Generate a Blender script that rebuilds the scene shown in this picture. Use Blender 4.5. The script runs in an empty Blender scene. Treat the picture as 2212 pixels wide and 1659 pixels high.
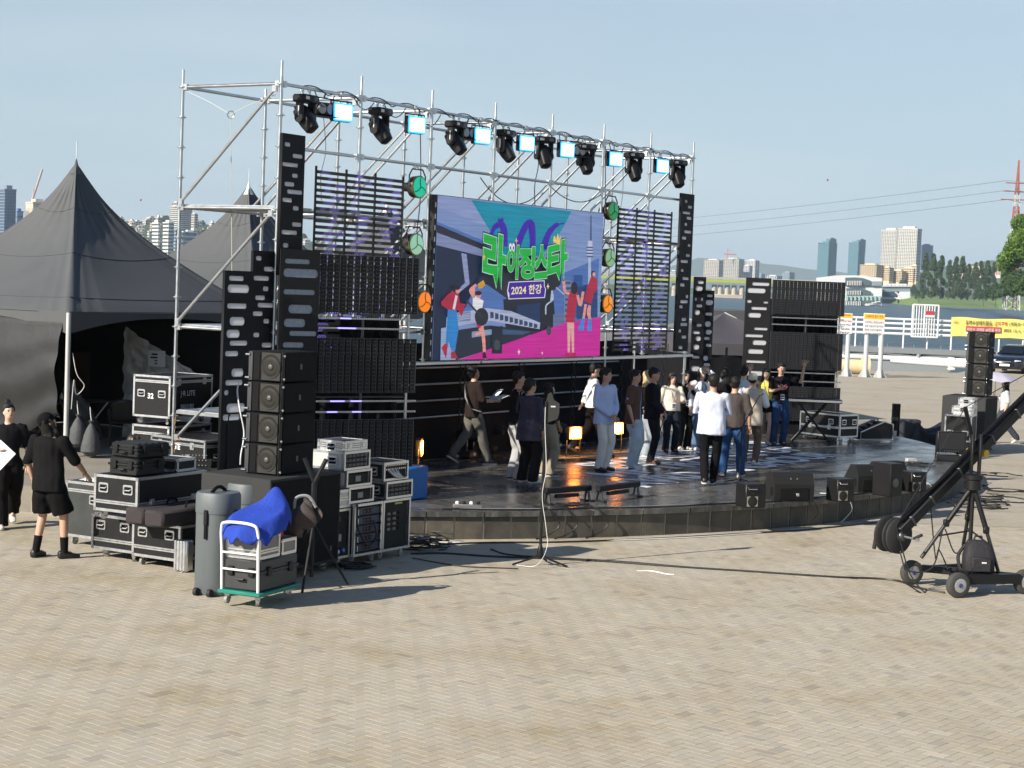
import bpy, bmesh, math, random
import numpy as np
from mathutils import Vector, Matrix, noise as mnoise

# ------------------------------------------------------------------ camera, sky, sun, exposure
scene = bpy.context.scene
FPX, CXP, CYP = 3829.0, 1106.0, 829.5            # focal length and centre in units of a 2212-wide picture
CAM_H, HORIZON, ROLL = 3.61, 613.0, 0.039
_p = math.atan((CYP - HORIZON) / FPX)
FWD = Vector((0, math.cos(_p), -math.sin(_p)))
_u0 = Vector((0, math.sin(_p), math.cos(_p))); _r0 = Vector((1, 0, 0))
CUP = math.cos(ROLL) * _u0 - math.sin(ROLL) * _r0
CRT = math.cos(ROLL) * _r0 + math.sin(ROLL) * _u0
cam_d = bpy.data.cameras.new('camera'); cam = bpy.data.objects.new('camera', cam_d)
scene.collection.objects.link(cam)
cam_d.sensor_width = 36.0; cam_d.lens = 36.0 * FPX / 2212.0
cam_d.clip_start = 0.5; cam_d.clip_end = 40000
mw = Matrix.Identity(4)
for i in range(3):
    mw[i][0] = CRT[i]; mw[i][1] = CUP[i]; mw[i][2] = -FWD[i]
mw[2][3] = CAM_H
cam.matrix_world = mw
scene.camera = cam

SUN_EL, SUN_HEAD = math.radians(30.0), math.radians(38.5)   # shadows run towards SUN_HEAD (from +X towards +Y)
world = bpy.data.worlds.new('World'); scene.world = world; world.use_nodes = True
wn = world.node_tree; wn.nodes.clear()
sky = wn.nodes.new('ShaderNodeTexSky'); sky.sky_type = 'NISHITA'; sky.sun_disc = False
sky.sun_elevation = SUN_EL
_sd = Vector((-math.cos(SUN_HEAD), -math.sin(SUN_HEAD)))
sky.sun_rotation = math.atan2(_sd.x, _sd.y) % (2 * math.pi)
sky.altitude = 0; sky.air_density = 0.7; sky.dust_density = 0.3; sky.ozone_density = 1.5
bg = wn.nodes.new('ShaderNodeBackground'); bg.inputs['Strength'].default_value = 0.088
wo = wn.nodes.new('ShaderNodeOutputWorld')
# summer haze whitens the sky towards the horizon, all the way round
_tc = wn.nodes.new('ShaderNodeTexCoord'); _sx = wn.nodes.new('ShaderNodeSeparateXYZ'); wn.links.new(_tc.outputs['Generated'], _sx.inputs[0])
_mr = wn.nodes.new('ShaderNodeMapRange'); _mr.inputs[1].default_value = 0.0; _mr.inputs[2].default_value = .55; _mr.inputs[3].default_value = .92; _mr.inputs[4].default_value = 0.0
wn.links.new(_sx.outputs['Z'], _mr.inputs[0])
_mx = wn.nodes.new('ShaderNodeMix'); _mx.data_type = 'RGBA'
_nz = wn.nodes.new('ShaderNodeTexNoise'); _nz.inputs['Scale'].default_value = 3.0; _nz.inputs['Detail'].default_value = 5
_mp = wn.nodes.new('ShaderNodeMapping'); _mp.inputs['Scale'].default_value = (1, 1, 7); wn.links.new(_tc.outputs['Generated'], _mp.inputs[0]); wn.links.new(_mp.outputs[0], _nz.inputs['Vector'])
_cr = wn.nodes.new('ShaderNodeValToRGB'); _cr.color_ramp.elements[0].position = .42; _cr.color_ramp.elements[0].color = (4.05, 5.0, 5.4, 1); _cr.color_ramp.elements[1].position = .68; _cr.color_ramp.elements[1].color = (4.75, 5.5, 5.75, 1)
wn.links.new(_nz.outputs['Fac'], _cr.inputs[0])
wn.links.new(_mr.outputs[0], _mx.inputs[0]); wn.links.new(sky.outputs[0], _mx.inputs[6]); wn.links.new(_cr.outputs[0], _mx.inputs[7])
wn.links.new(_mx.outputs[2], bg.inputs['Color']); wn.links.new(bg.outputs[0], wo.inputs['Surface'])
sun_d = bpy.data.lights.new('sun', 'SUN'); sun_d.energy = 5.0; sun_d.angle = math.radians(0.53)
sun_d.color = (1.0, 0.92, 0.80)
sun = bpy.data.objects.new('sun', sun_d); scene.collection.objects.link(sun)
sun.rotation_euler = Vector((math.cos(SUN_HEAD) * math.cos(SUN_EL), math.sin(SUN_HEAD) * math.cos(SUN_EL), -math.sin(SUN_EL))).to_track_quat('-Z', 'Y').to_euler()
vs = scene.view_settings
vs.view_transform = 'Standard'; vs.look = 'None'; vs.exposure = 0.6; vs.gamma = 1.0; vs.use_curve_mapping = False
scene.render.engine = 'CYCLES'
scene.cycles.use_denoising = True
scene.cycles.max_bounces = 6; scene.cycles.transparent_max_bounces = 12
scene.cycles.diffuse_bounces = 3; scene.cycles.glossy_bounces = 3; scene.cycles.volume_bounces = 0
scene.cycles.caustics_reflective = False; scene.cycles.caustics_refractive = False
scene.cycles.sample_clamp_indirect = 4.0
rnd = random.Random(7)

# ------------------------------------------------------------------ where a spot of the picture lies in the place
CAMP = Vector((0, 0, CAM_H))
def ray(x, y): return FWD + (x - CXP) / FPX * CRT + (CYP - y) / FPX * CUP
def gp(x, y, z=0.0):                 # on a level plane
    d = ray(x, y); return CAMP + (z - CAM_H) / d.z * d
def dp(x, y, Y):                     # at a distance
    d = ray(x, y); return CAMP + Y / d.y * d
def wp(x, y, P, nrm):                # on an upright plane
    d = ray(x, y); q = Vector((nrm[0], nrm[1], 0)); t = (Vector((P[0], P[1], 0)) - CAMP).dot(q) / d.dot(q)
    return CAMP + t * d

# ------------------------------------------------------------------ mesh helpers
bench = bpy.data.scenes.new('bench')                      # a bare scene in which text, cut-outs and figures are turned into meshes
def to_mesh(o):
    bench.collection.objects.link(o); vl = bench.view_layers[0]; vl.update(); dg = vl.depsgraph; dg.update()
    me_ = bpy.data.meshes.new_from_object(o.evaluated_get(dg)); bpy.data.objects.remove(o); return me_
C = scene.collection
class MB:
    def __init__(s): s.v = []; s.f = []; s.m = []; s.mi = 0
    def add(s, vs, fs):
        k = len(s.v); s.v += [tuple(p) for p in vs]
        for f in fs: s.f.append(tuple(i + k for i in f)); s.m.append(s.mi)
        return s
    def box(s, c, size, rz=0.0, mat=None):
        hx, hy, hz = size[0] / 2, size[1] / 2, size[2] / 2
        p = [Vector((x, y, z)) for x in (-hx, hx) for y in (-hy, hy) for z in (-hz, hz)]
        M_ = mat if mat is not None else Matrix.Rotation(rz, 3, 'Z')
        c = Vector(c); p = [M_ @ q + c for q in p]
        return s.add(p, [(0, 1, 3, 2), (4, 6, 7, 5), (0, 4, 5, 1), (2, 3, 7, 6), (0, 2, 6, 4), (1, 5, 7, 3)])
    def bb(s, x0, x1, y0, y1, z0, z1): return s.box(((x0 + x1) / 2, (y0 + y1) / 2, (z0 + z1) / 2), (x1 - x0, y1 - y0, z1 - z0))
    def cbox(s, c, size, b=0.01, rz=0.0, mat=None):      # box with chamfered edges
        h = [size[0] / 2, size[1] / 2, size[2] / 2]; b = min(b, *[q * .49 for q in h])
        M_ = mat if mat is not None else Matrix.Rotation(rz, 3, 'Z'); c = Vector(c)
        idx = {}; vs = []
        for sx in (-1, 1):
            for sy in (-1, 1):
                for sz in (-1, 1):
                    sg = (sx, sy, sz)
                    for a in range(3):
                        q = [sg[i] * (h[i] - (0 if i == a else b)) for i in range(3)]
                        idx[(sg, a)] = len(vs); vs.append(M_ @ Vector(q) + c)
        fs = []
        for a in range(3):
            o = [i for i in range(3) if i != a]
            for sg in (-1, 1):
                loop = []
                for (i, j) in ((-1, -1), (1, -1), (1, 1), (-1, 1)):
                    q = [0, 0, 0]; q[a] = sg; q[o[0]] = i; q[o[1]] = j; loop.append(idx[(tuple(q), a)])
                if (sg < 0) != (a == 1): loop = loop[::-1]
                fs.append(tuple(loop))
        for a in range(3):
            o = [i for i in range(3) if i != a]
            for i in (-1, 1):
                for j in (-1, 1):
                    q0 = [0, 0, 0]; q0[a] = -1; q0[o[0]] = i; q0[o[1]] = j; q1 = list(q0); q1[a] = 1
                    fs.append((idx[(tuple(q0), o[0])], idx[(tuple(q1), o[0])], idx[(tuple(q1), o[1])], idx[(tuple(q0), o[1])]))
        for sx in (-1, 1):
            for sy in (-1, 1):
                for sz in (-1, 1): fs.append(tuple(idx[((sx, sy, sz), a)] for a in range(3)))
        return s.add(vs, fs)
    def cyl(s, p0, p1, r0, r1=None, n=12, cap=True):
        r1 = r0 if r1 is None else r1
        p0 = Vector(p0); p1 = Vector(p1); d = (p1 - p0)
        if d.length < 1e-9: return s
        d.normalize(); a = d.orthogonal().normalized(); b = d.cross(a)
        vs = []
        for k in range(n):
            t = 2 * math.pi * k / n; e = math.cos(t) * a + math.sin(t) * b
            vs.append(p0 + r0 * e); vs.append(p1 + r1 * e)
        fs = [(2 * k, 2 * ((k + 1) % n), 2 * ((k + 1) % n) + 1, 2 * k + 1) for k in range(n)]
        if cap: fs += [tuple(2 * k for k in reversed(range(n))), tuple(2 * k + 1 for k in range(n))]
        return s.add(vs, fs)
    def tube(s, pts, r, n=6, closed=False, cap=True):
        pts = [Vector(p) for p in pts]; N = len(pts); rs = r if isinstance(r, (list, tuple)) else [r] * N
        vs = []; prev = None
        for i, p in enumerate(pts):
            if closed: d = pts[(i + 1) % N] - pts[i - 1]
            else: d = pts[min(i + 1, N - 1)] - pts[max(i - 1, 0)]
            d = d.normalized() if d.length > 1e-9 else Vector((0, 0, 1))
            if prev is None: a = d.orthogonal().normalized()
            else:
                a = prev - prev.dot(d) * d
                a = a.normalized() if a.length > 1e-6 else d.orthogonal().normalized()
            prev = a; b = d.cross(a)
            for k in range(n):
                t = 2 * math.pi * k / n; vs.append(p + rs[i] * (math.cos(t) * a + math.sin(t) * b))
        fs = []
        for i in range(N if closed else N - 1):
            j = (i + 1) % N
            for k in range(n):
                l = (k + 1) % n; fs.append((i * n + k, i * n + l, j * n + l, j * n + k))
        if cap and not closed: fs += [tuple(reversed(range(n))), tuple((N - 1) * n + k for k in range(n))]
        return s.add(vs, fs)
    def loft(s, rings, cap=True):                        # rings of equal length
        n = len(rings[0]); vs = [p for r in rings for p in r]; fs = []
        for i in range(len(rings) - 1):
            for k in range(n):
                l = (k + 1) % n; fs.append((i * n + k, i * n + l, (i + 1) * n + l, (i + 1) * n + k))
        if cap: fs += [tuple(reversed(range(n))), tuple((len(rings) - 1) * n + k for k in range(n))]
        return s.add(vs, fs)
    def ell(s, c, r, nu=12, nv=8, mat=None):             # ellipsoid
        c = Vector(c); M_ = mat if mat is not None else Matrix.Identity(3); rings = []
        for j in range(nv + 1):
            ph = -math.pi / 2 + math.pi * (j + .0001 if j == 0 else (j - .0001 if j == nv else j)) / nv
            rings.append([M_ @ Vector((r[0] * math.cos(ph) * math.cos(2 * math.pi * k / nu), r[1] * math.cos(ph) * math.sin(2 * math.pi * k / nu), r[2] * math.sin(ph))) + c for k in range(nu)])
        return s.loft(rings)
    def lathe(s, prof, n=16, c=(0, 0, 0), mat=None):     # profile of (r, z)
        c = Vector(c); M_ = mat if mat is not None else Matrix.Identity(3)
        return s.loft([[M_ @ Vector((r * math.cos(2 * math.pi * k / n), r * math.sin(2 * math.pi * k / n), z)) + c for k in range(n)] for r, z in prof])
    def prism(s, poly, d, o=(0, 0, 0), ax=((1, 0, 0), (0, 0, 1)), nrm=(0, 1, 0)):   # outline in the plane o + a*ax0 + b*ax1, thickness d along nrm
        o = Vector(o); a, b = Vector(ax[0]), Vector(ax[1]); q = Vector(nrm); n = len(poly)
        v0 = [o + x * a + y * b for x, y in poly]; v1 = [p + d * q for p in v0]
        return s.add(v0 + v1, [tuple(range(n)), tuple(range(2 * n - 1, n - 1, -1))] + [(k, n + k, n + (k + 1) % n, (k + 1) % n) for k in range(n)])
    def grid(s, fn, nu, nv):
        vs = [fn(i / nu, j / nv) for j in range(nv + 1) for i in range(nu + 1)]
        return s.add(vs, [(j * (nu + 1) + i, j * (nu + 1) + i + 1, (j + 1) * (nu + 1) + i + 1, (j + 1) * (nu + 1) + i) for j in range(nv) for i in range(nu)])
    def mesh(s, name, mats, smooth=False):
        me = bpy.data.meshes.new(name); me.from_pydata(s.v, [], s.f)
        for m_ in (mats if isinstance(mats, (list, tuple)) else [mats]): me.materials.append(m_)
        if any(s.m): me.polygons.foreach_set('material_index', s.m)
        bm = bmesh.new(); bm.from_mesh(me); bmesh.ops.recalc_face_normals(bm, faces=bm.faces); bm.to_mesh(me); bm.free()
        if smooth:
            me.polygons.foreach_set('use_smooth', [True] * len(me.polygons))
            if smooth != True: me.set_sharp_from_angle(angle=math.radians(smooth))
        me.update(); return me
    def build(s, name, mats, parent=None, smooth=40, loc=None, rz=0.0):
        return link(name, s.mesh(name, mats, smooth), parent, loc, rz)
def link(name, me, parent=None, loc=None, rz=0.0):
    o = bpy.data.objects.new(name, me); C.objects.link(o)
    if parent is not None: o.parent = parent
    if loc is not None: o.location = loc
    if rz: o.rotation_euler = (0, 0, rz)
    return o
def tag(o, label, cat, group=None):
    o['label'] = label; o['category'] = cat
    if group: o['group'] = group
    return o
def thing(name, label, cat, loc=(0, 0, 0), rz=0.0, group=None):
    o = bpy.data.objects.new(name, None); C.objects.link(o)
    o.location = loc; o.rotation_euler = (0, 0, rz); o.empty_display_size = .1
    return tag(o, label, cat, group)
def structure(o): o['kind'] = 'structure'; return o
def stuff(o): o['kind'] = 'stuff'; return o
def dup(root, loc, rz, label=None, group=None):
    def rec(o, parent):
        c = o.copy(); C.objects.link(c)
        c.parent = parent
        for ch in list(o.children): rec(ch, c)
        return c
    r = rec(root, None); r.location = loc; r.rotation_euler = (0, 0, rz)
    if label: r['label'] = label
    if group: r['group'] = group
    return r
def rrect(x0, y0, x1, y1, r, n=5):                        # rounded rectangle outline
    r = min(r, (x1 - x0) / 2 * .999, (y1 - y0) / 2 * .999); P = []
    for cx, cy, a in ((x1 - r, y0 + r, -90), (x1 - r, y1 - r, 0), (x0 + r, y1 - r, 90), (x0 + r, y0 + r, 180)):
        for k in range(n + 1):
            t = math.radians(a + 90 * k / n); P.append((cx + r * math.cos(t), cy + r * math.sin(t)))
    return P
def sag(p0, p1, drop, n=10):
    p0 = Vector(p0); p1 = Vector(p1)
    return [p0.lerp(p1, k / n) - Vector((0, 0, drop * 4 * (k / n) * (1 - k / n))) for k in range(n + 1)]
def smoothpath(pts, n=6):                                 # Catmull-Rom
    P = [Vector(p) for p in pts]; P = [2 * P[0] - P[1]] + P + [2 * P[-1] - P[-2]]; out = []
    for i in range(1, len(P) - 2):
        for k in range(n):
            t = k / n; a, b, c, d = P[i - 1:i + 3]
            out.append(.5 * ((2 * b) + (c - a) * t + (2 * a - 5 * b + 4 * c - d) * t * t + (3 * b - a - 3 * c + d) * t ** 3))
    out.append(P[-2]); return out
def text_mesh(name, body, size, mat_, offset=0.0, extrude=0.0, align='LEFT', sx=1.0, shear=0.0, spacing=1.0, valign='BOTTOM_BASELINE'):
    cu = bpy.data.curves.new(name, 'FONT'); cu.body = body; cu.size = size; cu.offset = offset; cu.extrude = extrude
    cu.align_x = align; cu.align_y = valign; cu.shear = shear; cu.space_character = spacing; cu.resolution_u = 3
    me = to_mesh(bpy.data.objects.new(name, cu)); bpy.data.curves.remove(cu)
    if sx != 1.0: me.transform(Matrix.Scale(sx, 4, (1, 0, 0)))
    me.materials.clear(); me.materials.append(mat_); me.name = name
    return me
def frame_matrix(o, ex, ey):                              # text lies in ex/ey with its face towards ex x ey
    ex = Vector(ex).normalized(); ey = Vector(ey).normalized(); ez = ex.cross(ey); m = Matrix.Identity(4)
    for i in range(3): m[i][0] = ex[i]; m[i][1] = ey[i]; m[i][2] = ez[i]; m[i][3] = o[i]
    return m

# ------------------------------------------------------------------ materials
MATS = {}
def S(r, g, b):                                           # 0..255 display colour to linear
    return tuple(((c / 255) / 12.92 if c / 255 <= .04045 else ((c / 255 + .055) / 1.055) ** 2.4) for c in (r, g, b))
def mat(name, col, rough=.6, metal=0.0, var=.12, scale=6.0, bump=0.0, bscale=60.0, spec=.5, emit=None, es=1.0, trans=0.0, coat=0.0, island=0.0):
    if name in MATS: return MATS[name]
    m = bpy.data.materials.new(name); m.use_nodes = True; nt = m.node_tree; b = nt.nodes['Principled BSDF']
    b.inputs['Roughness'].default_value = rough; b.inputs['Metallic'].default_value = metal
    b.inputs['Specular IOR Level'].default_value = spec; b.inputs['Coat Weight'].default_value = coat
    b.inputs['Base Color'].default_value = (*col, 1)
    if var > 0:
        tc = nt.nodes.new('ShaderNodeTexCoord'); nz = nt.nodes.new('ShaderNodeTexNoise'); nz.inputs['Scale'].default_value = scale; nz.inputs['Detail'].default_value = 4
        nz.inputs['Roughness'].default_value = .65
        nt.links.new(tc.outputs['Object'], nz.inputs['Vector'])
        mx = nt.nodes.new('ShaderNodeMix'); mx.data_type = 'RGBA'
        mx.inputs[6].default_value = (*[c * (1 - var) for c in col], 1); mx.inputs[7].default_value = (*[min(1, c * (1 + var) + .002) for c in col], 1)
        nt.links.new(nz.outputs['Fac'], mx.inputs[0]); nt.links.new(mx.outputs[2], b.inputs['Base Color'])
        rr = nt.nodes.new('ShaderNodeMapRange'); rr.inputs[3].default_value = max(0, rough - .12); rr.inputs[4].default_value = min(1, rough + .12)
        nt.links.new(nz.outputs['Fac'], rr.inputs[0]); nt.links.new(rr.outputs[0], b.inputs['Roughness'])
        if bump > 0:
            n2 = nt.nodes.new('ShaderNodeTexNoise'); n2.inputs['Scale'].default_value = bscale; n2.inputs['Detail'].default_value = 3
            nt.links.new(tc.outputs['Object'], n2.inputs['Vector'])
            bp = nt.nodes.new('ShaderNodeBump'); bp.inputs['Strength'].default_value = bump; bp.inputs['Distance'].default_value = .02
            nt.links.new(n2.outputs['Fac'], bp.inputs['Height']); nt.links.new(bp.outputs[0], b.inputs['Normal'])
    if emit: b.inputs['Emission Color'].default_value = (*emit, 1); b.inputs['Emission Strength'].default_value = es
    if trans > 0:
        tr = nt.nodes.new('ShaderNodeBsdfTranslucent'); tr.inputs['Color'].default_value = (*col, 1)
        mxs = nt.nodes.new('ShaderNodeMixShader'); mxs.inputs[0].default_value = trans
        out = nt.nodes['Material Output']
        nt.links.new(b.outputs[0], mxs.inputs[1]); nt.links.new(tr.outputs[0], mxs.inputs[2]); nt.links.new(mxs.outputs[0], out.inputs['Surface'])
    MATS[name] = m; return m
BLACK = mat('black_laminate', (.010, .010, .011), .5, var=.55, scale=16, bump=.15, bscale=250, spec=.28)
BLKPLA = mat('black_plastic', (.010, .010, .011), .45, spec=.3)
BLKMAT = mat('black_matte', (.007, .007, .008), .8, spec=.15)
BLKCLOTH = mat('black_cloth', (.008, .008, .010), .9, bump=.25, bscale=40, spec=.12)
ALU = mat('aluminium', (.66, .67, .68), .38, 1.0, var=.22, scale=14)
STEEL = mat('galvanised_steel', (.55, .57, .58), .38, 1.0, var=.18, scale=9)
CHROME = mat('bright_metal', (.7, .7, .7), .2, 1.0)
WHITE = mat('white_paint', (.78, .78, .77), .45)
RUBBER = mat('rubber', (.02, .02, .02), .7)
GREYWHEEL = mat('grey_caster', (.28, .27, .25), .55)
CABLE = mat('black_cable', (.012, .012, .012), .5)
CABLEW = mat('white_cable', (.7, .7, .68), .5)
PAPER = mat('paper', (.82, .83, .85), .7, var=.03)

# ------------------------------------------------------------------ stage frame: u runs along the back wall, nb to the rear
AST = math.radians(57.89)
U = Vector((math.cos(AST), math.sin(AST), 0)); NB = Vector((-math.sin(AST), math.cos(AST), 0))
F0 = Vector((-3.36, 24.79, 0)); ZS = 0.40; BAY = 1.829; ROS = 0.432; ZT = 6.255
def SP(a, b, z=0.0): return F0 + a * U + b * NB + Vector((0, 0, z))
def sa(x, y, b):                                          # picture spot on the plane at rear offset b -> (a, z)
    P = wp(x, y, F0 + b * NB, NB); return (P - F0).dot(U), P.z
# ================================================================== ground, water, stage platform
def node_mat(name):
    m = bpy.data.materials.new(name); m.use_nodes = True; return m, m.node_tree, m.node_tree.nodes['Principled BSDF']
def N(nt, t, **kw):
    n = nt.nodes.new(t)
    for k, v in kw.items():
        if k in n.inputs.keys(): n.inputs[k].default_value = v
        else: setattr(n, k, v)
    return n
def ramp(nt, src, stops):
    r = nt.nodes.new('ShaderNodeValToRGB'); e = r.color_ramp.elements
    e[0].position, e[0].color = stops[0][0], (*stops[0][1], 1); e[1].position, e[1].color = stops[-1][0], (*stops[-1][1], 1)
    for p, c in stops[1:-1]:
        q = e.new(p); q.color = (*c, 1)
    nt.links.new(src, r.inputs[0]); return r.outputs[0]
def mixc(nt, fac, a, b, mode='MIX'):
    x = nt.nodes.new('ShaderNodeMix'); x.data_type = 'RGBA'; x.blend_type = mode
    for i, v in ((0, fac), (6, a), (7, b)):
        if hasattr(v, 'is_linked') or hasattr(v, 'links'): nt.links.new(v, x.inputs[i])
        elif i == 0: x.inputs[0].default_value = v
        else: x.inputs[i].default_value = (*v, 1)
    return x.outputs[2]

PAVE = (.455, .41, .33)
def plaza_color(nt, tint_out):
    g = N(nt, 'ShaderNodeNewGeometry'); L = nt.links.new
    n1 = N(nt, 'ShaderNodeTexNoise', Scale=.55, Detail=6.0, Roughness=.62); L(g.outputs['Position'], n1.inputs['Vector'])
    n2 = N(nt, 'ShaderNodeTexNoise', Scale=2.6, Detail=5.0, Roughness=.7); L(g.outputs['Position'], n2.inputs['Vector'])
    n3 = N(nt, 'ShaderNodeTexNoise', Scale=70.0, Detail=3.0); L(g.outputs['Position'], n3.inputs['Vector'])
    st = ramp(nt, n1.outputs['Fac'], [(.42, (1, 1, 1)), (.58, (.93, .91, .86)), (.70, (.78, .73, .60))])
    s2 = ramp(nt, n2.outputs['Fac'], [(.38, (.93, .92, .92)), (.55, (1, 1, 1)), (.72, (.84, .80, .70))])
    s3 = ramp(nt, n3.outputs['Fac'], [(.3, (.88, .88, .88)), (.7, (1.08, 1.08, 1.08))])
    c = mixc(nt, 1.0, PAVE, st, 'MULTIPLY'); c = mixc(nt, .9, c, s2, 'MULTIPLY'); c = mixc(nt, 1.0, c, s3, 'MULTIPLY')
    if tint_out is not None: c = mixc(nt, 1.0, c, tint_out, 'MULTIPLY')
    return c, g, n3
paver_m, nt, b = node_mat('paver_concrete')
at = N(nt, 'ShaderNodeAttribute'); at.attribute_name = 'tint'
c, g, n3 = plaza_color(nt, at.outputs['Color']); nt.links.new(c, b.inputs['Base Color'])
b.inputs['Roughness'].default_value = .82; b.inputs['Specular IOR Level'].default_value = .3
bp = N(nt, 'ShaderNodeBump', Strength=.35, Distance=.004); nt.links.new(n3.outputs['Fac'], bp.inputs['Height']); nt.links.new(bp.outputs[0], b.inputs['Normal'])
far_m, nt, b = node_mat('paved_ground')
c, g, n3 = plaza_color(nt, None)
mp = N(nt, 'ShaderNodeMapping'); mp.inputs['Rotation'].default_value = (0, 0, math.radians(-50)); nt.links.new(g.outputs['Position'], mp.inputs['Vector'])
bk = N(nt, 'ShaderNodeTexBrick', Scale=1.0); bk.inputs['Brick Width'].default_value = .2; bk.inputs['Row Height'].default_value = .1; bk.inputs['Mortar Size'].default_value = .005
bk.inputs['Color1'].default_value = (1, 1, 1, 1); bk.inputs['Color2'].default_value = (.88, .89, .9, 1); bk.inputs['Mortar'].default_value = (.5, .48, .42, 1)
nt.links.new(mp.outputs[0], bk.inputs['Vector'])
nt.links.new(mixc(nt, .8, c, bk.outputs['Color'], 'MULTIPLY'), b.inputs['Base Color']); b.inputs['Roughness'].default_value = .85
joint_m = mat('joint_sand', (.37, .325, .25), .95, var=.25, scale=30)

CEN = Vector((-4.63, 38.16, 0)); RAD = 14.02
NX0, NX1, NY0, NY1 = -11.0, 12.5, 10.5, 28.5
me = MB()
me.mi = 0
for poly in ([(-160, -40), (160, -40), (160, NY0), (-160, NY0)], [(-160, NY0), (NX0, NY0), (NX0, NY1), (-160, NY1)], [(NX1, NY0), (160, NY0), (160, NY1), (NX1, NY1)],
             [(-160, NY1), (160, NY1), (160, 112), (40, 102), (26, 98), (22.5, 89.5), (10, 85), (-10, 84), (-160, 84)]):
    me.add([(x, y, 0) for x, y in poly], [tuple(range(len(poly)))])
for p, q in zip([(160, 112), (40, 102), (26, 98), (22.5, 89.5), (10, 85), (-10, 84)], [(40, 102), (26, 98), (22.5, 89.5), (10, 85), (-10, 84), (-160, 84)]):
    me.add([(p[0], p[1], 0), (q[0], q[1], 0), (q[0], q[1] + 1.2, -2.2), (p[0], p[1] + 1.2, -2.2)], [(0, 1, 2, 3)])
me.mi = 1
me.add([(NX0, NY0, -.0028), (NX1, NY0, -.0028), (NX1, NY1, -.0028), (NX0, NY1, -.0028)], [(0, 1, 2, 3)])
plaza = structure(me.build('plaza_ground', [far_m, joint_m], smooth=False))

# herringbone pavers: the nearest 300 as single pieces, the rest as one mass
PW, GAP, TH = .098, .0028, math.radians(50)
e1 = Vector((math.cos(TH), math.sin(TH), 0)); e2 = Vector((-math.sin(TH), math.cos(TH), 0))
cells = []
R_ = 350
for i in range(-R_, R_):
    for j in range(-R_, R_):
        k = (i - j) % 4
        if k not in (0, 3): continue
        w, h = (2, 1) if k == 0 else (1, 2)
        P = Vector((0, 20, 0)) + (i + w / 2) * PW * e1 + (j + h / 2) * PW * e2
        if not (NY0 + .2 < P.y < NY1 - .1) or abs(P.x) > .302 * P.y + .6 or not NX0 < P.x < NX1: continue
        if P.y < 11.9: continue
        if P.x > -4.5 and (P - CEN).length < RAD - .3: continue
        if P.x <= -4.5 and P.y > 26.4: continue
        cells.append((P.y - .0 * abs(P.x), P, w, h))
cells.sort(key=lambda t: t[0])
def paver_geo(w, h, dz):
    x, y = w * PW / 2 - GAP / 2, h * PW / 2 - GAP / 2; c = .0012
    pts = []
    for (sx, sy) in ((-1, -1), (1, -1), (1, 1), (-1, 1)): pts.append(e1 * sx * x + e2 * sy * y + Vector((0, 0, -.012)))
    for (sx, sy) in ((-1, -1), (1, -1), (1, 1), (-1, 1)): pts.append(e1 * sx * x + e2 * sy * y + Vector((0, 0, -.0012 + dz)))
    for (sx, sy) in ((-1, -1), (1, -1), (1, 1), (-1, 1)): pts.append(e1 * sx * (x - c) + e2 * sy * (y - c) + Vector((0, 0, dz)))
    fs = [(k, (k + 1) % 4, 4 + (k + 1) % 4, 4 + k) for k in range(4)] + [(4 + k, 4 + (k + 1) % 4, 8 + (k + 1) % 4, 8 + k) for k in range(4)] + [(8, 9, 10, 11)]
    return pts, fs
def tint_value(r):
    t = r.gauss(1.0, .024); q = r.random()
    if q < .05: t *= .84
    elif q < .08: t *= 1.10
    w_ = r.gauss(0, .012)
    return (t * (1 + w_), t, t * (1 - w_ * 1.5) * (1.03 if q < .05 else 1), 1)
def set_tint(me_, cols):
    a = me_.attributes.new('tint', 'FLOAT_COLOR', 'FACE'); a.data.foreach_set('color', np.array(cols, 'f').ravel())
variants = {}
for w, h in ((2, 1), (1, 2)):
    for k in range(10):
        p, f = paver_geo(w, h, 0); m_ = bpy.data.meshes.new('paver'); m_.from_pydata(p, [], f); m_.materials.append(paver_m)
        set_tint(m_, [tint_value(rnd)] * len(f)); variants[(w, h, k)] = m_
for _, P, w, h in cells[:300]:
    link('paver', variants[(w, h, rnd.randrange(10))], plaza, P + Vector((0, 0, rnd.uniform(-.0006, .0006))))
V = []; Fc = []; T = []
for _, P, w, h in cells[300:]:
    p, f = paver_geo(w, h, rnd.uniform(-.0006, .0006)); k = len(V)
    V += [tuple(q + P) for q in p]; Fc += [tuple(i + k for i in q) for q in f]; T += [tint_value(rnd)] * len(f)
m_ = bpy.data.meshes.new('pavers'); m_.from_pydata(V, [], Fc); m_.materials.append(paver_m); set_tint(m_, T); m_.update()
o = stuff(link('paver_field', m_, plaza))

# river
water_m, nt, b = node_mat('river_water')
b.inputs['Base Color'].default_value = (.010, .042, .062, 1); b.inputs['Roughness'].default_value = .28; b.inputs['IOR'].default_value = 1.33
g = N(nt, 'ShaderNodeNewGeometry'); mp = N(nt, 'ShaderNodeMapping'); mp.inputs['Scale'].default_value = (.35, .9, 1); nt.links.new(g.outputs['Position'], mp.inputs[0])
n1 = N(nt, 'ShaderNodeTexNoise', Scale=.9, Detail=6.0, Roughness=.6, Distortion=.3); nt.links.new(mp.outputs[0], n1.inputs['Vector'])
bp = N(nt, 'ShaderNodeBump', Strength=1.0, Distance=.55); nt.links.new(n1.outputs['Fac'], bp.inputs['Height']); nt.links.new(bp.outputs[0], b.inputs['Normal'])
ZW = -1.35
structure(MB().add([(-8000, -300, ZW), (8000, -300, ZW), (8000, 11000, ZW), (-8000, 11000, ZW)], [(0, 1, 2, 3)]).build('river_water', water_m))

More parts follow.
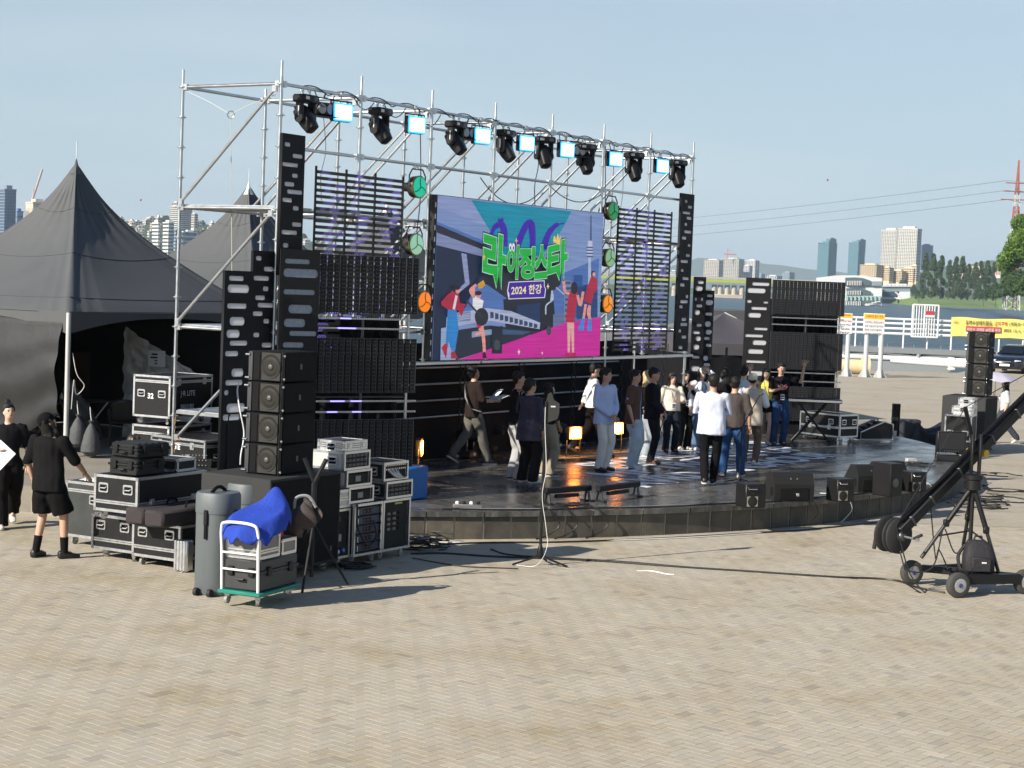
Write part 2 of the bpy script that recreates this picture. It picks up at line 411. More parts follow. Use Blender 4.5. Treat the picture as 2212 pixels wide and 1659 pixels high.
# round stage platform, dark wet slate
slate_m, nt, b = node_mat('wet_slate')
g = N(nt, 'ShaderNodeNewGeometry'); oi = N(nt, 'ShaderNodeObjectInfo')
n1 = N(nt, 'ShaderNodeTexNoise', Scale=1.1, Detail=5.0, Roughness=.6); nt.links.new(g.outputs['Position'], n1.inputs['Vector'])
mp = N(nt, 'ShaderNodeMapping'); mp.inputs['Rotation'].default_value = (0, 0, -AST); mp.inputs['Scale'].default_value = (2.2, 6.0, 1); nt.links.new(g.outputs['Position'], mp.inputs[0])
n2 = N(nt, 'ShaderNodeTexNoise', Scale=2.2, Detail=6.0, Roughness=.7); nt.links.new(mp.outputs[0], n2.inputs['Vector'])
cc = ramp(nt, n2.outputs['Fac'], [(.3, (.028, .028, .028)), (.50, (.080, .078, .074)), (.74, (.20, .19, .165))])
vr = ramp(nt, oi.outputs['Random'], [(0, (.75, .75, .75)), (1, (1.25, 1.25, 1.25))])
nt.links.new(mixc(nt, 1.0, cc, vr, 'MULTIPLY'), b.inputs['Base Color'])
rr = N(nt, 'ShaderNodeMapRange'); rr.inputs[1].default_value = .35; rr.inputs[2].default_value = .68; rr.inputs[3].default_value = .14; rr.inputs[4].default_value = .40
nt.links.new(n1.outputs['Fac'], rr.inputs[0]); nt.links.new(rr.outputs[0], b.inputs['Roughness'])
bp = N(nt, 'ShaderNodeBump', Strength=.22, Distance=.010); nt.links.new(n2.outputs['Fac'], bp.inputs['Height']); nt.links.new(bp.outputs[0], b.inputs['Normal'])
stone_m, nt, b = node_mat('edge_stone')
g = N(nt, 'ShaderNodeNewGeometry'); oi = N(nt, 'ShaderNodeObjectInfo')
n1 = N(nt, 'ShaderNodeTexNoise', Scale=3.0, Detail=6.0, Roughness=.65); nt.links.new(g.outputs['Position'], n1.inputs['Vector'])
n2 = N(nt, 'ShaderNodeTexNoise', Scale=45.0, Detail=4.0); nt.links.new(g.outputs['Position'], n2.inputs['Vector'])
cc = ramp(nt, n1.outputs['Fac'], [(.3, (.055, .05, .042)), (.55, (.095, .085, .066)), (.78, (.17, .145, .10))])
vr = ramp(nt, oi.outputs['Random'], [(0, (.7, .7, .72)), (1, (1.15, 1.13, 1.1))])
nt.links.new(mixc(nt, 1.0, cc, vr, 'MULTIPLY'), b.inputs['Base Color']); b.inputs['Roughness'].default_value = .75
bp = N(nt, 'ShaderNodeBump', Strength=.4, Distance=.01); nt.links.new(n2.outputs['Fac'], bp.inputs['Height']); nt.links.new(bp.outputs[0], b.inputs['Normal'])
mortar_m = mat('pale_mortar', (.30, .27, .21), .9, var=.3, scale=12)
plat_m = mat('platform_paving', (.27, .245, .20), .8, var=.30, scale=1.3, bump=.3, bscale=20)

TH0, TH1 = math.asin((24.18 - CEN.y) / RAD), math.radians(20)
TH0 = -math.acos((-3.6 - CEN.x) / RAD)
arc = [CEN + (RAD - .010) * Vector((math.cos(t), math.sin(t), 0)) for t in np.linspace(TH0, TH1, 70)]
back = [Vector(p) for p in ((9.5, 46, 0), (5, 56, 0), (-40, 56, 0), (-40, 33.5, 0), (-14, 27.6, 0), (-6.95, 25.75, 0))]
outline = arc + back
me = MB()
me.mi = 0; me.add([(p.x, p.y, ZS - .012) for p in outline], [tuple(range(len(outline)))])
for p, q in zip(outline, outline[1:] + outline[:1]):
    me.mi = 1 if (p - CEN).length < RAD + .1 and (q - CEN).length < RAD + .1 and q.x > -3.7 else 2; me.add([(p.x, p.y, 0), (q.x, q.y, 0), (q.x, q.y, ZS - .012), (p.x, p.y, ZS - .012)], [(0, 1, 2, 3)])
stage = structure(me.build('stage_platform', [plat_m, mortar_m, mat('concrete_edge', (.22, .20, .16), .85, var=.35, scale=5, bump=.3)], smooth=False))
# stone facing and coping along the round edge
npan = 62; ts = np.linspace(TH0, TH1, npan + 1)
for k in range(npan):
    t0, t1 = ts[k] + .0011, ts[k + 1] - .0011; tm = (t0 + t1) / 2; ra, rb = RAD - .08, RAD + .002 + rnd.uniform(-.003, .003)
    e = [CEN + r * Vector((math.cos(t), math.sin(t), 0)) for r, t in ((ra, t0), (rb, t0), (rb, t1), (ra, t1))]
    MB().prism([(p.x, p.y) for p in e], ZS - .085, (0, 0, .002), ((1, 0, 0), (0, 1, 0)), (0, 0, 1)).build('stone_panel', stone_m, stage, smooth=False)
ncop = 31; ts = np.linspace(TH0, TH1, ncop + 1)
for k in range(ncop):
    t0, t1 = ts[k] + .0006, ts[k + 1] - .0006; ra, rb = RAD - .42, RAD + .045
    e = [CEN + rb * Vector((math.cos(t), math.sin(t), 0)) for t in np.linspace(t0, t1, 4)] + [CEN + ra * Vector((math.cos(t), math.sin(t), 0)) for t in np.linspace(t1, t0, 4)]
    dz = rnd.uniform(-.002, .002)
    MB().prism([(p.x, p.y) for p in e], .075 + dz, (0, 0, ZS - .076), ((1, 0, 0), (0, 1, 0)), (0, 0, 1)).build('coping_stone', slate_m, stage, smooth=False)
# slate floor slabs clipped to the circle
def clip(poly, keep):
    out = []
    for i in range(len(poly)):
        a, b_ = poly[i - 1], poly[i]; ka, kb = keep(a), keep(b_)
        if (ka >= 0) != (kb >= 0):
            t = ka / (ka - kb); out.append(a.lerp(b_, t))
        if kb >= 0: out.append(b_)
    return out
SL = .70; nslab = 0
for i in range(-8, 34):
    for j in range(-11, 6):
        a0, b0 = -1.5 + i * SL + (SL / 2 if j % 2 else 0), -6.4 + j * SL + 1.2
        b0 = -1.2 + j * SL
        if b0 > 2.1: continue
        q = [SP(a0 + .004, b0 + .004), SP(a0 + SL - .004, b0 + .004), SP(a0 + SL - .004, b0 + SL - .004), SP(a0 + .004, b0 + SL - .004)]
        mid = sum(q, Vector()) / 4
        if (mid - CEN).length > RAD + .2 or a0 > 20: continue
        if a0 < -1.2: continue
        if (mid - CEN).length > RAD - 1.2:
            th = math.atan2(mid.y - CEN.y, mid.x - CEN.x)
            for dt in (-.035, 0, .035):
                nn = Vector((math.cos(th + dt), math.sin(th + dt), 0)); q = clip(q, lambda p: (RAD - .425) - (p - CEN).dot(nn)) if q else q
        if len(q) < 3: continue
        ar = abs(sum(q[k - 1].x * q[k].y - q[k].x * q[k - 1].y for k in range(len(q)))) / 2
        if ar < .01: continue
        MB().prism([(p.x, p.y) for p in q], .011 + rnd.uniform(-.002, .001), (0, 0, ZS - .0115), ((1, 0, 0), (0, 1, 0)), (0, 0, 1)).build('floor_slab', slate_m, stage, smooth=False); nslab += 1
print('slabs', nslab, 'pavers', len(cells))
# white lettering laid on the slate floor
floor_white = mat('white_floor_film', (.80, .81, .83), .5, var=.10)
for body, a0, a1, btop, hgt in (('SH PRO2 CEOS', 8.3, 16.2, -.02, .80), ('HF TRGTES UP', 7.2, 15.4, -.92, .80), ('AVRD ANSHOUR', 6.15, 14.8, -1.9, .86)):
    m_ = text_mesh('floor_lettering', body, 1.0, floor_white, offset=.035)
    xs = [v.co.x for v in m_.vertices]; ys = [v.co.y for v in m_.vertices]
    m_.transform(Matrix.Translation((-min(xs), -min(ys), 0))); w_, h_ = max(xs) - min(xs), max(ys) - min(ys)
    m_.transform(Matrix.Diagonal(((a1 - a0) / w_, hgt / h_, 1, 1)))
    m_.transform(frame_matrix(SP(a0, btop - hgt, ZS + .0035), U, NB))
    link('floor_lettering', m_, stage)
# ================================================================== scaffold, screen, boards, LED panels, lamps
scaf = thing('scaffold_frame', 'tall galvanised ring-lock scaffold frame carrying the lamps and the big screen', 'scaffold', (0, 0, 0))
pr = .0255
def post_mesh(z0, z1):
    m = MB().cyl((0, 0, z0), (0, 0, z1 - .02), pr, n=10); m.cyl((0, 0, z1 - .02), (0, 0, z1 + .2), pr * .8, n=8); return m
def rosettes(z0, z1):
    m = MB(); z = ZT
    while z > z0:
        if z < z1: m.cyl((0, 0, z - .006), (0, 0, z + .006), .061, n=10); m.cyl((0, 0, z - .03), (0, 0, z + .03), pr * 1.25, n=10)
        z -= ROS
    return m
def post(a, b, z0, z1):
    P = SP(a, b); o = post_mesh(z0, z1).build('post', STEEL, scaf, loc=P)
    rosettes(z0, z1).build('rosettes', STEEL, o)['kind'] = 'stuff'
for n in range(8):
    post(n * BAY, 0, ZS if n in (0, 7) else 2.33, ZT + .12)
    post(n * BAY, BAY, 2.4 if 0 < n < 7 else ZS, ZT - .02 if n else ZT + .05)
def bar(p, q, name='ledger', r=.024, m_=STEEL):
    p, q = Vector(p), Vector(q); d = (q - p).normalized(); m = MB().cyl(p, q, r, n=9)
    for e, s in ((p, 1), (q, -1)): m.box(e + d * s * .03, (.07, .05, .085), math.atan2(d.y, d.x))
    m.build(name, m_, scaf)
for n in range(7):
    a0, a1 = n * BAY + .03, (n + 1) * BAY - .03
    bar(SP(a0, 0, ZT), SP(a1, 0, ZT)); bar(SP(a0, 0, ZT - 2 * ROS), SP(a1, 0, ZT - 2 * ROS))
    bar(SP(a0, BAY, ZT), SP(a1, BAY, ZT)); bar(SP(a0, BAY, ZT - 4 * ROS), SP(a1, BAY, ZT - 4 * ROS)); bar(SP(a0, BAY, ZT - 8 * ROS), SP(a1, BAY, ZT - 8 * ROS))
    bar(SP(a0, 0.05, ZT - 4 * ROS), SP(a1, .05, ZT - 4 * ROS)) if n in (0, 1, 5, 6) else None
    bar(SP(a0, 0.02, ZT - 8 * ROS), SP(a1, .02, ZT - 8 * ROS)) if n in (0, 1, 5, 6) else None
for n in range(8):
    a = n * BAY
    for k in (0, 4, 8):
        bar(SP(a, .03, ZT - k * ROS), SP(a, BAY - .03, ZT - k * ROS))
    bar(SP(a - .05, .05, ZT - .05), SP(a - .05, BAY - .05, ZT - 4 * ROS + .06), 'brace')
    bar(SP(a - .05, .05, ZT - 4 * ROS - .05), SP(a - .05, BAY - .05, ZT - 8 * ROS + .06), 'brace')
    if n > 0: bar(SP(a + .05, .30, ZT - .05), SP(a + .05, BAY + .28, ZT - 4 * ROS + .06), 'brace')
    if n > 0: bar(SP(a + .05, .32, ZT - 4 * ROS - .05), SP(a + .05, BAY + .28, ZT - 8 * ROS + .06), 'brace')
bar(SP(0, .05, ZT - 8 * ROS - .05), SP(0, BAY - .05, ZT - 12 * ROS + .1), 'brace')
# work decks of the left end bay
for z in (ZT - 4 * ROS, ZT - 8 * ROS, 1.55):
    m = MB()
    for k in range(4): m.box(SP(.22 + k * .42, BAY / 2, z + .03), (.39, BAY - .12, .03), AST)
    m.box(SP(.02, BAY / 2, z + .01), (.05, BAY - .1, .05), AST)
    m.build('deck', STEEL, scaf)
# long bottom beam under the screen
for a0, a1 in ((1.9, 5.2), (5.25, 8.9), (8.95, 13.05)):
    MB().cbox(SP((a0 + a1) / 2, -.04, 2.305), (a1 - a0, .07, .055), .01, AST).build('bottom_beam', ALU, scaf)

# ---- light board with slots
def holes_mesh(name, w, h, slots, th, m_):
    cu = bpy.data.curves.new(name, 'CURVE'); cu.dimensions = '2D'; cu.fill_mode = 'BOTH'; cu.extrude = th / 2
    def spl(P):
        s = cu.splines.new('POLY'); s.points.add(len(P) - 1); s.use_cyclic_u = True
        for q, (x, y) in zip(s.points, P): q.co = (x, y, 0, 1)
    spl([(0, 0), (w, 0), (w, h), (0, h)])
    for (x0, y0, x1, y1) in slots: spl(rrect(x0, y0, x1, y1, min(x1 - x0, y1 - y0) * .42))
    me_ = to_mesh(bpy.data.objects.new(name, cu)); bpy.data.curves.remove(cu)
    me_.materials.clear(); me_.materials.append(m_); me_.name = name; return me_
PANE = mat('white_diffuser', (.90, .90, .92), .5, trans=.6, var=.04)
PANEG = mat('grey_blue_film', (.26, .30, .37), .35, var=.5, scale=22)
BOARD = mat('black_board', (.008, .008, .010), .6, bump=.1, bscale=120, spec=.2)
BOARDG = mat('charcoal_board', (.016, .016, .017), .65, bump=.15, bscale=120, spec=.2)
def board(label, O, ang, xs, ztop, zbot, slots, conv, bm=BOARD, pm=PANE, th=.045, group='black boards with rows of rounded light slots'):
    """O, ang: a point and the heading of the board's plane; xs: its left and right ends in the picture at height ytop"""
    d = Vector((math.cos(ang), math.sin(ang), 0)); nr = Vector((-d.y, d.x, 0)); O = Vector(O)
    def loc(x, y): P = wp(x, y, O, nr); return (P - O).dot(d), P.z
    s0, s1 = loc(*xs[0])[0], loc(*xs[1])[0]
    L = []
    for q in slots:
        cv = conv if len(q) == 4 else q[4]
        x0, z1 = loc(*cv(q[0], q[1])); x1, z0 = loc(*cv(q[2], q[3]))
        x0 = max(x0, s0 + .012); x1 = min(x1, s1 - .012); z0 = max(z0, zbot + .03); z1 = min(z1, ztop - .02)
        if x1 - x0 > .015 and z1 - z0 > .015: L.append((x0 - s0, z0 - zbot, x1 - s0, z1 - zbot))
    base = O + s0 * d; base.z = zbot
    t = thing('light_board', label, 'board', base, ang, group)
    me_ = holes_mesh('face_board', s1 - s0, ztop - zbot, L, th, bm); me_.transform(Matrix.Rotation(math.pi / 2, 4, 'X'))
    link('face_board', me_, t)
    for (x0, z0, x1, z1) in L:
        MB().prism(rrect(x0 - .008, z0 - .008, x1 + .008, z1 + .008, min(x1 - x0, z1 - z0) * .42), .006, (0, -.006, 0)).build('light_slot', pm, t, smooth=False)
    return t
def cv(ox, oy, k): return lambda x, y: ((ox + x * k) / 1.82278, (oy + y * k) / 1.82278)
c4, c5, c6, c7, c3 = cv(600, 200, .45208), cv(1000, 850, .31646), cv(800, 1300, .40687), cv(840, 950, .33149), cv(2400, 780, .45208)
WANG = math.radians(33); CANG = math.radians(55); WO = F0 + Vector((-.02, -.14, 0)); WD = Vector((math.cos(WANG), math.sin(WANG), 0)); WN = Vector((-WD.y, WD.x, 0))
sA = [(1143, 793, 1197, 837), (1213, 895, 1303, 943), (1123, 967, 1264, 1018), (1208, 1067, 1262, 1110), (1142, 1138, 1232, 1186), (1165, 1205, 1300, 1256), (1123, 1277, 1212, 1322), (1214, 1350, 1270, 1394), (1208, 1492, 1294, 1536), (1116, 1558, 1256, 1606), (347, 335, 423, 396, c5)]
board('narrow black light board high on the near scaffold post above the charcoal board', SP(0, -.09), AST, ((608, 300), (657, 309)), 5.57, 3.6, sA, c4)
sD = [(175, 408, 355, 472), (160, 510, 416, 616), (153, 735, 387, 802), (183, 897, 363, 1000), (145, 1050, 305, 1146), (183, 1180, 397, 1238), (128, 1303, 290, 1364), (204, 1512, 350, 1606), (205, 483, 375, 530, c6), (193, 580, 240, 628, c6), (216, 712, 397, 790, c6), (180, 817, 347, 868, c6)]
board('lowest black light board, beside the line array and the black flight cases', WO + .03 * WN, CANG, ((484, 585), (546, 592)), 3.64, ZS, sD, c7)
sC = [(495, 173, 568, 230), (589, 300, 706, 360), (467, 408, 653, 470), (577, 535, 648, 593), (486, 642, 607, 699), (515, 730, 704, 787), (458, 831, 578, 887), (583, 920, 656, 977), (463, 1083, 540, 1140), (562, 1204, 684, 1260), (434, 1316, 629, 1372)]
board('black light board behind the line array, between the lowest board and the scaffold post', WO + .10 * WN, CANG, ((545, 545), (598, 549)), 3.93, ZS, sC, c7)
sB = [(847, 205, 1142, 275), (829, 320, 1236, 438), (829, 567, 1200, 641), (887, 750, 1168, 862), (834, 917, 1087, 1023), (898, 1063, 1229, 1128), (820, 1198, 1069, 1264)]
board('wide charcoal light board with grey-blue slots next to the line array', WO - .02 * WN, WANG, ((605, 546), (690, 552)), 3.97, ZS, sB, c7, BOARDG, PANEG)
sE = [(650, 14, 676, 42), (676, 64, 716, 94), (630, 114, 700, 144), (664, 160, 710, 190), (646, 214, 674, 243), (644, 278, 708, 310), (624, 332, 666, 362), (674, 398, 702, 424), (658, 486, 698, 514), (612, 536, 680, 566), (614, 616, 642, 642), (628, 686, 686, 714), (607, 740, 650, 770), (656, 842, 682, 872), (608, 886, 678, 916), (600, 932, 634, 960), (620, 1042, 664, 1070), (610, 1086, 674, 1114), (593, 1142, 620, 1170), (620, 1196, 664, 1222), (594, 1286, 632, 1314)]
board('tallest black light board at the far end of the scaffold, right of the slatted panel', SP(0, -.09), AST, ((1470, 424), (1498, 428)), 5.52, 2.4, sE, c3)
sF = [(766, 718, 818, 748), (748, 764, 808, 810), (740, 866, 757, 896), (795, 866, 812, 896), (753, 924, 804, 952), (739, 972, 784, 1018), (755, 1094, 800, 1122), (724, 1156, 784, 1184), (748, 1200, 792, 1246), (728, 1272, 778, 1320), (718, 1372, 784, 1398), (708, 1460, 784, 1508)]
FO = dp(1500, 700, 36.4); FO.z = 0
board('taller of two slim black light boards beside the far backdrop end', FO, math.radians(12), ((1499, 602), (1525, 602)), 3.90, ZS, sF, c3)
sG = [(848, 838, 897, 864), (828, 886, 897, 934), (828, 996, 890, 1024), (830, 1072, 880, 1122), (838, 1144, 886, 1190), (810, 1208, 870, 1236), (838, 1268, 882, 1296), (812, 1370, 856, 1418), (818, 1436, 872, 1464), (858, 1490, 874, 1518)]
board('shorter of two slim black light boards, next to the small black tent', FO + Vector((0, .07, 0)), math.radians(12), ((1524, 630), (1543, 630)), 3.63, ZS, sG, c3)
sH = [(1240, 730, 1390, 766), (1200, 780, 1356, 830), (1195, 884, 1235, 912), (1337, 898, 1380, 918), (1232, 944, 1368, 976), (1206, 996, 1316, 1042), (1257, 1124, 1374, 1152), (1178, 1182, 1334, 1214), (1244, 1234, 1362, 1282), (1204, 1312, 1336, 1358), (1186, 1408, 1358, 1438), (1168, 1500, 1330, 1548)]
RO = dp(1610, 700, 40.5); RO.z = 0; RANG = math.radians(4); RD = Vector((math.cos(RANG), math.sin(RANG), 0))
board('wide black light board joined to the LED tower at the far side of the stage', RO, RANG, ((1612, 604), (1666, 606)), 3.96, ZS, sH, c3, BOARDG)

# ---- LED strip towers on both wings
STRIP = mat('led_strip_dark', (.010, .010, .012), .55, spec=.25)
STEDGE = mat('dark_steel', (.10, .105, .11), .4, .8)
LEDOFF = mat('led_dome', (.13, .135, .14), .35, var=0)
LEDV = mat('led_violet', (.1, .1, .1), .3, var=0, emit=S(150, 130, 255), es=1.6)
LEDB = mat('led_bar_lit', (.1, .1, .1), .3, var=0, emit=S(120, 110, 255), es=3.0)
def strip_panel(label, O, ang, s0, s1, z0, z1, nst, fill=.74):
    t = thing('led_strip_panel', label, 'LED panel', O + Vector((math.cos(ang), math.sin(ang), 0)) * s0 + Vector((0, 0, z0)), ang, 'panels of upright LED strips on the stage wings')
    w, h = s1 - s0, z1 - z0; p = w / nst; fr = MB()
    for z in (.0125, h - .0125, h * .72): fr.box((w / 2, .03, z), (w, .025, .025))
    for x in (.0, w): fr.box((x, .03, h / 2), (.022, .03, h))
    fr.build('frame', STEDGE, t)
    sm = MB().cbox((0, 0, h / 2), (p * fill, .02, h - .01), .003); sm.mi = 1; sm.box((p * fill / 2, -.004, h / 2), (.006, .022, h - .02)); sme = sm.mesh('led_strip', [STRIP, STEDGE], False)
    dm = MB()
    for k in range(nst):
        link('led_strip', sme, t, ((k + .5) * p, rnd.uniform(-.004, .004), 0))
        for r in range(int(h / .055)):
            for sx in (-.16, .1):
                x, z = (k + .5 + sx) * p, .03 + r * .055; dm.box((x, -.0135, z), (.008, .004, .008))
    stuff(dm.build('led_domes', LEDOFF, t, smooth=False))
    return t
def truss_tower(label, O, ang, s0, s1, dep, z1):
    t = thing('truss_tower', label, 'truss', O + Vector((math.cos(ang), math.sin(ang), 0)) * s0, ang, 'dark frames that carry the LED strip panels')
    w = s1 - s0
    for x in (.05, w * .5, w - .05):
        for y in (.12, dep): MB().cyl((x, y, ZS), (x, y, z1), .022, n=8).build('upright', STEDGE if x < w - .1 else STEEL, t)
    for z in np.arange(ZS + .25, z1, .62):
        for y in (.12, dep): MB().cyl((.05, y, z), (w - .05, y, z), .016, n=6).build('rail', STEDGE, t)
        for x in (.05, w - .05): MB().cyl((x, .12, z), (x, dep, z), .016, n=6).build('rail', STEDGE, t)
    for k in range(3): MB().cyl((.05, dep, ZS + .1 + k * 1.1), (w - .05, dep, ZS + 1.2 + k * 1.1), .016, n=6).build('brace', STEEL, t)
    return t
def led_bar(label, O, ang, s0, s1, z, lit):
    t = thing('led_bar', label, 'LED bar', O + Vector((math.cos(ang), math.sin(ang), 0)) * s0 + Vector((0, 0, z)), ang, 'thin LED bars across the wing towers')
    w = s1 - s0; MB().box((w / 2, 0, 0), (w, .03, .022)).build('housing', ALU, t)
    d = MB()
    for k in range(int(w / .03)): d.box((.015 + k * .03, -.017, 0), (.018, .006, .014))
    stuff(d.build('lens_row', mat('led_bar_lens', (.12, .12, .13), .3), t, smooth=False))
    for a, b in lit: MB().box(((a + b) / 2 * w, -.022, 0), ((b - a) * w, .006, .016)).build('lit_section', LEDB, t)
    return t
def wz(x, y, O, nr, d): P = wp(x, y, O, nr); return (P - O).dot(d), P.z
LO = WO - .0 * WN
s690, s905 = wz(691, 600, LO, WN, WD)[0], wz(905, 600, LO, WN, WD)[0]
zz = [wz(800, y, LO, WN, WD)[1] for y in (553, 677, 731, 849, 906, 1030)]
strip_panel('top LED strip panel of the near wing tower, just below the slatted panel', LO, WANG, s690, s905, zz[1], zz[0], 15)
strip_panel('middle LED strip panel of the near wing tower, behind the line array', LO, WANG, s690, s905, zz[3], zz[2], 15)
strip_panel('bottom LED strip panel of the near wing tower, behind the amplifier racks', LO, WANG, s690, s905, zz[5], zz[4], 15)
truss_tower('dark tube frame behind the near wing LED panels', LO + .06 * WN, WANG, s690, s905, .9, 3.95)
for y, lab, lit in ((689, 'upper LED bar in the upper gap of the near wing tower', [(.2, .31)]), (710, 'lower LED bar in the upper gap of the near wing tower', [(.18, .36)]), (866, 'upper LED bar in the lower gap of the near wing tower', [(.13, .27), (.33, .44)]), (889, 'lower LED bar in the lower gap of the near wing tower', [(.10, .20), (.35, .44)])):
    led_bar(lab, LO - .02 * WN, WANG, s690, s905, wz(800, y, LO, WN, WD)[1], lit)
RN = Vector((-RD.y, RD.x, 0)); r0, r1 = wz(1667, 700, RO, RN, RD)[0], wz(1822, 700, RO, RN, RD)[0]
zz = [wz(1745, y, RO, RN, RD)[1] for y in (607, 681, 719, 799, 836, 911)]
strip_panel('top LED strip panel of the far wing tower, against the river', RO, RANG, r0, r1, zz[1], zz[0], 18, .86)
strip_panel('middle LED strip panel of the far wing tower, above the waving man', RO, RANG, r0, r1, zz[3], zz[2], 18, .86)
strip_panel('bottom LED strip panel of the far wing tower, behind the keyboard', RO, RANG, r0, r1, zz[5], zz[4], 18, .86)
truss_tower('dark tube frame behind the far wing LED panels', RO + .06 * RN, RANG, r0, r1, .9, 3.93)
for y, lab in ((688, 'upper LED bar in the upper gap of the far wing tower'), (703, 'lower LED bar in the upper gap of the far wing tower'), (806, 'upper LED bar in the lower gap of the far wing tower'), (824, 'lower LED bar in the lower gap of the far wing tower')):
    led_bar(lab, RO - .02 * RN, RANG, r0, r1, wz(1745, y, RO, RN, RD)[1], [])
MB().box((0, 0, 0), (r1 - r0, .04, zz[5] - ZS - .02), RANG).build('base_skirt', BLKCLOTH, None, loc=RO + RD * (r0 + r1) / 2 + Vector((0, .1, (zz[5] + ZS) / 2)))
tag(bpy.data.objects['base_skirt'], 'black cloth skirt below the far wing LED tower', 'skirt')

# added black drapes that darken the gaps of the two wing towers
for O_, an_, nn_, a_, b_, z1_, lab in ((LO, WANG, WN, s690, s905, 3.0, 'added black drape darkening the gaps of the near LED tower'), (RO, RANG, RN, r0, r1, 3.5, 'added black drape darkening the gaps of the far LED tower')):
    d_ = Vector((math.cos(an_), math.sin(an_), 0)); o = MB().grid(lambda u_, v_: Vector(((b_ - a_) * u_, .03 * math.sin(u_ * 45) + .02 * math.sin(u_ * 19 + v_), ZS + (z1_ - ZS) * v_)), 60, 3).build('added_shade_drape', BLKCLOTH, None, smooth=True, loc=O_ + a_ * d_ + .5 * nn_, rz=an_); tag(o, lab, 'drape')
# ---- slatted LED panels left and right of the screen
SLAT = mat('plum_black_slat', (.022, .014, .018), .5)
def slat_panel(label, a0, a1, z0, z1):
    t = thing('slatted_led_panel', label, 'LED panel', SP(a0, -.16, z0), AST, 'slatted LED panels beside the screen')
    w, h = a1 - a0, z1 - z0; fr = MB(); pit = .0865; ncol = 3
    for k in range(ncol + 1): fr.box((w * k / ncol, .012, h / 2), (.018, .03, h))
    fr.build('frame', BLKPLA, t)
    sm = MB().cbox((0, 0, 0), (w / ncol - .022, .022, .046), .004).mesh('slat', SLAT, False); dots = MB()
    nr = int(h / pit)
    for r in range(nr):
        for c_ in range(ncol):
            link('slat', sm, t, ((c_ + .5) * w / ncol, 0, (r + .5) * pit))
            x = rnd.uniform(-.4, 0)
            for g_ in range(rnd.randint(1, 2)):
                xs = (c_ + .12 + rnd.random() * .5) * w / ncol
                for q in range(rnd.randint(3, 9)):
                    if xs + q * .028 < (c_ + .94) * w / ncol: dots.box((xs + q * .028, -.0135, (r + .5) * pit + (.011 if q % 2 else -.011)), (.0075, .005, .0075))
    stuff(dots.build('lit_diodes', LEDV, t, smooth=False)); return t
slat_panel('slatted black LED panel near the scaffold corner, sky showing between its slats', sa(684, 380, -.16)[0], sa(872, 400, -.16)[0], 2.45, 5.17)
slat_panel('slatted black LED panel right of the big screen', sa(1337, 460, -.16)[0], sa(1452, 470, -.16)[0], 2.42, 5.12)

# ---- black backdrop below the screen with rails and lattice
t = thing('backdrop_wall', 'long black cloth backdrop with thin rails below the screen', 'backdrop', SP(0, 0))
bz = lambda x, y: sa(x, y, 1.93)
a0, a1 = 2.0, 14.4
def cloth(u_, v_): return SP(a0 + (a1 - a0) * u_, 2.02 + .02 * math.sin(u_ * 70) + .012 * math.sin(u_ * 31 + v_ * 3), ZS + (2.5 - ZS) * v_) - SP(0, 0)
MB().grid(cloth, 120, 4).build('cloth', BLKCLOTH, t)
DKPIPE = mat('dull_pipe', (.32, .33, .35), .35, 1.0)
for (x, y) in ((901, 795), (901, 831), (901, 867), (901, 903)):
    z = bz(x, y)[1]; MB().cyl(SP(a0, 1.93, z) - SP(0, 0), SP(13.6, 1.93, z) - SP(0, 0), .017, n=8).build('rail', DKPIPE, t)
lat = MB()
for k in range(7):
    z0_, z1_ = .0 + k * .28, .28 + k * .28
    for s in (-1, 1): lat.cyl((s * .09, 0, z0_), (-s * .09, 0, z1_), .012, n=5)
lme = lat.mesh('lattice', BLKPLA, 40)
for x in (992, 1119, 1232, 1334, 1425):
    a = bz(x, 830)[0]; link('lattice', lme, t, SP(a, 1.86, ZS) - SP(0, 0), AST)

# ---- the big screen
scr_b = -.17
def sp_(x, y): return sa((1600 + x * .45204) / 1.82278, (700 + y * .45208) / 1.82278, scr_b)
SA0, SA1, SZ0, SZ1 = sa(939, 600, scr_b)[0], sa(1299, 600, scr_b)[0], 2.36, 4.945
t = scr = thing('led_video_wall', 'big LED video wall showing the green lettered festival artwork', 'screen', SP(SA0, scr_b, SZ0), AST)
W_, H_ = SA1 - SA0, SZ1 - SZ0
MB().cbox((W_ / 2, .075, H_ / 2), (W_ + .02, .13, H_ + .02), .008).build('cabinet', BLKPLA, t)
m = MB(); m.box((-.05, .02, H_ / 2), (.06, .04, H_)); m.mi = 1
for k in range(14): m.box((-.05, -.002, .1 + k * H_ / 14.4), (.022, .01, .075))
m.build('edge_strip', [BLKPLA, WHITE], t)
_layer = [0]
def emat(rgb):
    n = 'screen_%d_%d_%d' % rgb
    if n in MATS: return MATS[n]
    c = S(*rgb); m_, nt_, b_ = node_mat(n); b_.inputs['Base Color'].default_value = (.02, .02, .02, 1); b_.inputs['Roughness'].default_value = .6
    g_ = N(nt_, 'ShaderNodeNewGeometry'); nz_ = N(nt_, 'ShaderNodeTexNoise', Scale=1.0, Detail=3.0); mp_ = N(nt_, 'ShaderNodeMapping'); mp_.inputs['Scale'].default_value = (1.2, 1.2, 38); nt_.links.new(g_.outputs['Position'], mp_.inputs[0]); nt_.links.new(mp_.outputs[0], nz_.inputs['Vector'])
    mr_ = N(nt_, 'ShaderNodeMapRange'); mr_.inputs[1].default_value = .3; mr_.inputs[2].default_value = .7; mr_.inputs[3].default_value = .46; mr_.inputs[4].default_value = .66; nt_.links.new(nz_.outputs['Fac'], mr_.inputs[0])
    b_.inputs['Emission Color'].default_value = (*c, 1); nt_.links.new(mr_.outputs[0], b_.inputs['Emission Strength']); MATS[n] = m_; return m_
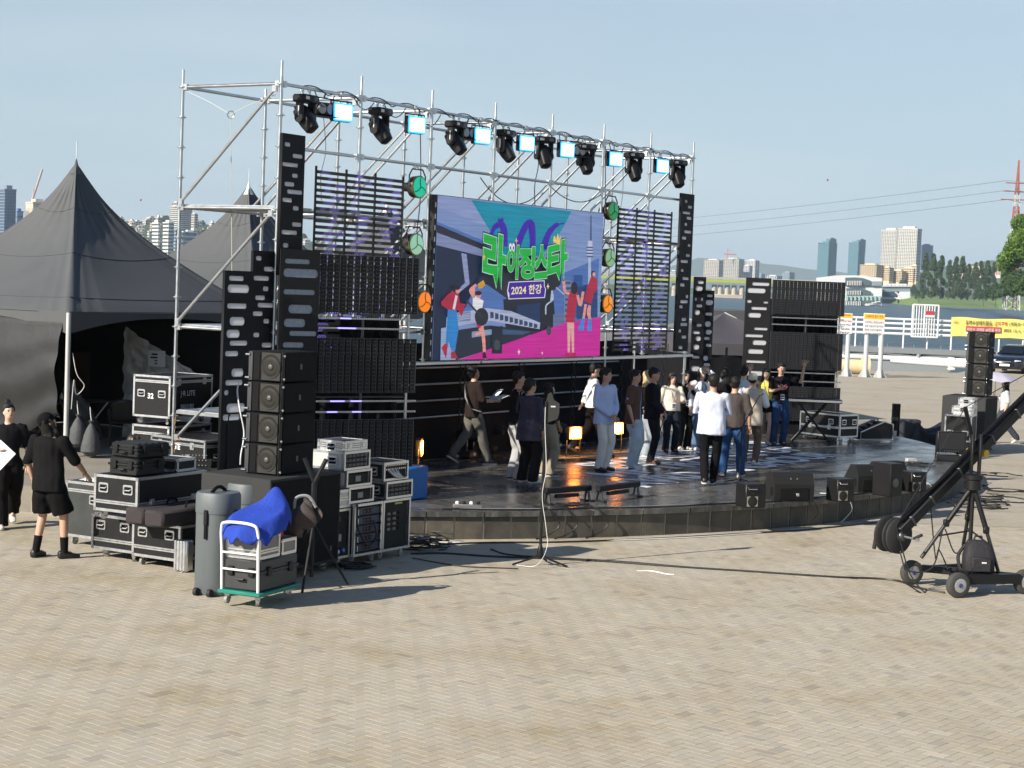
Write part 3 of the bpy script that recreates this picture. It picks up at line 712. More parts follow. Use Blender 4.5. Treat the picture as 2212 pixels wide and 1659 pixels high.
def flat(P, rgb, name='artwork', conv=sp_):
    _layer[0] += 1; y = -.0006 * _layer[0]; v = []
    for x, q in P:
        a, z = conv(x, q); v.append((min(max(a - SA0, 0), W_), y, min(max(z - SZ0, 0), H_)))
    bm = bmesh.new(); vs_ = [bm.verts.new(p) for p in v]; bm.faces.new(vs_); bmesh.ops.triangulate(bm, faces=bm.faces)
    me_ = bpy.data.meshes.new(name); bm.to_mesh(me_); bm.free(); me_.materials.append(emat(rgb)); return link(name, me_, t)
def stroke(P, w, rgb, name='artwork'):
    P = [Vector((x, y, 0)) for x, y in P]; P = smoothpath(P, 5); L, R2 = [], []; ww = w if isinstance(w, (list, tuple)) else [w] * len(P)
    for i, p in enumerate(P):
        d = (P[min(i + 1, len(P) - 1)] - P[max(i - 1, 0)]).normalized(); nn = Vector((-d.y, d.x, 0)); k = ww[min(int(i * len(ww) / len(P)), len(ww) - 1)] / 2
        L.append((p.x + nn.x * k, p.y + nn.y * k)); R2.append((p.x - nn.x * k, p.y - nn.y * k))
    flat(L + R2[::-1], rgb, name)
def disc(x, y, rx, ry, rgb): flat([(x + rx * math.cos(2 * math.pi * k / 14), y + ry * math.sin(2 * math.pi * k / 14)) for k in range(14)], rgb)
flat([(255, 140), (1720, 300), (1680, 1570), (210, 1600)], (124, 146, 194), 'picture')
flat([(255, 380), (700, 560), (900, 900), (1200, 900), (1680, 700), (1650, 1250), (230, 1250)], (78, 112, 176))
flat([(255, 140), (565, 195), (700, 420), (255, 250)], (138, 152, 198))
flat([(565, 195), (640, 300), (720, 440), (860, 680), (1170, 680), (1300, 540), (1385, 400), (1436, 292)], (10, 140, 168))
stroke([(735, 500), (770, 430), (825, 405), (850, 470), (855, 600)], [34, 50, 60, 60, 55], (62, 28, 170)); stroke([(955, 620), (1000, 500), (1050, 405), (1085, 400), (1098, 500), (1095, 640)], [60, 55, 55, 60, 55, 50], (62, 28, 170)); stroke([(1190, 620), (1235, 490), (1300, 415), (1372, 396)], [55, 50, 40, 14], (62, 28, 170))
flat([(795, 350), (808, 350), (808, 372), (828, 372), (828, 350), (845, 352), (845, 385), (795, 380)], (62, 28, 170))
flat([(250, 405), (715, 600), (730, 650), (250, 475)], (40, 42, 58)); flat([(250, 475), (730, 650), (720, 700), (250, 585)], (128, 138, 178))
flat([(250, 585), (720, 700), (760, 930), (560, 930), (430, 1000), (340, 1290), (290, 1300), (285, 1600), (220, 1600)], (27, 40, 66))
flat([(475, 655), (522, 665), (548, 925), (440, 1015), (425, 990), (508, 915)], (140, 150, 190))
flat([(690, 700), (1360, 700), (1340, 930), (1280, 980), (1180, 1060), (900, 1070), (700, 930)], (30, 34, 46))
flat([(840, 1060), (1270, 960), (1290, 1190), (1268, 1405), (1185, 1405), (1180, 1330), (860, 1300)], (27, 31, 44)); flat([(960, 1110), (1160, 1090), (1160, 1250), (960, 1260)], (30, 52, 92))
stroke([(1265, 980), (1272, 1060), (1215, 1110), (1210, 1190)], 12, (175, 190, 215)); stroke([(1300, 955), (1395, 1040), (1470, 1130), (1440, 1190)], 9, (175, 190, 215))
flat([(1455, 848), (1530, 845), (1530, 1210), (1455, 1215)], (34, 84, 146)); flat([(1370, 890), (1432, 890), (1432, 1270), (1370, 1280)], (120, 135, 165)); flat([(1480, 950), (1570, 930), (1660, 960), (1660, 1215), (1480, 1230)], (30, 66, 118))
for k in range(7): flat([(1376, 905 + k * 48), (1426, 903 + k * 48), (1426, 925 + k * 48), (1376, 927 + k * 48)], (60, 84, 126))
flat([(1270, 1190), (1370, 1180), (1370, 1270), (1270, 1300)], (96, 112, 150))
flat([(1578, 690), (1600, 690), (1602, 1000), (1575, 1000)], (176, 186, 208)); flat([(1597, 325), (1605, 325), (1606, 550), (1594, 550)], (52, 58, 90)); flat([(1575, 548), (1612, 548), (1616, 692), (1562, 692)], (190, 196, 214))
for k in range(4): flat([(1562, 600 + k * 26), (1617, 600 + k * 26), (1617, 612 + k * 26), (1562, 612 + k * 26)], (54, 78, 140))
flat([(335, 1340), (720, 1285), (1155, 1335), (820, 1460), (430, 1600), (280, 1600)], (34, 42, 58)); flat([(560, 1340), (735, 1318), (735, 1365), (560, 1392)], (128, 150, 180)); flat([(825, 1318), (1080, 1340), (1000, 1368), (825, 1362)], (60, 84, 120))
flat([(285, 1600), (292, 1310), (345, 1300), (340, 1500), (420, 1600)], (150, 165, 200))
flat([(335, 1305), (720, 1245), (1150, 1318), (1156, 1262), (900, 1160), (690, 1135), (400, 1180), (340, 1215)], (168, 176, 206))
for k in range(10):
    x0 = 720 + k * 42; y0 = 1150 + k * 11.5; flat([(x0, y0 + 14), (x0 + 30, y0 + 22), (x0 + 30, y0 + 70 - k * 2), (x0, y0 + 74 - k * 2)], (52, 66, 96))
flat([(400, 1190), (545, 1160), (545, 1245), (400, 1255)], (110, 124, 160)); 
for k in range(4): flat([(410, 1200 + k * 14), (540, 1175 + k * 14), (540, 1181 + k * 14), (410, 1206 + k * 14)], (176, 184, 210))
flat([(440, 1600), (820, 1462), (1190, 1330), (1370, 1262), (1680, 1210), (1670, 1590)], (200, 34, 150)); flat([(728, 1300), (825, 1290), (818, 1530), (728, 1530)], (30, 33, 46)); disc(775, 1455, 27, 48, (62, 68, 82)); disc(1226, 1330, 22, 42, (62, 68, 82))
# drawn figures, kept simple
RED, SKIN_, JEAN = (172, 36, 66), (222, 150, 140), (46, 130, 200)
flat([(345, 1140), (420, 1150), (440, 1310), (410, 1480), (408, 1510), (376, 1505), (388, 1340), (352, 1420), (350, 1452), (326, 1440), (372, 1300)], JEAN); flat([(322, 1440), (345, 1450), (322, 1540), (330, 1575), (290, 1480)], RED); flat([(372, 1510), (405, 1512), (432, 1572), (372, 1574)], RED)
flat([(385, 985), (440, 1015), (440, 1090), (500, 1100), (465, 1205), (430, 1150), (350, 1150), (290, 1110), (285, 1080), (340, 1020)], RED); flat([(410, 1020), (430, 1030), (405, 1150), (385, 1140)], (225, 215, 225)); disc(432, 975, 22, 32, SKIN_); disc(420, 955, 34, 22, (35, 28, 48))
flat([(560, 1015), (655, 1070), (640, 1150), (600, 1175), (560, 1140)], (230, 228, 235)); stroke([(575, 1045), (540, 980), (590, 930)], 24, SKIN_); disc(612, 1022, 22, 28, SKIN_); disc(608, 1004, 30, 20, (36, 30, 50)); flat([(575, 1190), (645, 1200), (640, 1300), (600, 1310)], RED); stroke([(640, 1290), (655, 1400), (660, 1520)], 26, SKIN_); stroke([(615, 1310), (640, 1340), (580, 1365)], 24, SKIN_); flat([(645, 1520), (668, 1515), (680, 1568), (645, 1570)], (44, 20, 40)); disc(635, 1210, 60, 78, (36, 38, 50)); stroke([(500, 1065), (560, 1130), (640, 1215)], 17, (52, 54, 66)); flat([(600, 925), (650, 890), (668, 930), (640, 960), (610, 965)], (206, 150, 40))
flat([(1400, 985), (1470, 990), (1460, 1100), (1445, 1258), (1365, 1255), (1385, 1080)], RED); disc(1445, 940, 22, 30, SKIN_); disc(1442, 960, 30, 55, (40, 32, 48)); stroke([(1400, 1010), (1362, 990), (1350, 900)], 24, SKIN_); stroke([(1470, 1020), (1495, 1110), (1520, 990)], 24, SKIN_); flat([(1380, 1258), (1440, 1260), (1440, 1520), (1422, 1520), (1412, 1300), (1402, 1520), (1384, 1520)], (224, 170, 160)); flat([(1370, 1525), (1405, 1520), (1402, 1552), (1362, 1550)], RED); flat([(1420, 1525), (1450, 1520), (1460, 1552), (1422, 1553)], RED)
flat([(1590, 855), (1640, 880), (1640, 970), (1610, 1010), (1590, 1100), (1525, 1075), (1550, 960)], RED); disc(1605, 835, 18, 26, (40, 32, 48)); disc(1612, 840, 14, 18, SKIN_); stroke([(1540, 1100), (1520, 1230)], 22, SKIN_); stroke([(1575, 1110), (1560, 1170), (1580, 1240)], 22, SKIN_); flat([(1505, 1225), (1530, 1225), (1520, 1330), (1468, 1325)], (62, 132, 208)); flat([(1560, 1230), (1588, 1225), (1590, 1335), (1550, 1330)], (62, 132, 208))
# green lettering
def fit_text(body, box, rgb, off, dz, skew=0.0):
    x0, y0, x1, y1 = box; m_ = text_mesh('lettering', body, 1.0, emat(rgb), offset=off)
    xs = [v.co.x for v in m_.vertices]; ys = [v.co.y for v in m_.vertices]; e = off
    mx, Mx, my, My = min(xs) + e, max(xs) - e, min(ys) + e, max(ys) - e
    a0_, zt = sp_(x0, y0); a1_, zt1 = sp_(x1, y0 + skew); _, zb = sp_(x0, y1); _, zb1 = sp_(x1, y1 + skew)
    for v in m_.vertices:
        u_ = (v.co.x - mx) / (Mx - mx); w_ = (v.co.y - my) / (My - my)
        zlo, zhi = zb + (zb1 - zb) * u_, zt + (zt1 - zt) * u_
        v.co = (a0_ + (a1_ - a0_) * u_ - SA0, dz, zlo + (zhi - zlo) * w_ - SZ0)
    bm = bmesh.new(); bm.from_mesh(m_); bmesh.ops.recalc_face_normals(bm, faces=bm.faces); bm.to_mesh(m_); bm.free()
    link('lettering', m_, t)
_layer[0] += 4; y0 = -.0006 * _layer[0]
for ch, bx, sk in (('라', (660, 470, 838, 900), 60), ('이', (862, 600, 952, 870), 0), ('징', (965, 612, 1092, 868), 0), ('스', (1105, 606, 1205, 868), -10), ('타', (1218, 585, 1378, 905), -40)):
    fit_text(ch, bx, (14, 30, 24), .085, y0, sk); fit_text(ch, bx, (190, 225, 215), .062, y0 - .001, sk); fit_text(ch, bx, (22, 178, 60), .046, y0 - .002, sk)
_layer[0] += 5
for x in (880, 906): disc(x, 605, 13, 36, (235, 235, 235)); disc(x, 610, 5, 16, (20, 20, 30))
flat([(1250, 540), (1262, 500), (1278, 535), (1292, 480), (1302, 535), (1318, 500), (1312, 585), (1255, 560)], (236, 210, 110))
for x, y, r in ((930, 548, 16), (648, 690, 17), (952, 1515, 14), (1155, 1525, 9), (1205, 945, 14)):
    flat([(x, y - 2 * r), (x + r * .3, y - r * .4), (x + r, y), (x + r * .3, y + r * .4), (x, y + 2 * r), (x - r * .3, y + r * .4), (x - r, y), (x - r * .3, y - r * .4)], (240, 236, 220) if y > 900 else (228, 190, 90))
flat([(862, 905), (1175, 892), (1172, 940), (1188, 965), (1176, 1000), (1178, 1045), (860, 1058), (862, 1010), (848, 985), (864, 955)], (226, 222, 240)); flat([(868, 912), (1169, 899), (1167, 940), (1180, 966), (1170, 1000), (1172, 1038), (867, 1050), (868, 1008), (856, 985), (870, 955)], (66, 30, 158))
_layer[0] += 2
fit_text('2024 한강', (886, 940, 1150, 1020), (240, 226, 180), .022, -.0006 * _layer[0], -14)
# ================================================================== lamps on the scaffold and their cables
LENSD = mat('dark_lens', (.01, .012, .018), .08, var=0, coat=.5)
STICK = mat('white_sticker', (.6, .6, .6), .5)
AMBER = mat('amber_part', (.5, .3, .05), .4)
def moving_head(name, label, loc, rz, tilt, group, up=False):
    t = thing(name, label, 'stage light', loc, rz, group); t.scale = (.86, .86, .86)
    c = MB()
    for x in (-.09, .09): c.tube([(x, 0, .03), (x, .035, .02), (x, .04, -.02), (x, 0, -.035), (x, -.02, -.02)], .012, n=5); c.box((x, 0, -.06), (.03, .03, .06))
    c.build('clamp', STEEL, t)
    b = MB(); b.cbox((0, 0, -.155), (.42, .27, .13), .03); b.build('base', BLKPLA, t); bo = t.children[-1]
    MB().box((-.12, -.1365, -.15), (.09, .004, .05)).build('sticker', STICK, bo); MB().box((.1, -.1365, -.15), (.1, .004, .06)).build('display', STEDGE, bo)
    for x in (-.155, .155):
        y = MB().cbox((x, 0, -.37), (.055, .15, .32), .02); y.cyl((x - .03, 0, -.47), (x + .03, 0, -.47), .085, n=14); o = y.build('yoke_arm', BLKPLA, t)
        MB().box((x * 1.19, 0, -.36), (.004, .02, .16)).build('trim', STICK, o)
    M_ = Matrix.Rotation(tilt, 3, 'X'); h = MB(); cc = Vector((0, 0, -.47)); rings = []
    for (y, wx, wz) in ((-.26, .07, .075), (-.245, .095, .10), (-.10, .115, .12), (.08, .12, .125), (.20, .10, .105), (.22, .06, .07)):
        rings.append([M_ @ Vector((x * wx, y, z * wz)) + cc for x, z in rrect(-1, -1, 1, 1, .55, 3)])
    h.loft(rings); ho = h.build('head', BLKPLA, t)
    MB().lathe([(.001, -.272), (.06, -.272), (.072, -.262), (.072, -.24)], 16, cc, M_ @ Matrix.Rotation(-math.pi / 2, 3, 'X') @ Matrix.Rotation(math.pi, 3, 'X')).build('lens', LENSD, ho)
    MB().box(M_ @ Vector((.1, -.15, .05)) + cc, (.05, .02, .02), mat=M_).build('vent', AMBER, ho)
    return t
R2 = math.radians
HY = AST   # local -y looks to the audience
mh = None
for k, (x, y, yaw, tl, lab) in enumerate(((661, 215, 60, 50, 'black moving head lamp nearest the scaffold corner'), (822, 243, 60, 50, 'black moving head lamp between the first two blue lit panels'), (985, 272, 60, 50, 'black moving head lamp left of the third blue lit panel'), (1092, 288, 62, 52, 'black moving head lamp between the third and fourth blue lit panels'),
                                     (1176, 298, 10, 42, 'black moving head lamp right of the fourth blue lit panel'), (1266, 315, 10, 42, 'black moving head lamp right of the fifth blue lit panel'), (1370, 335, 12, 42, 'black moving head lamp right of the sixth blue lit panel'), (1464, 350, 14, 42, 'black moving head lamp at the far end of the lamp bar'))):
    a, z = sa(x, y, -.02)
    moving_head('moving_head_light', lab, SP(a, -.02, ZT - .02), HY + R2(yaw - 60 if k < 4 else yaw - 40), R2(tl if k < 4 else 60), 'moving head lamps on the top bar')
CYAN = mat('cyan_light', (.1, .2, .3), .3, var=0, emit=(.42, .88, 1.0), es=2.6)
CYANH = mat('cyan_glow_bezel', (.02, .06, .10), .35, var=0, emit=(.0, .30, .85), es=1.9)  # bezel made to shine, standing in for the blue glow round the face
nth = ('first', 'second', 'third', 'fourth', 'fifth', 'sixth', 'seventh')
for k, (x, y) in enumerate(((741, 243), (900, 270), (1042, 294), (1138, 310), (1225, 324), (1330, 344), (1431, 359))):
    a, z = sa(x, y, -.1)
    t = thing('led_wash_panel', 'blue lit LED wash panel on the top bar, %s from the near scaffold corner' % nth[k], 'stage light', SP(a, -.1, z), AST - R2(14), 'blue lit wash panels on the top bar')
    w, h = .30, .215
    MB().cbox((0, .05, 0), (w + .05, .11, h + .05), .02).build('housing', BLKPLA, t)
    MB().prism(rrect(-w / 2 - .022, -h / 2 - .022, w / 2 + .022, h / 2 + .022, .02), .01, (0, -.012, 0)).build('glow_bezel', CYANH, t)
    MB().prism(rrect(-w / 2, -h / 2, w / 2, h / 2, .012), .006, (0, -.0185, 0)).build('lit_face', CYAN, t)
    m = MB(); m.tube([(-w / 2 - .045, .05, 0), (-w / 2 - .045, .05, h * .75), (w / 2 + .045, .05, h * .75), (w / 2 + .045, .05, 0)], .011, n=6); m.build('bracket', BLKPLA, t)
    m = MB(); m.cyl((0, .05, h * .75), (0, .05, max(.06, ZT - z - .02)), .014, n=6); m.cbox((0, .05, ZT - z - .01), (.06, .07, .07), .01); m.build('clamp', STEEL, t)
for k, (x, y, lab) in enumerate(((703, 236, 'black twin-lens blinder beside the first moving head'), (1012, 287, 'black twin-lens blinder left of the third blue panel'), (1250, 326, 'black twin-lens blinder right of the fifth blue panel'))):
    a, z = sa(x, y, .02); t = thing('twin_blinder', lab, 'stage light', SP(a, .02, z), AST - R2(10), 'twin-lens blinders on the top bar')
    m = MB(); m.cbox((0, .04, 0), (.34, .13, .19), .025); m.box((0, .0, -.11), (.36, .2, .015)); m.build('housing', BLKPLA, t)
    for s in (-.08, .08):
        o = MB().lathe([(.0, 0), (.072, 0), (.08, .02), (.07, .05)], 14, (s, -.03, 0), Matrix.Rotation(math.pi / 2, 3, 'X') @ Matrix.Rotation(math.pi, 3, 'X')).build('lens', mat('frosted_lens', (.32, .34, .36), .3), t)
    m = MB(); m.tube([(-.19, .04, 0), (-.19, .04, .16), (.19, .04, .16), (.19, .04, 0)], .011, n=6); m.cyl((0, .04, .16), (0, .0, ZT - z), .013, n=6); m.build('bracket', BLKPLA, t)
# round colour-changing lamps beside the screen
for (x, y, rgb, es, lab) in ((903, 404, (20, 175, 140), .55, 'round lamp with teal lens, top one left of the big screen'), (896, 528, (140, 190, 160), .5, 'round lamp with pale green lens, middle one left of the big screen'), (914, 652, (235, 120, 20), .6, 'round lamp with orange lens half hidden left of the big screen'),
                         (1322, 456, (30, 130, 80), .5, 'round lamp with dark green lens, top one right of the big screen'), (1315, 557, (130, 175, 130), .45, 'round lamp with pale green lens, middle one right of the big screen'), (1310, 656, (230, 130, 20), .6, 'round lamp with orange lens, lowest one right of the big screen')):
    a, z = sa(x, y, -.12); t = thing('round_stage_lamp', lab, 'stage light', SP(a, -.12, z), AST - R2(4), 'round colour lamps beside the screen'); r = .165
    rx = Matrix.Rotation(math.pi / 2, 3, 'X')
    MB().lathe([(.05, -.26), (.07, -.255), (.075, -.16), (.13, -.12), (r * 1.0, -.09), (r * 1.03, .02), (r, .03), (r * .95, .03), (r * .93, .0)], 22, (0, 0, 0), rx).build('drum', mat('dark_olive_metal', (.035, .035, .03), .35, .6), t)
    MB().lathe([(r * 1.04, .012), (r * 1.07, .018), (r * 1.07, .032), (r * .97, .036), (r * .93, .03)], 22, (0, 0, 0), rx).build('rim', mat('brass_rim', (.22, .19, .07), .35, .8), t)
    MB().lathe([(.0, .052), (r * .5, .049), (r * .95, .038)], 22, (0, 0, 0), rx).build('lens', mat('lens_%d_%d' % (int(x), int(y)), S(*rgb), .18, var=.2, scale=4, emit=S(*rgb), es=es), t)
    g = MB()
    for k in range(3):
        an = R2(90 + 120 * k); g.tube([(r * .98 * math.cos(an + .25 * (1 - q)), -.04, r * .98 * q * 0 + r * .98 * q * math.sin(an + .35 * (1 - q))) if False else (r * q * math.cos(an + .5 * (1 - q)), -.06, r * q * math.sin(an + .5 * (1 - q))) for q in (0, .35, .7, .99)], .006, n=5)
    g.build('guard', BLKPLA, t)
    m = MB(); m.tube([(-r - .03, 0.02, 0), (-r - .03, .02, .17), (-r + .04, .02, .27), (r - .04, .02, .27), (r + .03, .02, .17), (r + .03, .02, 0)], .012, n=6); m.build('yoke', BLKPLA, t)
    m = MB(); m.cbox((0, .05, .30), (.05, .1, .07), .01); m.cyl((0, .02, .27), (0, .1, .33), .015, n=6); m.build('clamp', STEEL, t)
# cables wound round the top bar and hanging
def cable(name, label, pts, r=.009, m_=CABLE, n=5, cat='cable', group=None, smooth=True):
    o = MB().tube(smoothpath(pts, 5) if smooth else pts, r, n=n).build(name, m_); return tag(o, label, cat, group)
rr_ = random.Random(3)
P = []
for k in range(86):
    a = .45 + k * .143; an = k * 1.15; P.append(SP(a, .045 * math.cos(an), ZT + .045 * math.sin(an)))
cable('lamp_cable', 'black lamp cable wound along the top scaffold bar', P, .009)
for k in range(14):
    a = .75 + k * .85 + rr_.uniform(-.1, .1); w = rr_.uniform(.35, .7); dd = rr_.uniform(.12, .32)
    cable('lamp_cable_loop', 'short black cable drooping from the top lamp bar', sag(SP(a, -.03, ZT - .02), SP(a + w, .03, ZT - .03), dd, 8), .008, group='cables drooping from the lamp bar', smooth=False)
cable('hanging_cable', 'black cable hanging in a loop above the screen, first loop', sag(SP(5.1, 0, 5.32), SP(7.2, 0, 5.34), .38), .009); cable('hanging_cable', 'black cable hanging in a loop above the screen, second loop', sag(SP(7.3, 0, 5.34), SP(9.2, 0, 5.33), .22), .009)
for a, z0, z1, lab in ((1.02, 4.7, 5.9, 'thin wire holding the near slatted panel'), (6.9, 4.95, 6.2, 'black cable running down behind the middle of the screen'), (3.42, 3.2, 6.1, 'black cable down the post left of the screen'), (9.3, 3.0, 6.2, 'black cable down the post right of the screen'), (9.95, 4.3, 6.2, 'thin wire down to the far slatted panel')):
    cable('down_cable', lab, [SP(a, .05, z1), SP(a + .05, .03, z1 * .6 + z0 * .4), SP(a - .03, .04, z1 * .3 + z0 * .7), SP(a, .04, z0)], .009 if 'cable' in lab else .005)
hook = SP(.05, .95, 5.85)
o = MB().tube([SP(0, BAY - .05, ZT - .05), SP(.02, 1.3, 6.02), hook], .005, n=4); o.tube([SP(0, .1, ZT - .15), SP(.03, .6, 5.98), hook], .005, n=4); o.tube([hook, SP(.25, 1.0, 3.2)], .007, n=4)
tag(o.build('guy_rope', mat('pale_rope', (.5, .5, .45), .8)), 'pale rope slung between the scaffold corner posts with a hanging line', 'rope')
MB().tube([hook + Vector((.05 * math.cos(q), 0, .05 * math.sin(q))) for q in np.linspace(0, 6.283, 12)[:-1]], .009, n=5, closed=True).build('ring', STEEL, o if False else bpy.data.objects['guy_rope'])
# ================================================================== flight cases, loudspeakers, racks and other gear
# local frame of a piece of gear: x runs right and away, y runs left and away, the nearest corner is the origin
GA = math.radians(60)
CAP = MB().cbox((0, 0, 0), (.052, .052, .052), .014).mesh('corner_cap', CHROME, 40)
_cast = MB(); _cast.box((0, 0, .105), (.09, .07, .012)); _cast.box((.015, 0, .075), (.05, .05, .05)); CASTF = _cast.mesh('fork', STEEL, False)
CASTW = MB().cyl((0, -.016, .045), (0, .016, .045), .045, n=14).mesh('wheel', GREYWHEEL, 40)
def casters(t, spots, zoff=0.0):
    for x, y in spots:
        o = link('caster', CASTF, t, (x, y, zoff), rnd.uniform(0, 6)); w = link('wheel', CASTW, o, (.03, 0, 0))
HPL = MB().prism(rrect(-.075, -.06, .075, .06, .02, 3), .006, (0, -.007, 0)); HPLM = HPL.mesh('handle', ALU, False)
_g = MB(); _g.prism(rrect(-.052, -.042, .052, .036, .012, 3), .003, (0, -.0105, 0)); HREC = _g.mesh('recess', BLKMAT, False)
_g = MB(); _g.tube([(-.05, -.012, .01), (-.045, -.028, -.005), (.045, -.028, -.005), (.05, -.012, .01)], .009, n=6); HGRIP = _g.mesh('grip', ALU, 40)
LAT = MB().prism(rrect(-.045, -.055, .045, .055, .012, 3), .007, (0, -.008, 0)); LAT.cbox((0, -.014, 0), (.05, .012, .06), .008); LATM = LAT.mesh('latch', ALU, False)
def on_face(t, me_, name, face, p, z, sub=()):
    """face 'x': the near-left end (x = 0), p along y; face 'y': the long side (y = 0), p along x"""
    o = link(name, me_, t, (0, p, z) if face == 'x' else (p, 0, z), -math.pi / 2 if face == 'x' else 0)
    for n_, m_ in sub: link(n_, m_, o)
    return o
def face_text(t, body, face, p, z, size, m_=None, sx=1.0):
    me_ = text_mesh('lettering', body, size, m_ or WHITE, offset=.004, sx=sx); me_.transform(Matrix.Rotation(math.pi / 2, 4, 'X'))
    link('lettering', me_, t, (-.0032, p, z) if face == 'x' else (p, -.0032, z), -math.pi / 2 if face == 'x' else 0)
def fcase(label, P, rz, lx, ly, lz, lid=.72, hx=2, hy=0, latch=2, cast=True, bodym=BLACK, group='flight cases', z0=None, hz=None, name='flight_case'):
    """P is the near ground corner; z0 the height of its underside above P.z"""
    z0 = (.115 if cast else 0.0) if z0 is None else z0
    P = Vector(P); t = thing(name, label, 'flight case', P, rz, group)
    z1 = z0 + lz; e, pr_ = .034, .003
    MB().bb(.004, lx - .004, .004, ly - .004, z0 + .004, z1 - .004).build('panel_box', bodym, t, smooth=False)
    m = MB()
    for y in (e / 2 - pr_, ly - e / 2 + pr_):
        for z in (z0 + e / 2 - pr_, z1 - e / 2 + pr_): m.box((lx / 2, y, z), (lx, e, e))
    for x in (e / 2 - pr_, lx - e / 2 + pr_):
        for z in (z0 + e / 2 - pr_, z1 - e / 2 + pr_): m.box((x, ly / 2, z), (e * .98, ly - 2 * e, e * .98))
        for y in (e / 2 - pr_, ly - e / 2 + pr_): m.box((x, y, (z0 + z1) / 2), (e * .99, e * .99, lz - 2 * e))
    m.build('edge_trim', ALU, t, smooth=False)
    if lid:
        zl = z0 + lz * lid; m = MB(); d = .045
        m.bb(-.0018, lx + .0018, -.0018, .004, zl - d / 2, zl + d / 2); m.bb(-.0016, .004, -.0016, ly + .0016, zl - d / 2 + .001, zl + d / 2 - .001)
        o = m.build('lid_band', ALU, t, smooth=False)
        m = MB(); m.bb(-.0024, lx, -.0024, .003, zl - .003, zl + .003); m.bb(-.0022, .003, 0, ly, zl - .0028, zl + .0028); m.build('lid_gap', BLKMAT, o, smooth=False)
    for x in (.02, lx - .02):
        for y in (.02, ly - .02):
            for z in (z0 + .02, z1 - .02): link('corner_cap', CAP, t, (x, y, z))
    zh = hz if hz is not None else z0 + lz * (.45 if lid and lid > .6 else .62)
    for k in range(hx): on_face(t, HPLM, 'handle', 'x', ly * ((.5,), (.22, .78), (.2, .5, .8))[hx - 1][k], zh, (('recess', HREC), ('grip', HGRIP)))
    for k in range(hy): on_face(t, HPLM, 'handle', 'y', lx * ((.5,), (.22, .78))[hy - 1][k], zh, (('recess', HREC), ('grip', HGRIP)))
    if lid:
        for k in range(latch): on_face(t, LATM, 'latch', 'y', lx * ((.5,), (.2, .8))[latch - 1][k], z0 + lz * lid)
    if cast: casters(t, [(.12, .1), (lx - .12, .1), (.12, ly - .1), (lx - .12, ly - .1)], z0 - .115)
    return t
def XY(x, y, z): p = gp(x, y, z); return Vector((p.x, p.y, 0))
up = lambda P, z: Vector((P.x, P.y, z))
# near left cluster on the paving
B_ = XY(388, 1214, .115); Cc = XY(287, 1196, .115)
fcase('low black flight case on casters under the two long padded bags', B_, GA, 1.1, .76, .43, lid=.28, hx=2, latch=2, hz=.42)
fcase('low black flight case on casters, under a bigger one, beside the man in the cap', Cc + Vector((.01, .0, 0)), GA, 1.05, .70, .43, lid=.28, hx=2, latch=0, hz=.42)
A_ = XY(296, 1112, .66)
fcase('long black flight case stacked on a low one, carrying two plastic cases', up(A_, .545), GA + .03, 1.32, .68, .44, lid=.26, hx=2, latch=2, hz=.40)
L_ = XY(140, 1152, .14); T_ = L_ + .98 * Vector((.866, -.5, 0))
tall = fcase('tall scuffed dark case with papers on its lid, beside the man in the cap', T_, GA, .62, .98, .72, lid=.84, hx=1, latch=0, bodym=mat('scuffed_dark_panel', (.03, .034, .034), .6, var=.7, scale=4), hz=.62)
m = MB()
for k in range(3): m.box((.25 + .02 * k, .45 + .12 * k, .842 + .004 * k), (.3, .42, .003), .2 * k)
tag(m.build('paper_sheets', PAPER, None, loc=T_, rz=GA), 'white sheets of paper lying on the tall dark case', 'paper')
HARD = mat('black_hard_plastic', (.011, .012, .013), .42, spec=.35, bump=.1, bscale=90)
def hard_case(label, P, rz, lx, ly, lz, ribs=3, m_=HARD, name='hard_case'):
    t = thing(name, label, 'case', P, rz, 'black plastic hard cases'); zl = lz * .62
    MB().cbox((lx / 2, ly / 2, zl / 2), (lx, ly, zl), .02).build('base_shell', m_, t)
    lid = MB().cbox((lx / 2, ly / 2, (zl + lz) / 2 + .003), (lx, ly, lz - zl), .02).build('lid', m_, t)
    MB().cbox((lx / 2, ly / 2, zl), (lx + .025, ly + .025, .03), .008).build('rim', m_, t)
    for k in range(ribs):
        x = lx * (k + .5) / ribs; MB().cbox((x, ly / 2, lz + .004), (.05, ly * .9, .02), .006).build('rib', m_, lid)
    for p in (.22, .78):
        MB().cbox((-.014, ly * p, zl), (.03, .07, .10), .008).build('latch', BLKPLA, t); MB().cbox((lx * p, -.014, zl), (.08, .03, .10), .008).build('latch', BLKPLA, t)
    MB().tube([(-.012, ly * .38, zl * .6), (-.04, ly * .4, zl * .6), (-.04, ly * .6, zl * .6), (-.012, ly * .62, zl * .6)], .011, n=6).build('handle', BLKPLA, t)
    return t
hc = A_ + Vector((math.cos(GA), math.sin(GA), 0)) * .05 + Vector((math.cos(GA + 1.5708), math.sin(GA + 1.5708), 0)) * .06
hard_case('lower black plastic hard case on the long flight case', up(hc, 1.106), GA + .04, .52, .44, .215)
hard_case('upper black plastic hard case with raised ribs, topmost of its stack', up(hc, 1.328), GA - .05, .55, .45, .165, ribs=5)
sc = A_ + Vector((math.cos(GA), math.sin(GA), 0)) * .82 + Vector((math.cos(GA + 1.5708), math.sin(GA + 1.5708), 0)) * .10
fcase('small black rack case with silver edges behind the plastic hard cases', up(sc, 1.106), GA + .1, .40, .42, .16, lid=0, hx=0, cast=False)
PAD = mat('plum_padded_cloth', (.035, .028, .030), .9, var=.3, bump=.3, bscale=30)
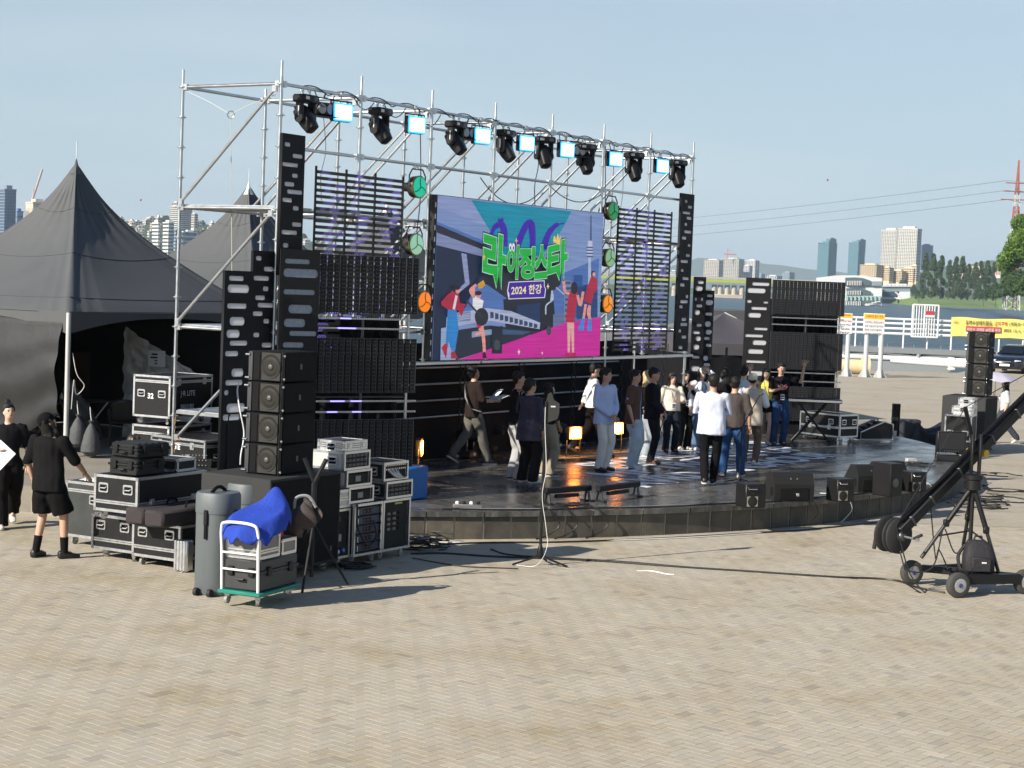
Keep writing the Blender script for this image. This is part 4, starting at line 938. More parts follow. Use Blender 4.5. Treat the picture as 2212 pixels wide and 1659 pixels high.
for (x, y, lab) in ((310, 1137, 'padded dark bag on the low flight case, the one nearer the man in the cap'), (352, 1143, 'padded dark bag on the low flight case, the one nearer the grey tube case')):
    P = XY(x, y, .55); t = thing('padded_bag', lab, 'bag', up(P, .553), GA + .02, 'long padded bags')
    MB().cbox((.62, .15, .10), (1.25, .30, .20), .03).build('bag_body', PAD, t); MB().tube([(0.02, .02, .185), (0.02, .28, .185), (.02, .28, .02), (.02, .02, .02)], .008, n=5, closed=True).build('piping', mat('piping', (.07, .06, .06), .8), t)
    MB().tube(smoothpath([(.5, .08, .205), (.6, .12, .26), (.75, .14, .25), (.85, .2, .208)], 4), .012, n=5).build('strap', BLKCLOTH, t)
P = XY(402, 1238, 0); t = thing('aluminium_case', 'small upright ribbed aluminium case behind the grey tube case', 'case', P, GA)
MB().cbox((.06, .1, .20), (.13, .22, .38), .02).build('shell', ALU, t)
for k in range(4): MB().cbox((-.008, .03 + k * .047, .2), (.012, .03, .36), .004).build('rib', ALU, t)
casters(t, [(.04, .05), (.08, .15)], -.07)
# two grey moulded tube cases
TUBE = mat('grey_moulded_plastic', (.105, .122, .13), .5, var=.12, scale=60, bump=.15, bscale=200)
def tube_case(label, P, rz, w, d, h):
    t = thing('tube_case', label, 'case', P, rz, 'grey moulded tube cases'); zl = h * .80
    def ring(z, s): return [Vector((x * s, y * s, z)) for x, y in rrect(-w / 2, -d / 2, w / 2, d / 2, min(w, d) * .42, 6)]
    MB().loft([ring(0, .93), ring(.03, .98), ring(zl, 1.0)]).build('body', TUBE, t)
    lid = MB().loft([ring(zl + .002, 1.03), ring(zl + .012, 1.035), ring(h - .03, 1.03), ring(h, .96)]).build('lid', TUBE, t)
    MB().tube(smoothpath([(-w * .3, 0, h + .002), (-w * .1, .0, h + .05), (w * .1, 0, h + .05), (w * .3, 0, h + .002)], 4), .02, n=6).build('strap', BLKCLOTH, lid)
    for x, y, an in ((0, -d / 2 - .015, 0), (-w / 2 - .015, 0, -math.pi / 2)):
        MB().cbox((x, y, zl - .04), (.05, .03, .17), .01, an).build('buckle', BLKPLA, t); MB().box((x, y + .0, zl - .19), (.035, .012, .18), an).build('buckle_strap', BLKCLOTH, t)
    for s in (-1, 1):
        MB().cyl((-w * .5 - .03, s * .09 - .02, .045), (-w * .5 - .03, s * .09 + .02, .045), .045, n=14).build('wheel', RUBBER, t)
    return t
tube_case('front grey tube case with black strap beside the hand cart', XY(466, 1281, 0), math.radians(66), .46, .46, 1.15)
tube_case('rear grey tube case close behind the front one', XY(500, 1260, 0) + Vector((.12, .28, 0)), math.radians(58), .44, .44, 1.15)

# hand cart with its load
GREEN = mat('green_deck', (.01, .20, .15), .45)
CN = XY(560, 1291, .15); CR = math.radians(66)
t = thing('hand_cart', 'green platform hand cart with white tube handle', 'cart', CN, CR)
MB().cbox((.42, .26, .17), (.86, .54, .045), .015).build('deck', GREEN, t)
MB().tube(smoothpath([(.02, .03, .19), (.0, .03, .6), (-.02, .03, .85), (-.04, .10, .93), (-.04, .42, .93), (-.02, .49, .85), (0, .49, .6), (.02, .49, .19)], 5), .017, n=8).build('handle', WHITE, t)
for z in (.42, .60): MB().cyl((0, .03, z), (0, .49, z), .012, n=8).build('crossbar', WHITE, t)
casters(t, [(.1, .08), (.75, .08), (.1, .45), (.75, .45)], .03)
hx = lambda x, y, z: CN + x * Vector((math.cos(CR), math.sin(CR), 0)) + y * Vector((-math.sin(CR), math.cos(CR), 0)) + Vector((0, 0, z))
hard_case('large charcoal hard case on the green hand cart', hx(.03, .02, .195), CR, .78, .46, .34, ribs=0, m_=mat('charcoal_shell', (.035, .036, .037), .5))
fcase('grey aluminium-edged case on top of the charcoal case, under the blue cloth', hx(.05, .05, .542), CR, .42, .42, .27, lid=.3, hx=0, latch=0, cast=False, bodym=mat('grey_laminate', (.20, .19, .18), .5), name='aluminium_edged_case')
fcase('small aluminium-edged case on the cart, right of the blue cloth', hx(.50, .04, .542), CR, .30, .36, .17, lid=0, hx=0, cast=False, bodym=MATS['grey_laminate'], name='aluminium_edged_case')
MB().cbox((0, 0, 0), (.14, .12, .07), .01, .5).build('red_box', mat('orange_red', (.6, .09, .03), .5), None, loc=hx(.62, .2, .75)); tag(bpy.data.objects['red_box'], 'small orange red box lying on the cart load', 'box')
BLUE = mat('blue_cloth', (.010, .045, .36), .85, var=.25, scale=5, bump=.35, bscale=26)
def blue(u_, v_):
    an = 2 * math.pi * u_; r = v_ ** .8
    cx_, cy_ = .30 + .05 * (1 - v_), .24
    rx_, ry_ = .44, .34
    x = cx_ + rx_ * r * math.cos(an); y = cy_ + ry_ * r * math.sin(an)
    top = .90 + .26 * max(0, x / .75) ** 1.4 + .05 * math.sin(3 * x + 2 * y) + .13 * math.exp(-((x - .60) ** 2 + (y - .22) ** 2) / .012)
    z = top + .02 * math.sin(9 * x + 14 * y) * r - (max(0, r - .72) / .28) ** 2 * (.16 + .03 * math.sin(an * 11) + .02 * math.sin(an * 17 + 1))
    return hx(x, y, z) - CN
o = MB().grid(blue, 64, 22).build('blue_cloth', BLUE, None, smooth=True, loc=CN); sm_ = o.modifiers.new('thick', 'SOLIDIFY'); sm_.thickness = .012; tag(o, 'crumpled royal blue cloth draped over the cart load', 'cloth')
m = MB(); m.grid(lambda u_, v_: Vector(((.17 + .05 * math.sin(7 * u_ * 6.283 / 3 + 4 * v_)) * math.cos(6.283 * u_) * math.sin(3.1416 * v_), (.09 + .02 * math.sin(12 * v_ + 9 * u_)) * math.sin(6.283 * u_) * math.sin(3.1416 * v_), -.15 * math.cos(3.1416 * v_) + .03 * math.sin(u_ * 19) + .05 * math.cos(6.283 * u_))), 30, 16)
o = m.build('sling_bag', mat('brown_grey_bag', (.06, .045, .042), .8, var=.5, scale=9, bump=.4), None, loc=hx(.86, .0, .92)); tag(o, 'crumpled brown and grey bag hanging beside the blue cloth', 'bag'); MB().tube(smoothpath([(-.1, 0, .1), (-.08, .02, .22), (.05, .02, .24), (.14, .02, .12)], 4), .018, n=5).build('strap', mat('grey_strap', (.25, .25, .26), .8), o)
# loudspeaker stack: sub and four line array boxes
SUBM = mat('speckled_black_paint', (.045, .046, .046), .75, spec=.2, var=.25, scale=240, bump=.4, bscale=300); GRIL = mat('black_grille', (.007, .007, .008), .7, bump=.6, bscale=700, spec=.15)
SN = XY(578, 1243, .12); SR = math.radians(61)
t = thing('subwoofer_stack', 'large speckled black subwoofer cabinet on casters under the line array', 'loudspeaker', SN, SR)
MB().cbox((.72, .51, .68), (1.44, 1.02, 1.12), .012).build('cabinet', SUBM, t)
MB().cbox((.72, -.004, .68), (1.36, .012, 1.04), .005).build('grille', GRIL, t)
MB().box((1.25, -.012, .30), (.03, .004, .06)).build('badge', STEDGE, t)
o = MB().box((-.003, .58, .88), (.008, .36, .2)).build('handle_plate', STEDGE, t); MB().box((-.009, .58, .88), (.004, .30, .155)).build('recess', BLKMAT, o); MB().cyl((-.014, .43, .87), (-.014, .73, .87), .014, n=8).build('grip', BLKPLA, o)
casters(t, [(.15, .12), (1.3, .12), (.15, .9), (1.3, .9)], .0)
sx = lambda x, y, z: SN + x * Vector((math.cos(SR), math.sin(SR), 0)) + y * Vector((-math.sin(SR), math.cos(SR), 0)) + Vector((0, 0, z))
CONEG = mat('cone_grey', (.022, .021, .018), .6, spec=.2, var=.3, scale=30); MESHG = mat('open_grille', (.032, .032, .030), .6, bump=.5, bscale=600)
def array_box(label, P, rz, lx, ly, lz, flip=1.0):
    t = thing('line_array_speaker', label, 'loudspeaker', P, rz, 'line array loudspeakers'); s = .06
    # plan: near-left end carries the open cone, long side is a closed grille
    m = MB(); m.cbox((lx / 2, ly / 2, lz / 2), (lx, ly, lz - .008), .012); m.build('cabinet', BLKMAT, t)
    MB().cbox((-.004, ly * .30, lz / 2), (.014, ly * .58, lz * .90), .006).build('cone_grille', MESHG, t)
    c0 = Vector((-.012, ly * .30, lz / 2)); rm = Matrix.Rotation(-math.pi / 2, 3, 'Y'); r = lz * .40
    cone = MB().lathe([(r, .0), (r * .97, .006), (r * .9, .002), (r * .72, .003), (r * .70, .005), (r * .5, .003), (r * .30, .004), (r * .28, .010), (r * .0, .016)], 22, c0, rm).build('cone', CONEG, t); MB().ell(c0 + Vector((-.012, 0, 0)), (.008, r * .2, r * .2), 10, 6).build('dust_cap', mat('pale_cap', (.10, .10, .095), .4), cone)
    MB().box((-.003, ly * .72, lz / 2), (.01, ly * .14, lz * .86)).build('slot', BLKMAT, t)
    MB().cbox((-.006, ly * .93, lz / 2), (.016, .06, lz * .94), .004).build('frame_strip', STEDGE, t)
    MB().cbox((lx * .54, -.004, lz / 2), (lx * .86, .012, lz * .93), .005).build('front_grille', GRIL, t)
    MB().box((lx * .52, -.012, lz * .5), (.035, .004, .065)).build('badge', mat('badge_grey', (.09, .09, .085), .5), t)
    for z in (.04, lz - .05):
        MB().cyl((.03, -.03, z), (.03, .03, z), .015, n=10).build('rigging_pin', CHROME, t); MB().cyl((-.02, ly - .03, z), (-.02, ly + .03, z), .015, n=10).build('rigging_pin', CHROME, t)
    MB().cbox((.03, -.008, lz / 2), (.05, .02, lz), .005).build('rigging_strip', BLKPLA, t)
    return t
LA = sx(.30, .14, 1.245)
for k, w in enumerate(('bottom', 'second from the bottom', 'third from the bottom', 'topmost')):
    array_box('black line array loudspeaker, %s of the near stack' % w, LA + Vector((.004 * k, .006 * k, k * .366)), SR, .74, .47, .363)
# amplifier racks with aluminium frames
RKD = mat('rack_dark', (.010, .010, .010), .6, bump=.2, bscale=60, spec=.25)
def rack(label, P, rz, lx, ly, lz, face='plain', cast=False, z0=None, endm=BLACK, group='amplifier racks'):
    z0 = (.115 if cast else 0) if z0 is None else z0; t = thing('amplifier_rack', label, 'rack', P, rz, group); e = .03; z1 = z0 + lz
    m = MB(); m.bb(.004, lx - .004, .05, ly, z0 + .004, z1 - .004); m.build('case_body', endm, t, smooth=False)
    m = MB()
    for y in (e / 2, ly - e / 2):
        for z in (z0 + e / 2, z1 - e / 2): m.box((lx / 2, y, z), (lx, e, e))
        for x in (e / 2, lx - e / 2): m.box((x, y, (z0 + z1) / 2), (e * .98, e * .98, lz - 2 * e))
    for x in (e / 2, lx - e / 2):
        for z in (z0 + e / 2, z1 - e / 2): m.box((x, ly / 2, z), (e * .96, ly - 2 * e, e * .96))
    m.build('edge_trim', ALU, t, smooth=False)
    w = lx - 2 * e; y = .045
    if face == 'amps':
        n = max(1, int(lz / .13)); h = (lz - 2 * e - .03) / n; AM = mat('navy_amp', (.030, .040, .075), .45)
        for k in range(n):
            zc = z0 + e + .015 + (k + .5) * h; o = MB().cbox((lx / 2, y - .012, zc), (w * .92, .03, h * .86), .006).build('amplifier', AM, t)
            MB().box((lx * .5, y - .029, zc), (w * .34, .004, h * .5)).build('panel', RKD, o)
            for s in (.38, .5, .62): MB().cyl((lx * s, y - .034, zc), (lx * s, y - .03, zc), h * .17, n=10).build('socket', mat('dull_red', (.12, .03, .03), .5), o)
            for s in (.10, .9): MB().tube([(lx * s, y - .03, zc - h * .3), (lx * s, y - .06, zc - h * .3), (lx * s, y - .06, zc + h * .3), (lx * s, y - .03, zc + h * .3)], .007, n=5).build('handle', STEEL, o)
    elif face == 'sockets':
        o = MB().box((lx / 2, y - .008, (z0 + z1) / 2), (w * .96, .02, lz - 2 * e - .02)).build('patch_panel', RKD, t)
        for r in range(4):
            for c_ in range(3): MB().cbox((lx * (.24 + .2 * c_), y - .024, z0 + lz * (.42 + .10 * r)), (.07, .02, .035), .005).build('socket', mat('pale_socket', (.17, .16, .13), .5) if c_ < 2 else RKD, o)
        MB().box((lx * .6, y - .02, z1 - .06), (.16, .004, .022)).build('label_strip', mat('yellow_label', (.5, .45, .15), .6), o)
    elif face == 'power':
        o = MB().box((lx / 2, y - .008, (z0 + z1) / 2), (w * .96, .02, lz - 2 * e - .02)).build('power_panel', RKD, t)
        for (px, pz, cm) in ((.3, .78, 'dull_red2'), (.55, .8, 'dull_red2'), (.3, .66, 'dull_red2'), (.5, .42, 'breaker')):
            MB().cbox((lx * px, y - .028, z0 + lz * pz), (.07, .03, .06) if cm != 'breaker' else (.16, .03, .09), .006).build('socket', mat(cm, (.05, .02, .018) if cm != 'breaker' else (.3, .3, .28), .5), o)
        for k, px in enumerate((.2, .42, .64)):
            MB().cyl((lx * px, y - .02, z0 + lz * .16), (lx * px, y - .09, z0 + lz * (.14 + .02 * k)), .028, n=10).build('blue_plug', mat('blue_plug', (.02, .10, .35), .4) if k != 1 else WHITE, o)
        face_text(t, 'X', 'y', lx * .06, z0 + lz * .58, .07)
    elif face == 'patch':
        o = MB().box((lx / 2, y - .004, (z0 + z1) / 2), (w * .95, .02, lz - 2 * e)).build('patch_panel', RKD, t)
        for r in range(2):
            for c_ in range(11): MB().cyl((lx * (.12 + .075 * c_), y - .02, z0 + lz * (.62 + .2 * r)), (lx * (.12 + .075 * c_), y - .035, z0 + lz * (.62 + .2 * r)), .012, n=8).build('jack', CHROME, o)
        for c_ in range(7): MB().tube(smoothpath([(lx * (.15 + .07 * c_), y - .03, z0 + lz * .62), (lx * (.25 + .05 * c_), y - .08, z0 + lz * .35), (lx * (.5 + .04 * c_), y - .07, z0 + lz * .12), (lx * (.7 + .03 * c_), y - .05, z0 + lz * .1)], 4), .008, n=5).build('patch_lead', CABLEW if c_ % 2 else mat('grey_lead', (.3, .3, .3), .5), o)
    elif face == 'gear':
        o = MB().box((lx / 2, y - .004, (z0 + z1) / 2), (w * .95, .02, lz - 2 * e)).build('front_panel', RKD, t)
        for r in range(3):
            MB().cbox((lx / 2, y - .02, z0 + lz * (.25 + .25 * r)), (w * .86, .02, lz * .17), .004).build('unit', mat('unit_grey', (.07, .07, .075), .45), o)
            for c_ in range(5): MB().cyl((lx * (.2 + .15 * c_), y - .03, z0 + lz * (.25 + .25 * r)), (lx * (.2 + .15 * c_), y - .04, z0 + lz * (.25 + .25 * r)), .014, n=8).build('knob', STEDGE, o)
    else:
        o = MB().box((lx / 2, y - .004, (z0 + z1) / 2), (w * .95, .02, lz - 2 * e)).build('front_panel', RKD, t)
        MB().box((lx * .5, y - .02, z0 + lz * .45), (lx * .2, .012, lz * .34)).build('display', mat('grey_panel', (.22, .22, .22), .5), o); MB().box((lx * .5, y - .018, z0 + lz * .8), (w * .9, .01, lz * .14)).build('vent', BLKMAT, o)
    for p_, z in ((ly * .35, (z0 + z1) / 2),):
        if lz > .2: on_face(t, HPLM, 'handle', 'x', p_, z, (('recess', HREC), ('grip', HGRIP)))
    if cast: casters(t, [(.1, .1), (lx - .1, .1)], z0 - .115)
    return t
RM = XY(763, 1203, .12); RX = math.radians(58); rd = Vector((math.cos(RX), math.sin(RX), 0)); rn = Vector((-rd.y, rd.x, 0))
lw = .60
rack('low amplifier rack with navy amplifiers, middle of the bottom row', RM, RX, lw, .6, .66, 'amps', True)
rack('low rack with rows of pale sockets at the stage edge end', RM + rd * (lw + .01), RX, lw, .6, .66, 'sockets', True)
rack('low power rack with blue plugs next to the subwoofer', RM - rd * (lw * .86) + rn * .05, RX, lw * .84, .6, .62, 'power', True)
WHITED = mat('silver_laminate', (.55, .55, .53), .4, var=.1)
b1 = RM - rd * .18 + rn * .05
rack('amplifier case on the bottom racks, lower of the two dark ones', up(b1 + rd * .12, .785), RX, .52, .5, .205, 'plain', endm=WHITED)
rack('amplifier case with yellow tag, upper of the two dark ones', up(b1 + rd * .06, .994), RX + .02, .54, .5, .21, 'plain', endm=WHITED)
rack('silver ended rack case of small units below the topmost flat case', up(b1 + rd * .0, 1.209), RX + .03, .56, .52, .235, 'gear', endm=WHITED)
t = fcase('flat silver case lying on top of the rack stack', up(b1 + rd * .04 + rn * .03, 1.45), RX + .03, .48, .42, .12, lid=.5, hx=1, latch=2, cast=False, bodym=mat('graphite_panel', (.05, .05, .055), .5), hz=.045)
rack('open rack with patch leads on the right of the rack stack', up(RM + rd * (lw + .02) + rn * .02, 1.02), RX, .54, .5, .24, 'patch')
rack('open rack with brown units under the patch lead rack', up(RM + rd * (lw + .06), .785), RX, .58, .5, .225, 'gear')
fcase('silver flat case with band, left of the dark amplifier cases', up(RM - rd * .52 + rn * .06, .75), RX, .5, .5, .22, lid=.5, hx=0, latch=1, cast=False, bodym=WHITED)
MB().tube(smoothpath([RM + rd * .05 + Vector((0, -.03, .78)), RM + rd * .05 + Vector((.02, -.06, .5)), RM + rd * .25 + Vector((.03, -.06, .25)), RM + rd * .45 + Vector((.02, -.05, .35)), RM + rd * .4 + Vector((0, -.02, .55))], 6), .014, n=6).build('power_lead', CABLE); tag(bpy.data.objects['power_lead'], 'thick black lead looped across the navy amplifiers', 'cable')
# step box in blue tarp
P = gp(925, 1076, ZS); t = thing('blue_step_box', 'blue covered step box at the stage edge below the LED tower', 'box', up(P, ZS), RX)
MB().cbox((-.28, .28, .24), (.55, .55, .48), .02).build('cover', mat('blue_vinyl', (.01, .13, .42), .35, var=.2, scale=12, bump=.35, bscale=14), t)
# stands near the cart
def tripod(label, P, h, legr=.36, legz=.55, m_=BLKPLA, name='lighting_stand', r=.016):
    t = thing(name, label, 'stand', P, rnd.uniform(0, 1)); MB().cyl((0, 0, .12), (0, 0, h * .62), r, n=8).build('column', m_, t); MB().cyl((0, 0, h * .55), (0, 0, h), r * .75, n=8).build('riser', m_, t); MB().cbox((0, 0, h * .6), (.05, .05, .06), .01).build('collar', m_, t)
    for k in range(3):
        an = 2.094 * k + .4; d = Vector((math.cos(an), math.sin(an), 0)); MB().tube([Vector((0, 0, legz)), d * legr + Vector((0, 0, .012))], r * .75, n=6).build('leg', m_, t); MB().cyl(Vector((0, 0, .2)), d * legr * .62 + Vector((0, 0, legz * .38)), r * .5, n=5).build('brace', m_, t)
    return t
P = XY(672, 1268, 0); t = tripod('black crank stand with two angled grips beside the blue cloth', P, 1.25, .45, .75, r=.022)
for s in (-1, 1): MB().cyl((0, 0, 1.22), (s * .13, s * -.03, 1.50), .026, n=8).build('grip', BLKPLA, t)
MB().cbox((0, -.03, 1.02), (.06, .07, .42), .015).build('crank_box', BLKPLA, t)
P = XY(425, 1150, 0) + Vector((.35, .9, 0)); P = XY(415, 1130, 0); t = tripod('black music stand with perforated desk behind the flight cases', P, .62, .28, .3, name='music_stand')
dk = MB().prism([(-.22, 0), (.22, 0), (.25, .34), (-.25, .34)], .012, (0, -.02, .60), ((1, 0, 0), (0, .35, .94)), (0, -.94, .35)).build('desk', BLKPLA, t)
for r in range(3):
    for c_ in range(8): MB().cyl((-.17 + .048 * c_, .07 + .028 * r, .82 + .07 * r * 1.0), (-.17 + .048 * c_, .035 + .028 * r, .833 + .07 * r), .010, n=6).build('hole', mat('grey_hole', (.2, .2, .18), .8), dk)
# stage-side cases by the tents
P = XY(366, 905, ZS + .55); P2 = dp(366, 907, 28.6)
c32 = fcase('tall black flight case marked 32, upper one by the tent', up(P2, ZS + .70), math.radians(64), 1.15, .74, .68, lid=.86, hx=2, latch=2, cast=True, hz=.50)
face_text(c32, '32', 'x', .45, .42, .12); face_text(c32, 'J·R LITE', 'y', .28, .47, .12); face_text(c32, 'SIRIUS 850', 'y', .28, .26, .10, sx=.8)
fcase('tall black flight case under the one marked 32', up(P2, ZS), math.radians(64), 1.15, .74, .66, lid=.8, hx=2, latch=2, cast=False, z0=.02)
P3 = P2 + Vector((1.25 * math.cos(R2(64)), 1.25 * math.sin(R2(64)), 0)) + Vector((0.05, .15, 0))
c6_ = fcase('black flight case marked 6 behind the scaffold post', up(P3, ZS + .70), math.radians(-30), .95, .9, .70, lid=.86, hx=0, hy=2, latch=0, cast=True, hz=.56); face_text(c6_, '6', 'y', .46, .52, .13)
fcase('black flight case under the one marked 6', up(P3, ZS), math.radians(-30), .95, .9, .66, lid=.8, hx=0, latch=0, cast=False, z0=.02)
P4 = dp(442, 1001, 27.6)
cb = fcase('long black flight case lettered BAR14 with big clasps', up(P4, ZS), math.radians(52), 1.1, 1.28, .47, lid=.80, hx=0, hy=2, latch=0, cast=True, hz=.30, z0=.10)
face_text(cb, 'J·R LITE', 'x', .98, .385, .125); face_text(cb, 'BAR14', 'x', .76, .18, .11, sx=.7)
for p in (.30, 1.05): on_face(cb, LATM, 'latch', 'x', p, .46)
on_face(cb, MB().prism(rrect(-.06, -.08, .06, .08, .03, 4), .006, (0, -.007, 0)).mesh('vent', ALU, False), 'vent', 'x', .40, .24)
on_face(cb, MB().prism(rrect(-.14, -.03, .14, .03, .005, 2), .004, (0, -.005, 0)).mesh('name_plate', STEDGE, False), 'name_plate', 'y', .62, .19)
MB().cbox((0, 0, 0), (.5, .5, .12), .02).build('dark_box', BLKMAT, None, loc=up(dp(425, 1008, 27.0), ZS + .08), rz=.9); tag(bpy.data.objects['dark_box'], 'small black box on the ground under the BAR14 case', 'box')
# ================================================================== on the stage floor and at its far side
WEDGE = mat('speckled_wedge', (.015, .016, .016), .75, spec=.2, var=.2, scale=200, bump=.4, bscale=260)
def wedge(label, P, rz, w=.66, d=.50, h=.44):             # floor monitor, its back to the camera side
    t = thing('floor_monitor', label, 'loudspeaker', P, rz, 'wedge floor monitors')
    prof = [(0, 0), (d, 0), (d, h * .35), (d * .55, h), (d * .18, h), (0, h * .62)]
    MB().prism([(a, b) for a, b in prof], w, (0, 0, 0), ((0, 1, 0), (0, 0, 1)), (1, 0, 0)).build('cabinet', WEDGE, t, smooth=False)
    o = MB().cbox((w / 2, -.004, h * .28), (w * .72, .02, h * .42), .005).build('socket_panel', BLKMAT, t)
    for k in range(2):
        for j in range(2): MB().cyl((w * (.42 + .16 * k), .06 + .01, h * (.70 + .12 * j)), (w * (.42 + .16 * k), .03, h * (.69 + .12 * j)), .012, n=8).build('bolt', STEEL, t)
    MB().cbox((w * .58, -.016, h * .26), (.05, .01, .05), .004).build('jack', CHROME, o)
    for s in (-.006, w - .004): MB().prism(rrect(.06, .08, .16, .22, .04, 4), .01, (s, 0, 0), ((0, 1, 0), (0, 0, 1)), (1, 0, 0)).build('side_grip', BLKMAT, t)
    MB().prism([(d * .56, h * .94), (d * .97, h * .37), (d * .97, h * .40), (d * .58, h * .97)], w * .9, (w * .05, .006, .006), ((0, 1, 0), (0, 0, 1)), (1, 0, 0)).build('grille', GRIL, t)
    return t
def zS(P): return up(P, ZS)
wedge('wedge floor monitor with blue plug, nearest on the round stage edge', zS(gp(1672, 1084, ZS)), R2(14))
wedge('wedge floor monitor behind the small upright speaker near the crane', zS(gp(1853, 1064, ZS)), R2(20), .62)
wedge('wedge floor monitor half hidden by the small upright speaker', zS(gp(1905, 1056, ZS)), R2(34), .6)
def small_speaker(label, P, rz, w, d, h, cone=True, grp='small box speakers on the stage edge'):
    t = thing('small_speaker', label, 'loudspeaker', P, rz, grp); MB().cbox((w / 2, d / 2, h / 2), (w, d, h), .012).build('cabinet', BLKPLA, t)
    if cone:
        MB().tube([(w * .1, -.005, h * .86), (w * .1, -.03, h * .80), (w * .5, -.03, h * .80), (w * .5, -.005, h * .86)], .008, n=5).build('handle', CHROME, t)
        o = MB().box((w * .33, -.004, h * .28), (w * .52, .006, h * .42)).build('cone_plate', mat('cream_cone', (.30, .29, .25), .5), t); MB().lathe([(w * .24, 0), (w * .2, .004), (w * .08, .006), (0, .008)], 14, (w * .33, -.008, h * .28), Matrix.Rotation(math.pi / 2, 3, 'X')).build('cone', CONEG, o); MB().cyl((w * .33, -.004, h * .62), (w * .33, -.008, h * .62), w * .1, n=10).build('tweeter', CONEG, t)
    else: MB().lathe([(.07, 0), (.075, .006), (.05, .01), (.03, .016), (0, .016)], 12, (w * .4, -.003, h * .42), Matrix.Rotation(math.pi / 2, 3, 'X')).build('emblem', STEDGE, t)
    return t
small_speaker('small black speaker box with chrome handle, left of the nearest wedge monitor', zS(gp(1610, 1098, ZS)), R2(20), .34, .34, .36)
small_speaker('small black speaker box with chrome handle between the wedge monitors', zS(gp(1808, 1085, ZS)), R2(24), .32, .32, .36)
small_speaker('small dark speaker box with chrome handle nearest the crane arm', zS(gp(1968, 1064, ZS)), R2(26), .32, .32, .34)
small_speaker('narrow upright black speaker with round emblem on the stage edge', zS(gp(1922, 1074, ZS)), R2(38), .30, .38, .54, False)
# LED battens lying on low feet
for x0, y0, x1, y1, lab in ((1176, 1090, 1274, 1082, 'black LED batten on low feet behind the prompter stand'), (1290, 1085, 1378, 1072, 'black LED batten on low feet, the one nearer the middle of the stage')):
    P, Q = zS(gp(x0, y0, ZS)), zS(gp(x1, y1, ZS)); d = Q - P; L = d.length; t = thing('led_batten', lab, 'stage light', P, math.atan2(d.y, d.x), 'LED battens on the stage floor')
    MB().cbox((L / 2, 0, .20), (L, .09, .085), .012).build('housing', BLKPLA, t); MB().cbox((L * .45, -.03, .115), (L * .5, .06, .055), .008).build('power_unit', BLKPLA, t)
    for x in (.06, L - .06):
        o = MB().box((x, 0, .012), (.07, .22, .024)).build('foot', BLKPLA, t); MB().cyl((x, .05, .02), (x, .02, .17), .018, n=8).build('strut', BLKPLA, o); MB().cyl((x, -.05, .02), (x, -.02, .17), .018, n=8).build('strut', STEDGE, o)
# amber floodlights on the floor in front of the backdrop
AMB = mat('amber_flood', (.4, .2, .05), .3, var=0, emit=(1.0, .46, .14), es=3.2); AMBR = mat('amber_glow_rim', (.3, .1, .02), .3, var=0, emit=(1.0, .16, .01), es=1.6)  # the shining rim stands in for the orange glow round each lamp
for x, y, w, h, yaw, tl, lab in ((912, 967, .10, .22, 30, 0, 'amber flood lamp at the foot of the near LED tower'), (1244, 935, .25, .18, -18, .25, 'amber flood lamp left of the man in the blue shirt'), (1336, 925, .22, .18, -18, .25, 'amber flood lamp behind the man in brown')):
    a, z = sa(x, y, .55 if x > 1000 else -.2); t = thing('flood_lamp', lab, 'stage light', SP(a, .55 if x > 1000 else -.2, z), AST + R2(yaw), 'amber flood lamps on the stage')
    MB().cbox((0, .06, 0), (w + .05, .10, h + .05), .015).build('housing', BLKPLA, t); MB().box((0, .006, 0), (w * 1.22, .010, h * 1.24)).build('glow_bezel', AMBR, t); MB().box((0, -.002, 0), (w, .012, h)).build('lit_face', AMB, t); ld = bpy.data.lights.new('flood_glow', 'AREA'); ld.energy = 60; ld.color = (1.0, .42, .08); ld.size = .2; lo_ = bpy.data.objects.new('flood_glow', ld); C.objects.link(lo_); lo_.parent = t; lo_.location = (0, -.03, 0); lo_.rotation_euler = (math.radians(78), 0, 0)
    MB().tube([(-w / 2 - .04, .06, 0), (-w / 2 - .04, .06, ZS - z + .01), (w / 2 + .04, .06, ZS - z + .01), (w / 2 + .04, .06, 0)], .012, n=5).build('bracket', BLKPLA, t)
for x, y, lab in ((1008, 982, 'dark moving head lamp on the floor behind the striding man'), (1060, 968, 'dark moving head lamp on the floor left of the three crew members'), (1195, 962, 'dark moving head lamp on the floor right of the three crew members')):
    P = gp(x, y + 8, ZS); t = thing('floor_moving_head', lab, 'stage light', zS(P), AST + R2(10), 'moving head lamps on the stage floor')
    MB().cbox((0, 0, .075), (.36, .26, .14), .03).build('base', BLKPLA, t); MB().box((.05, -.132, .08), (.09, .004, .05)).build('display', STICK, t)
    for s in (-.15, .15): o = MB().cbox((s, 0, .30), (.05, .13, .34), .02).build('yoke_arm', BLKPLA, t); MB().box((s, -.068, .3), (.02, .004, .14)).build('trim', STICK, o)
    h = MB().loft([[Vector((a_ * wx, y_, .42 + b_ * wx)) for a_, b_ in rrect(-1, -1, 1, 1, .6, 3)] for y_, wx in ((-.24, .08), (-.1, .115), (.1, .115), (.2, .08))]).build('head', BLKPLA, t); MB().cyl((0, -.245, .42), (0, -.25, .42), .07, n=14).build('lens', LENSD, h)
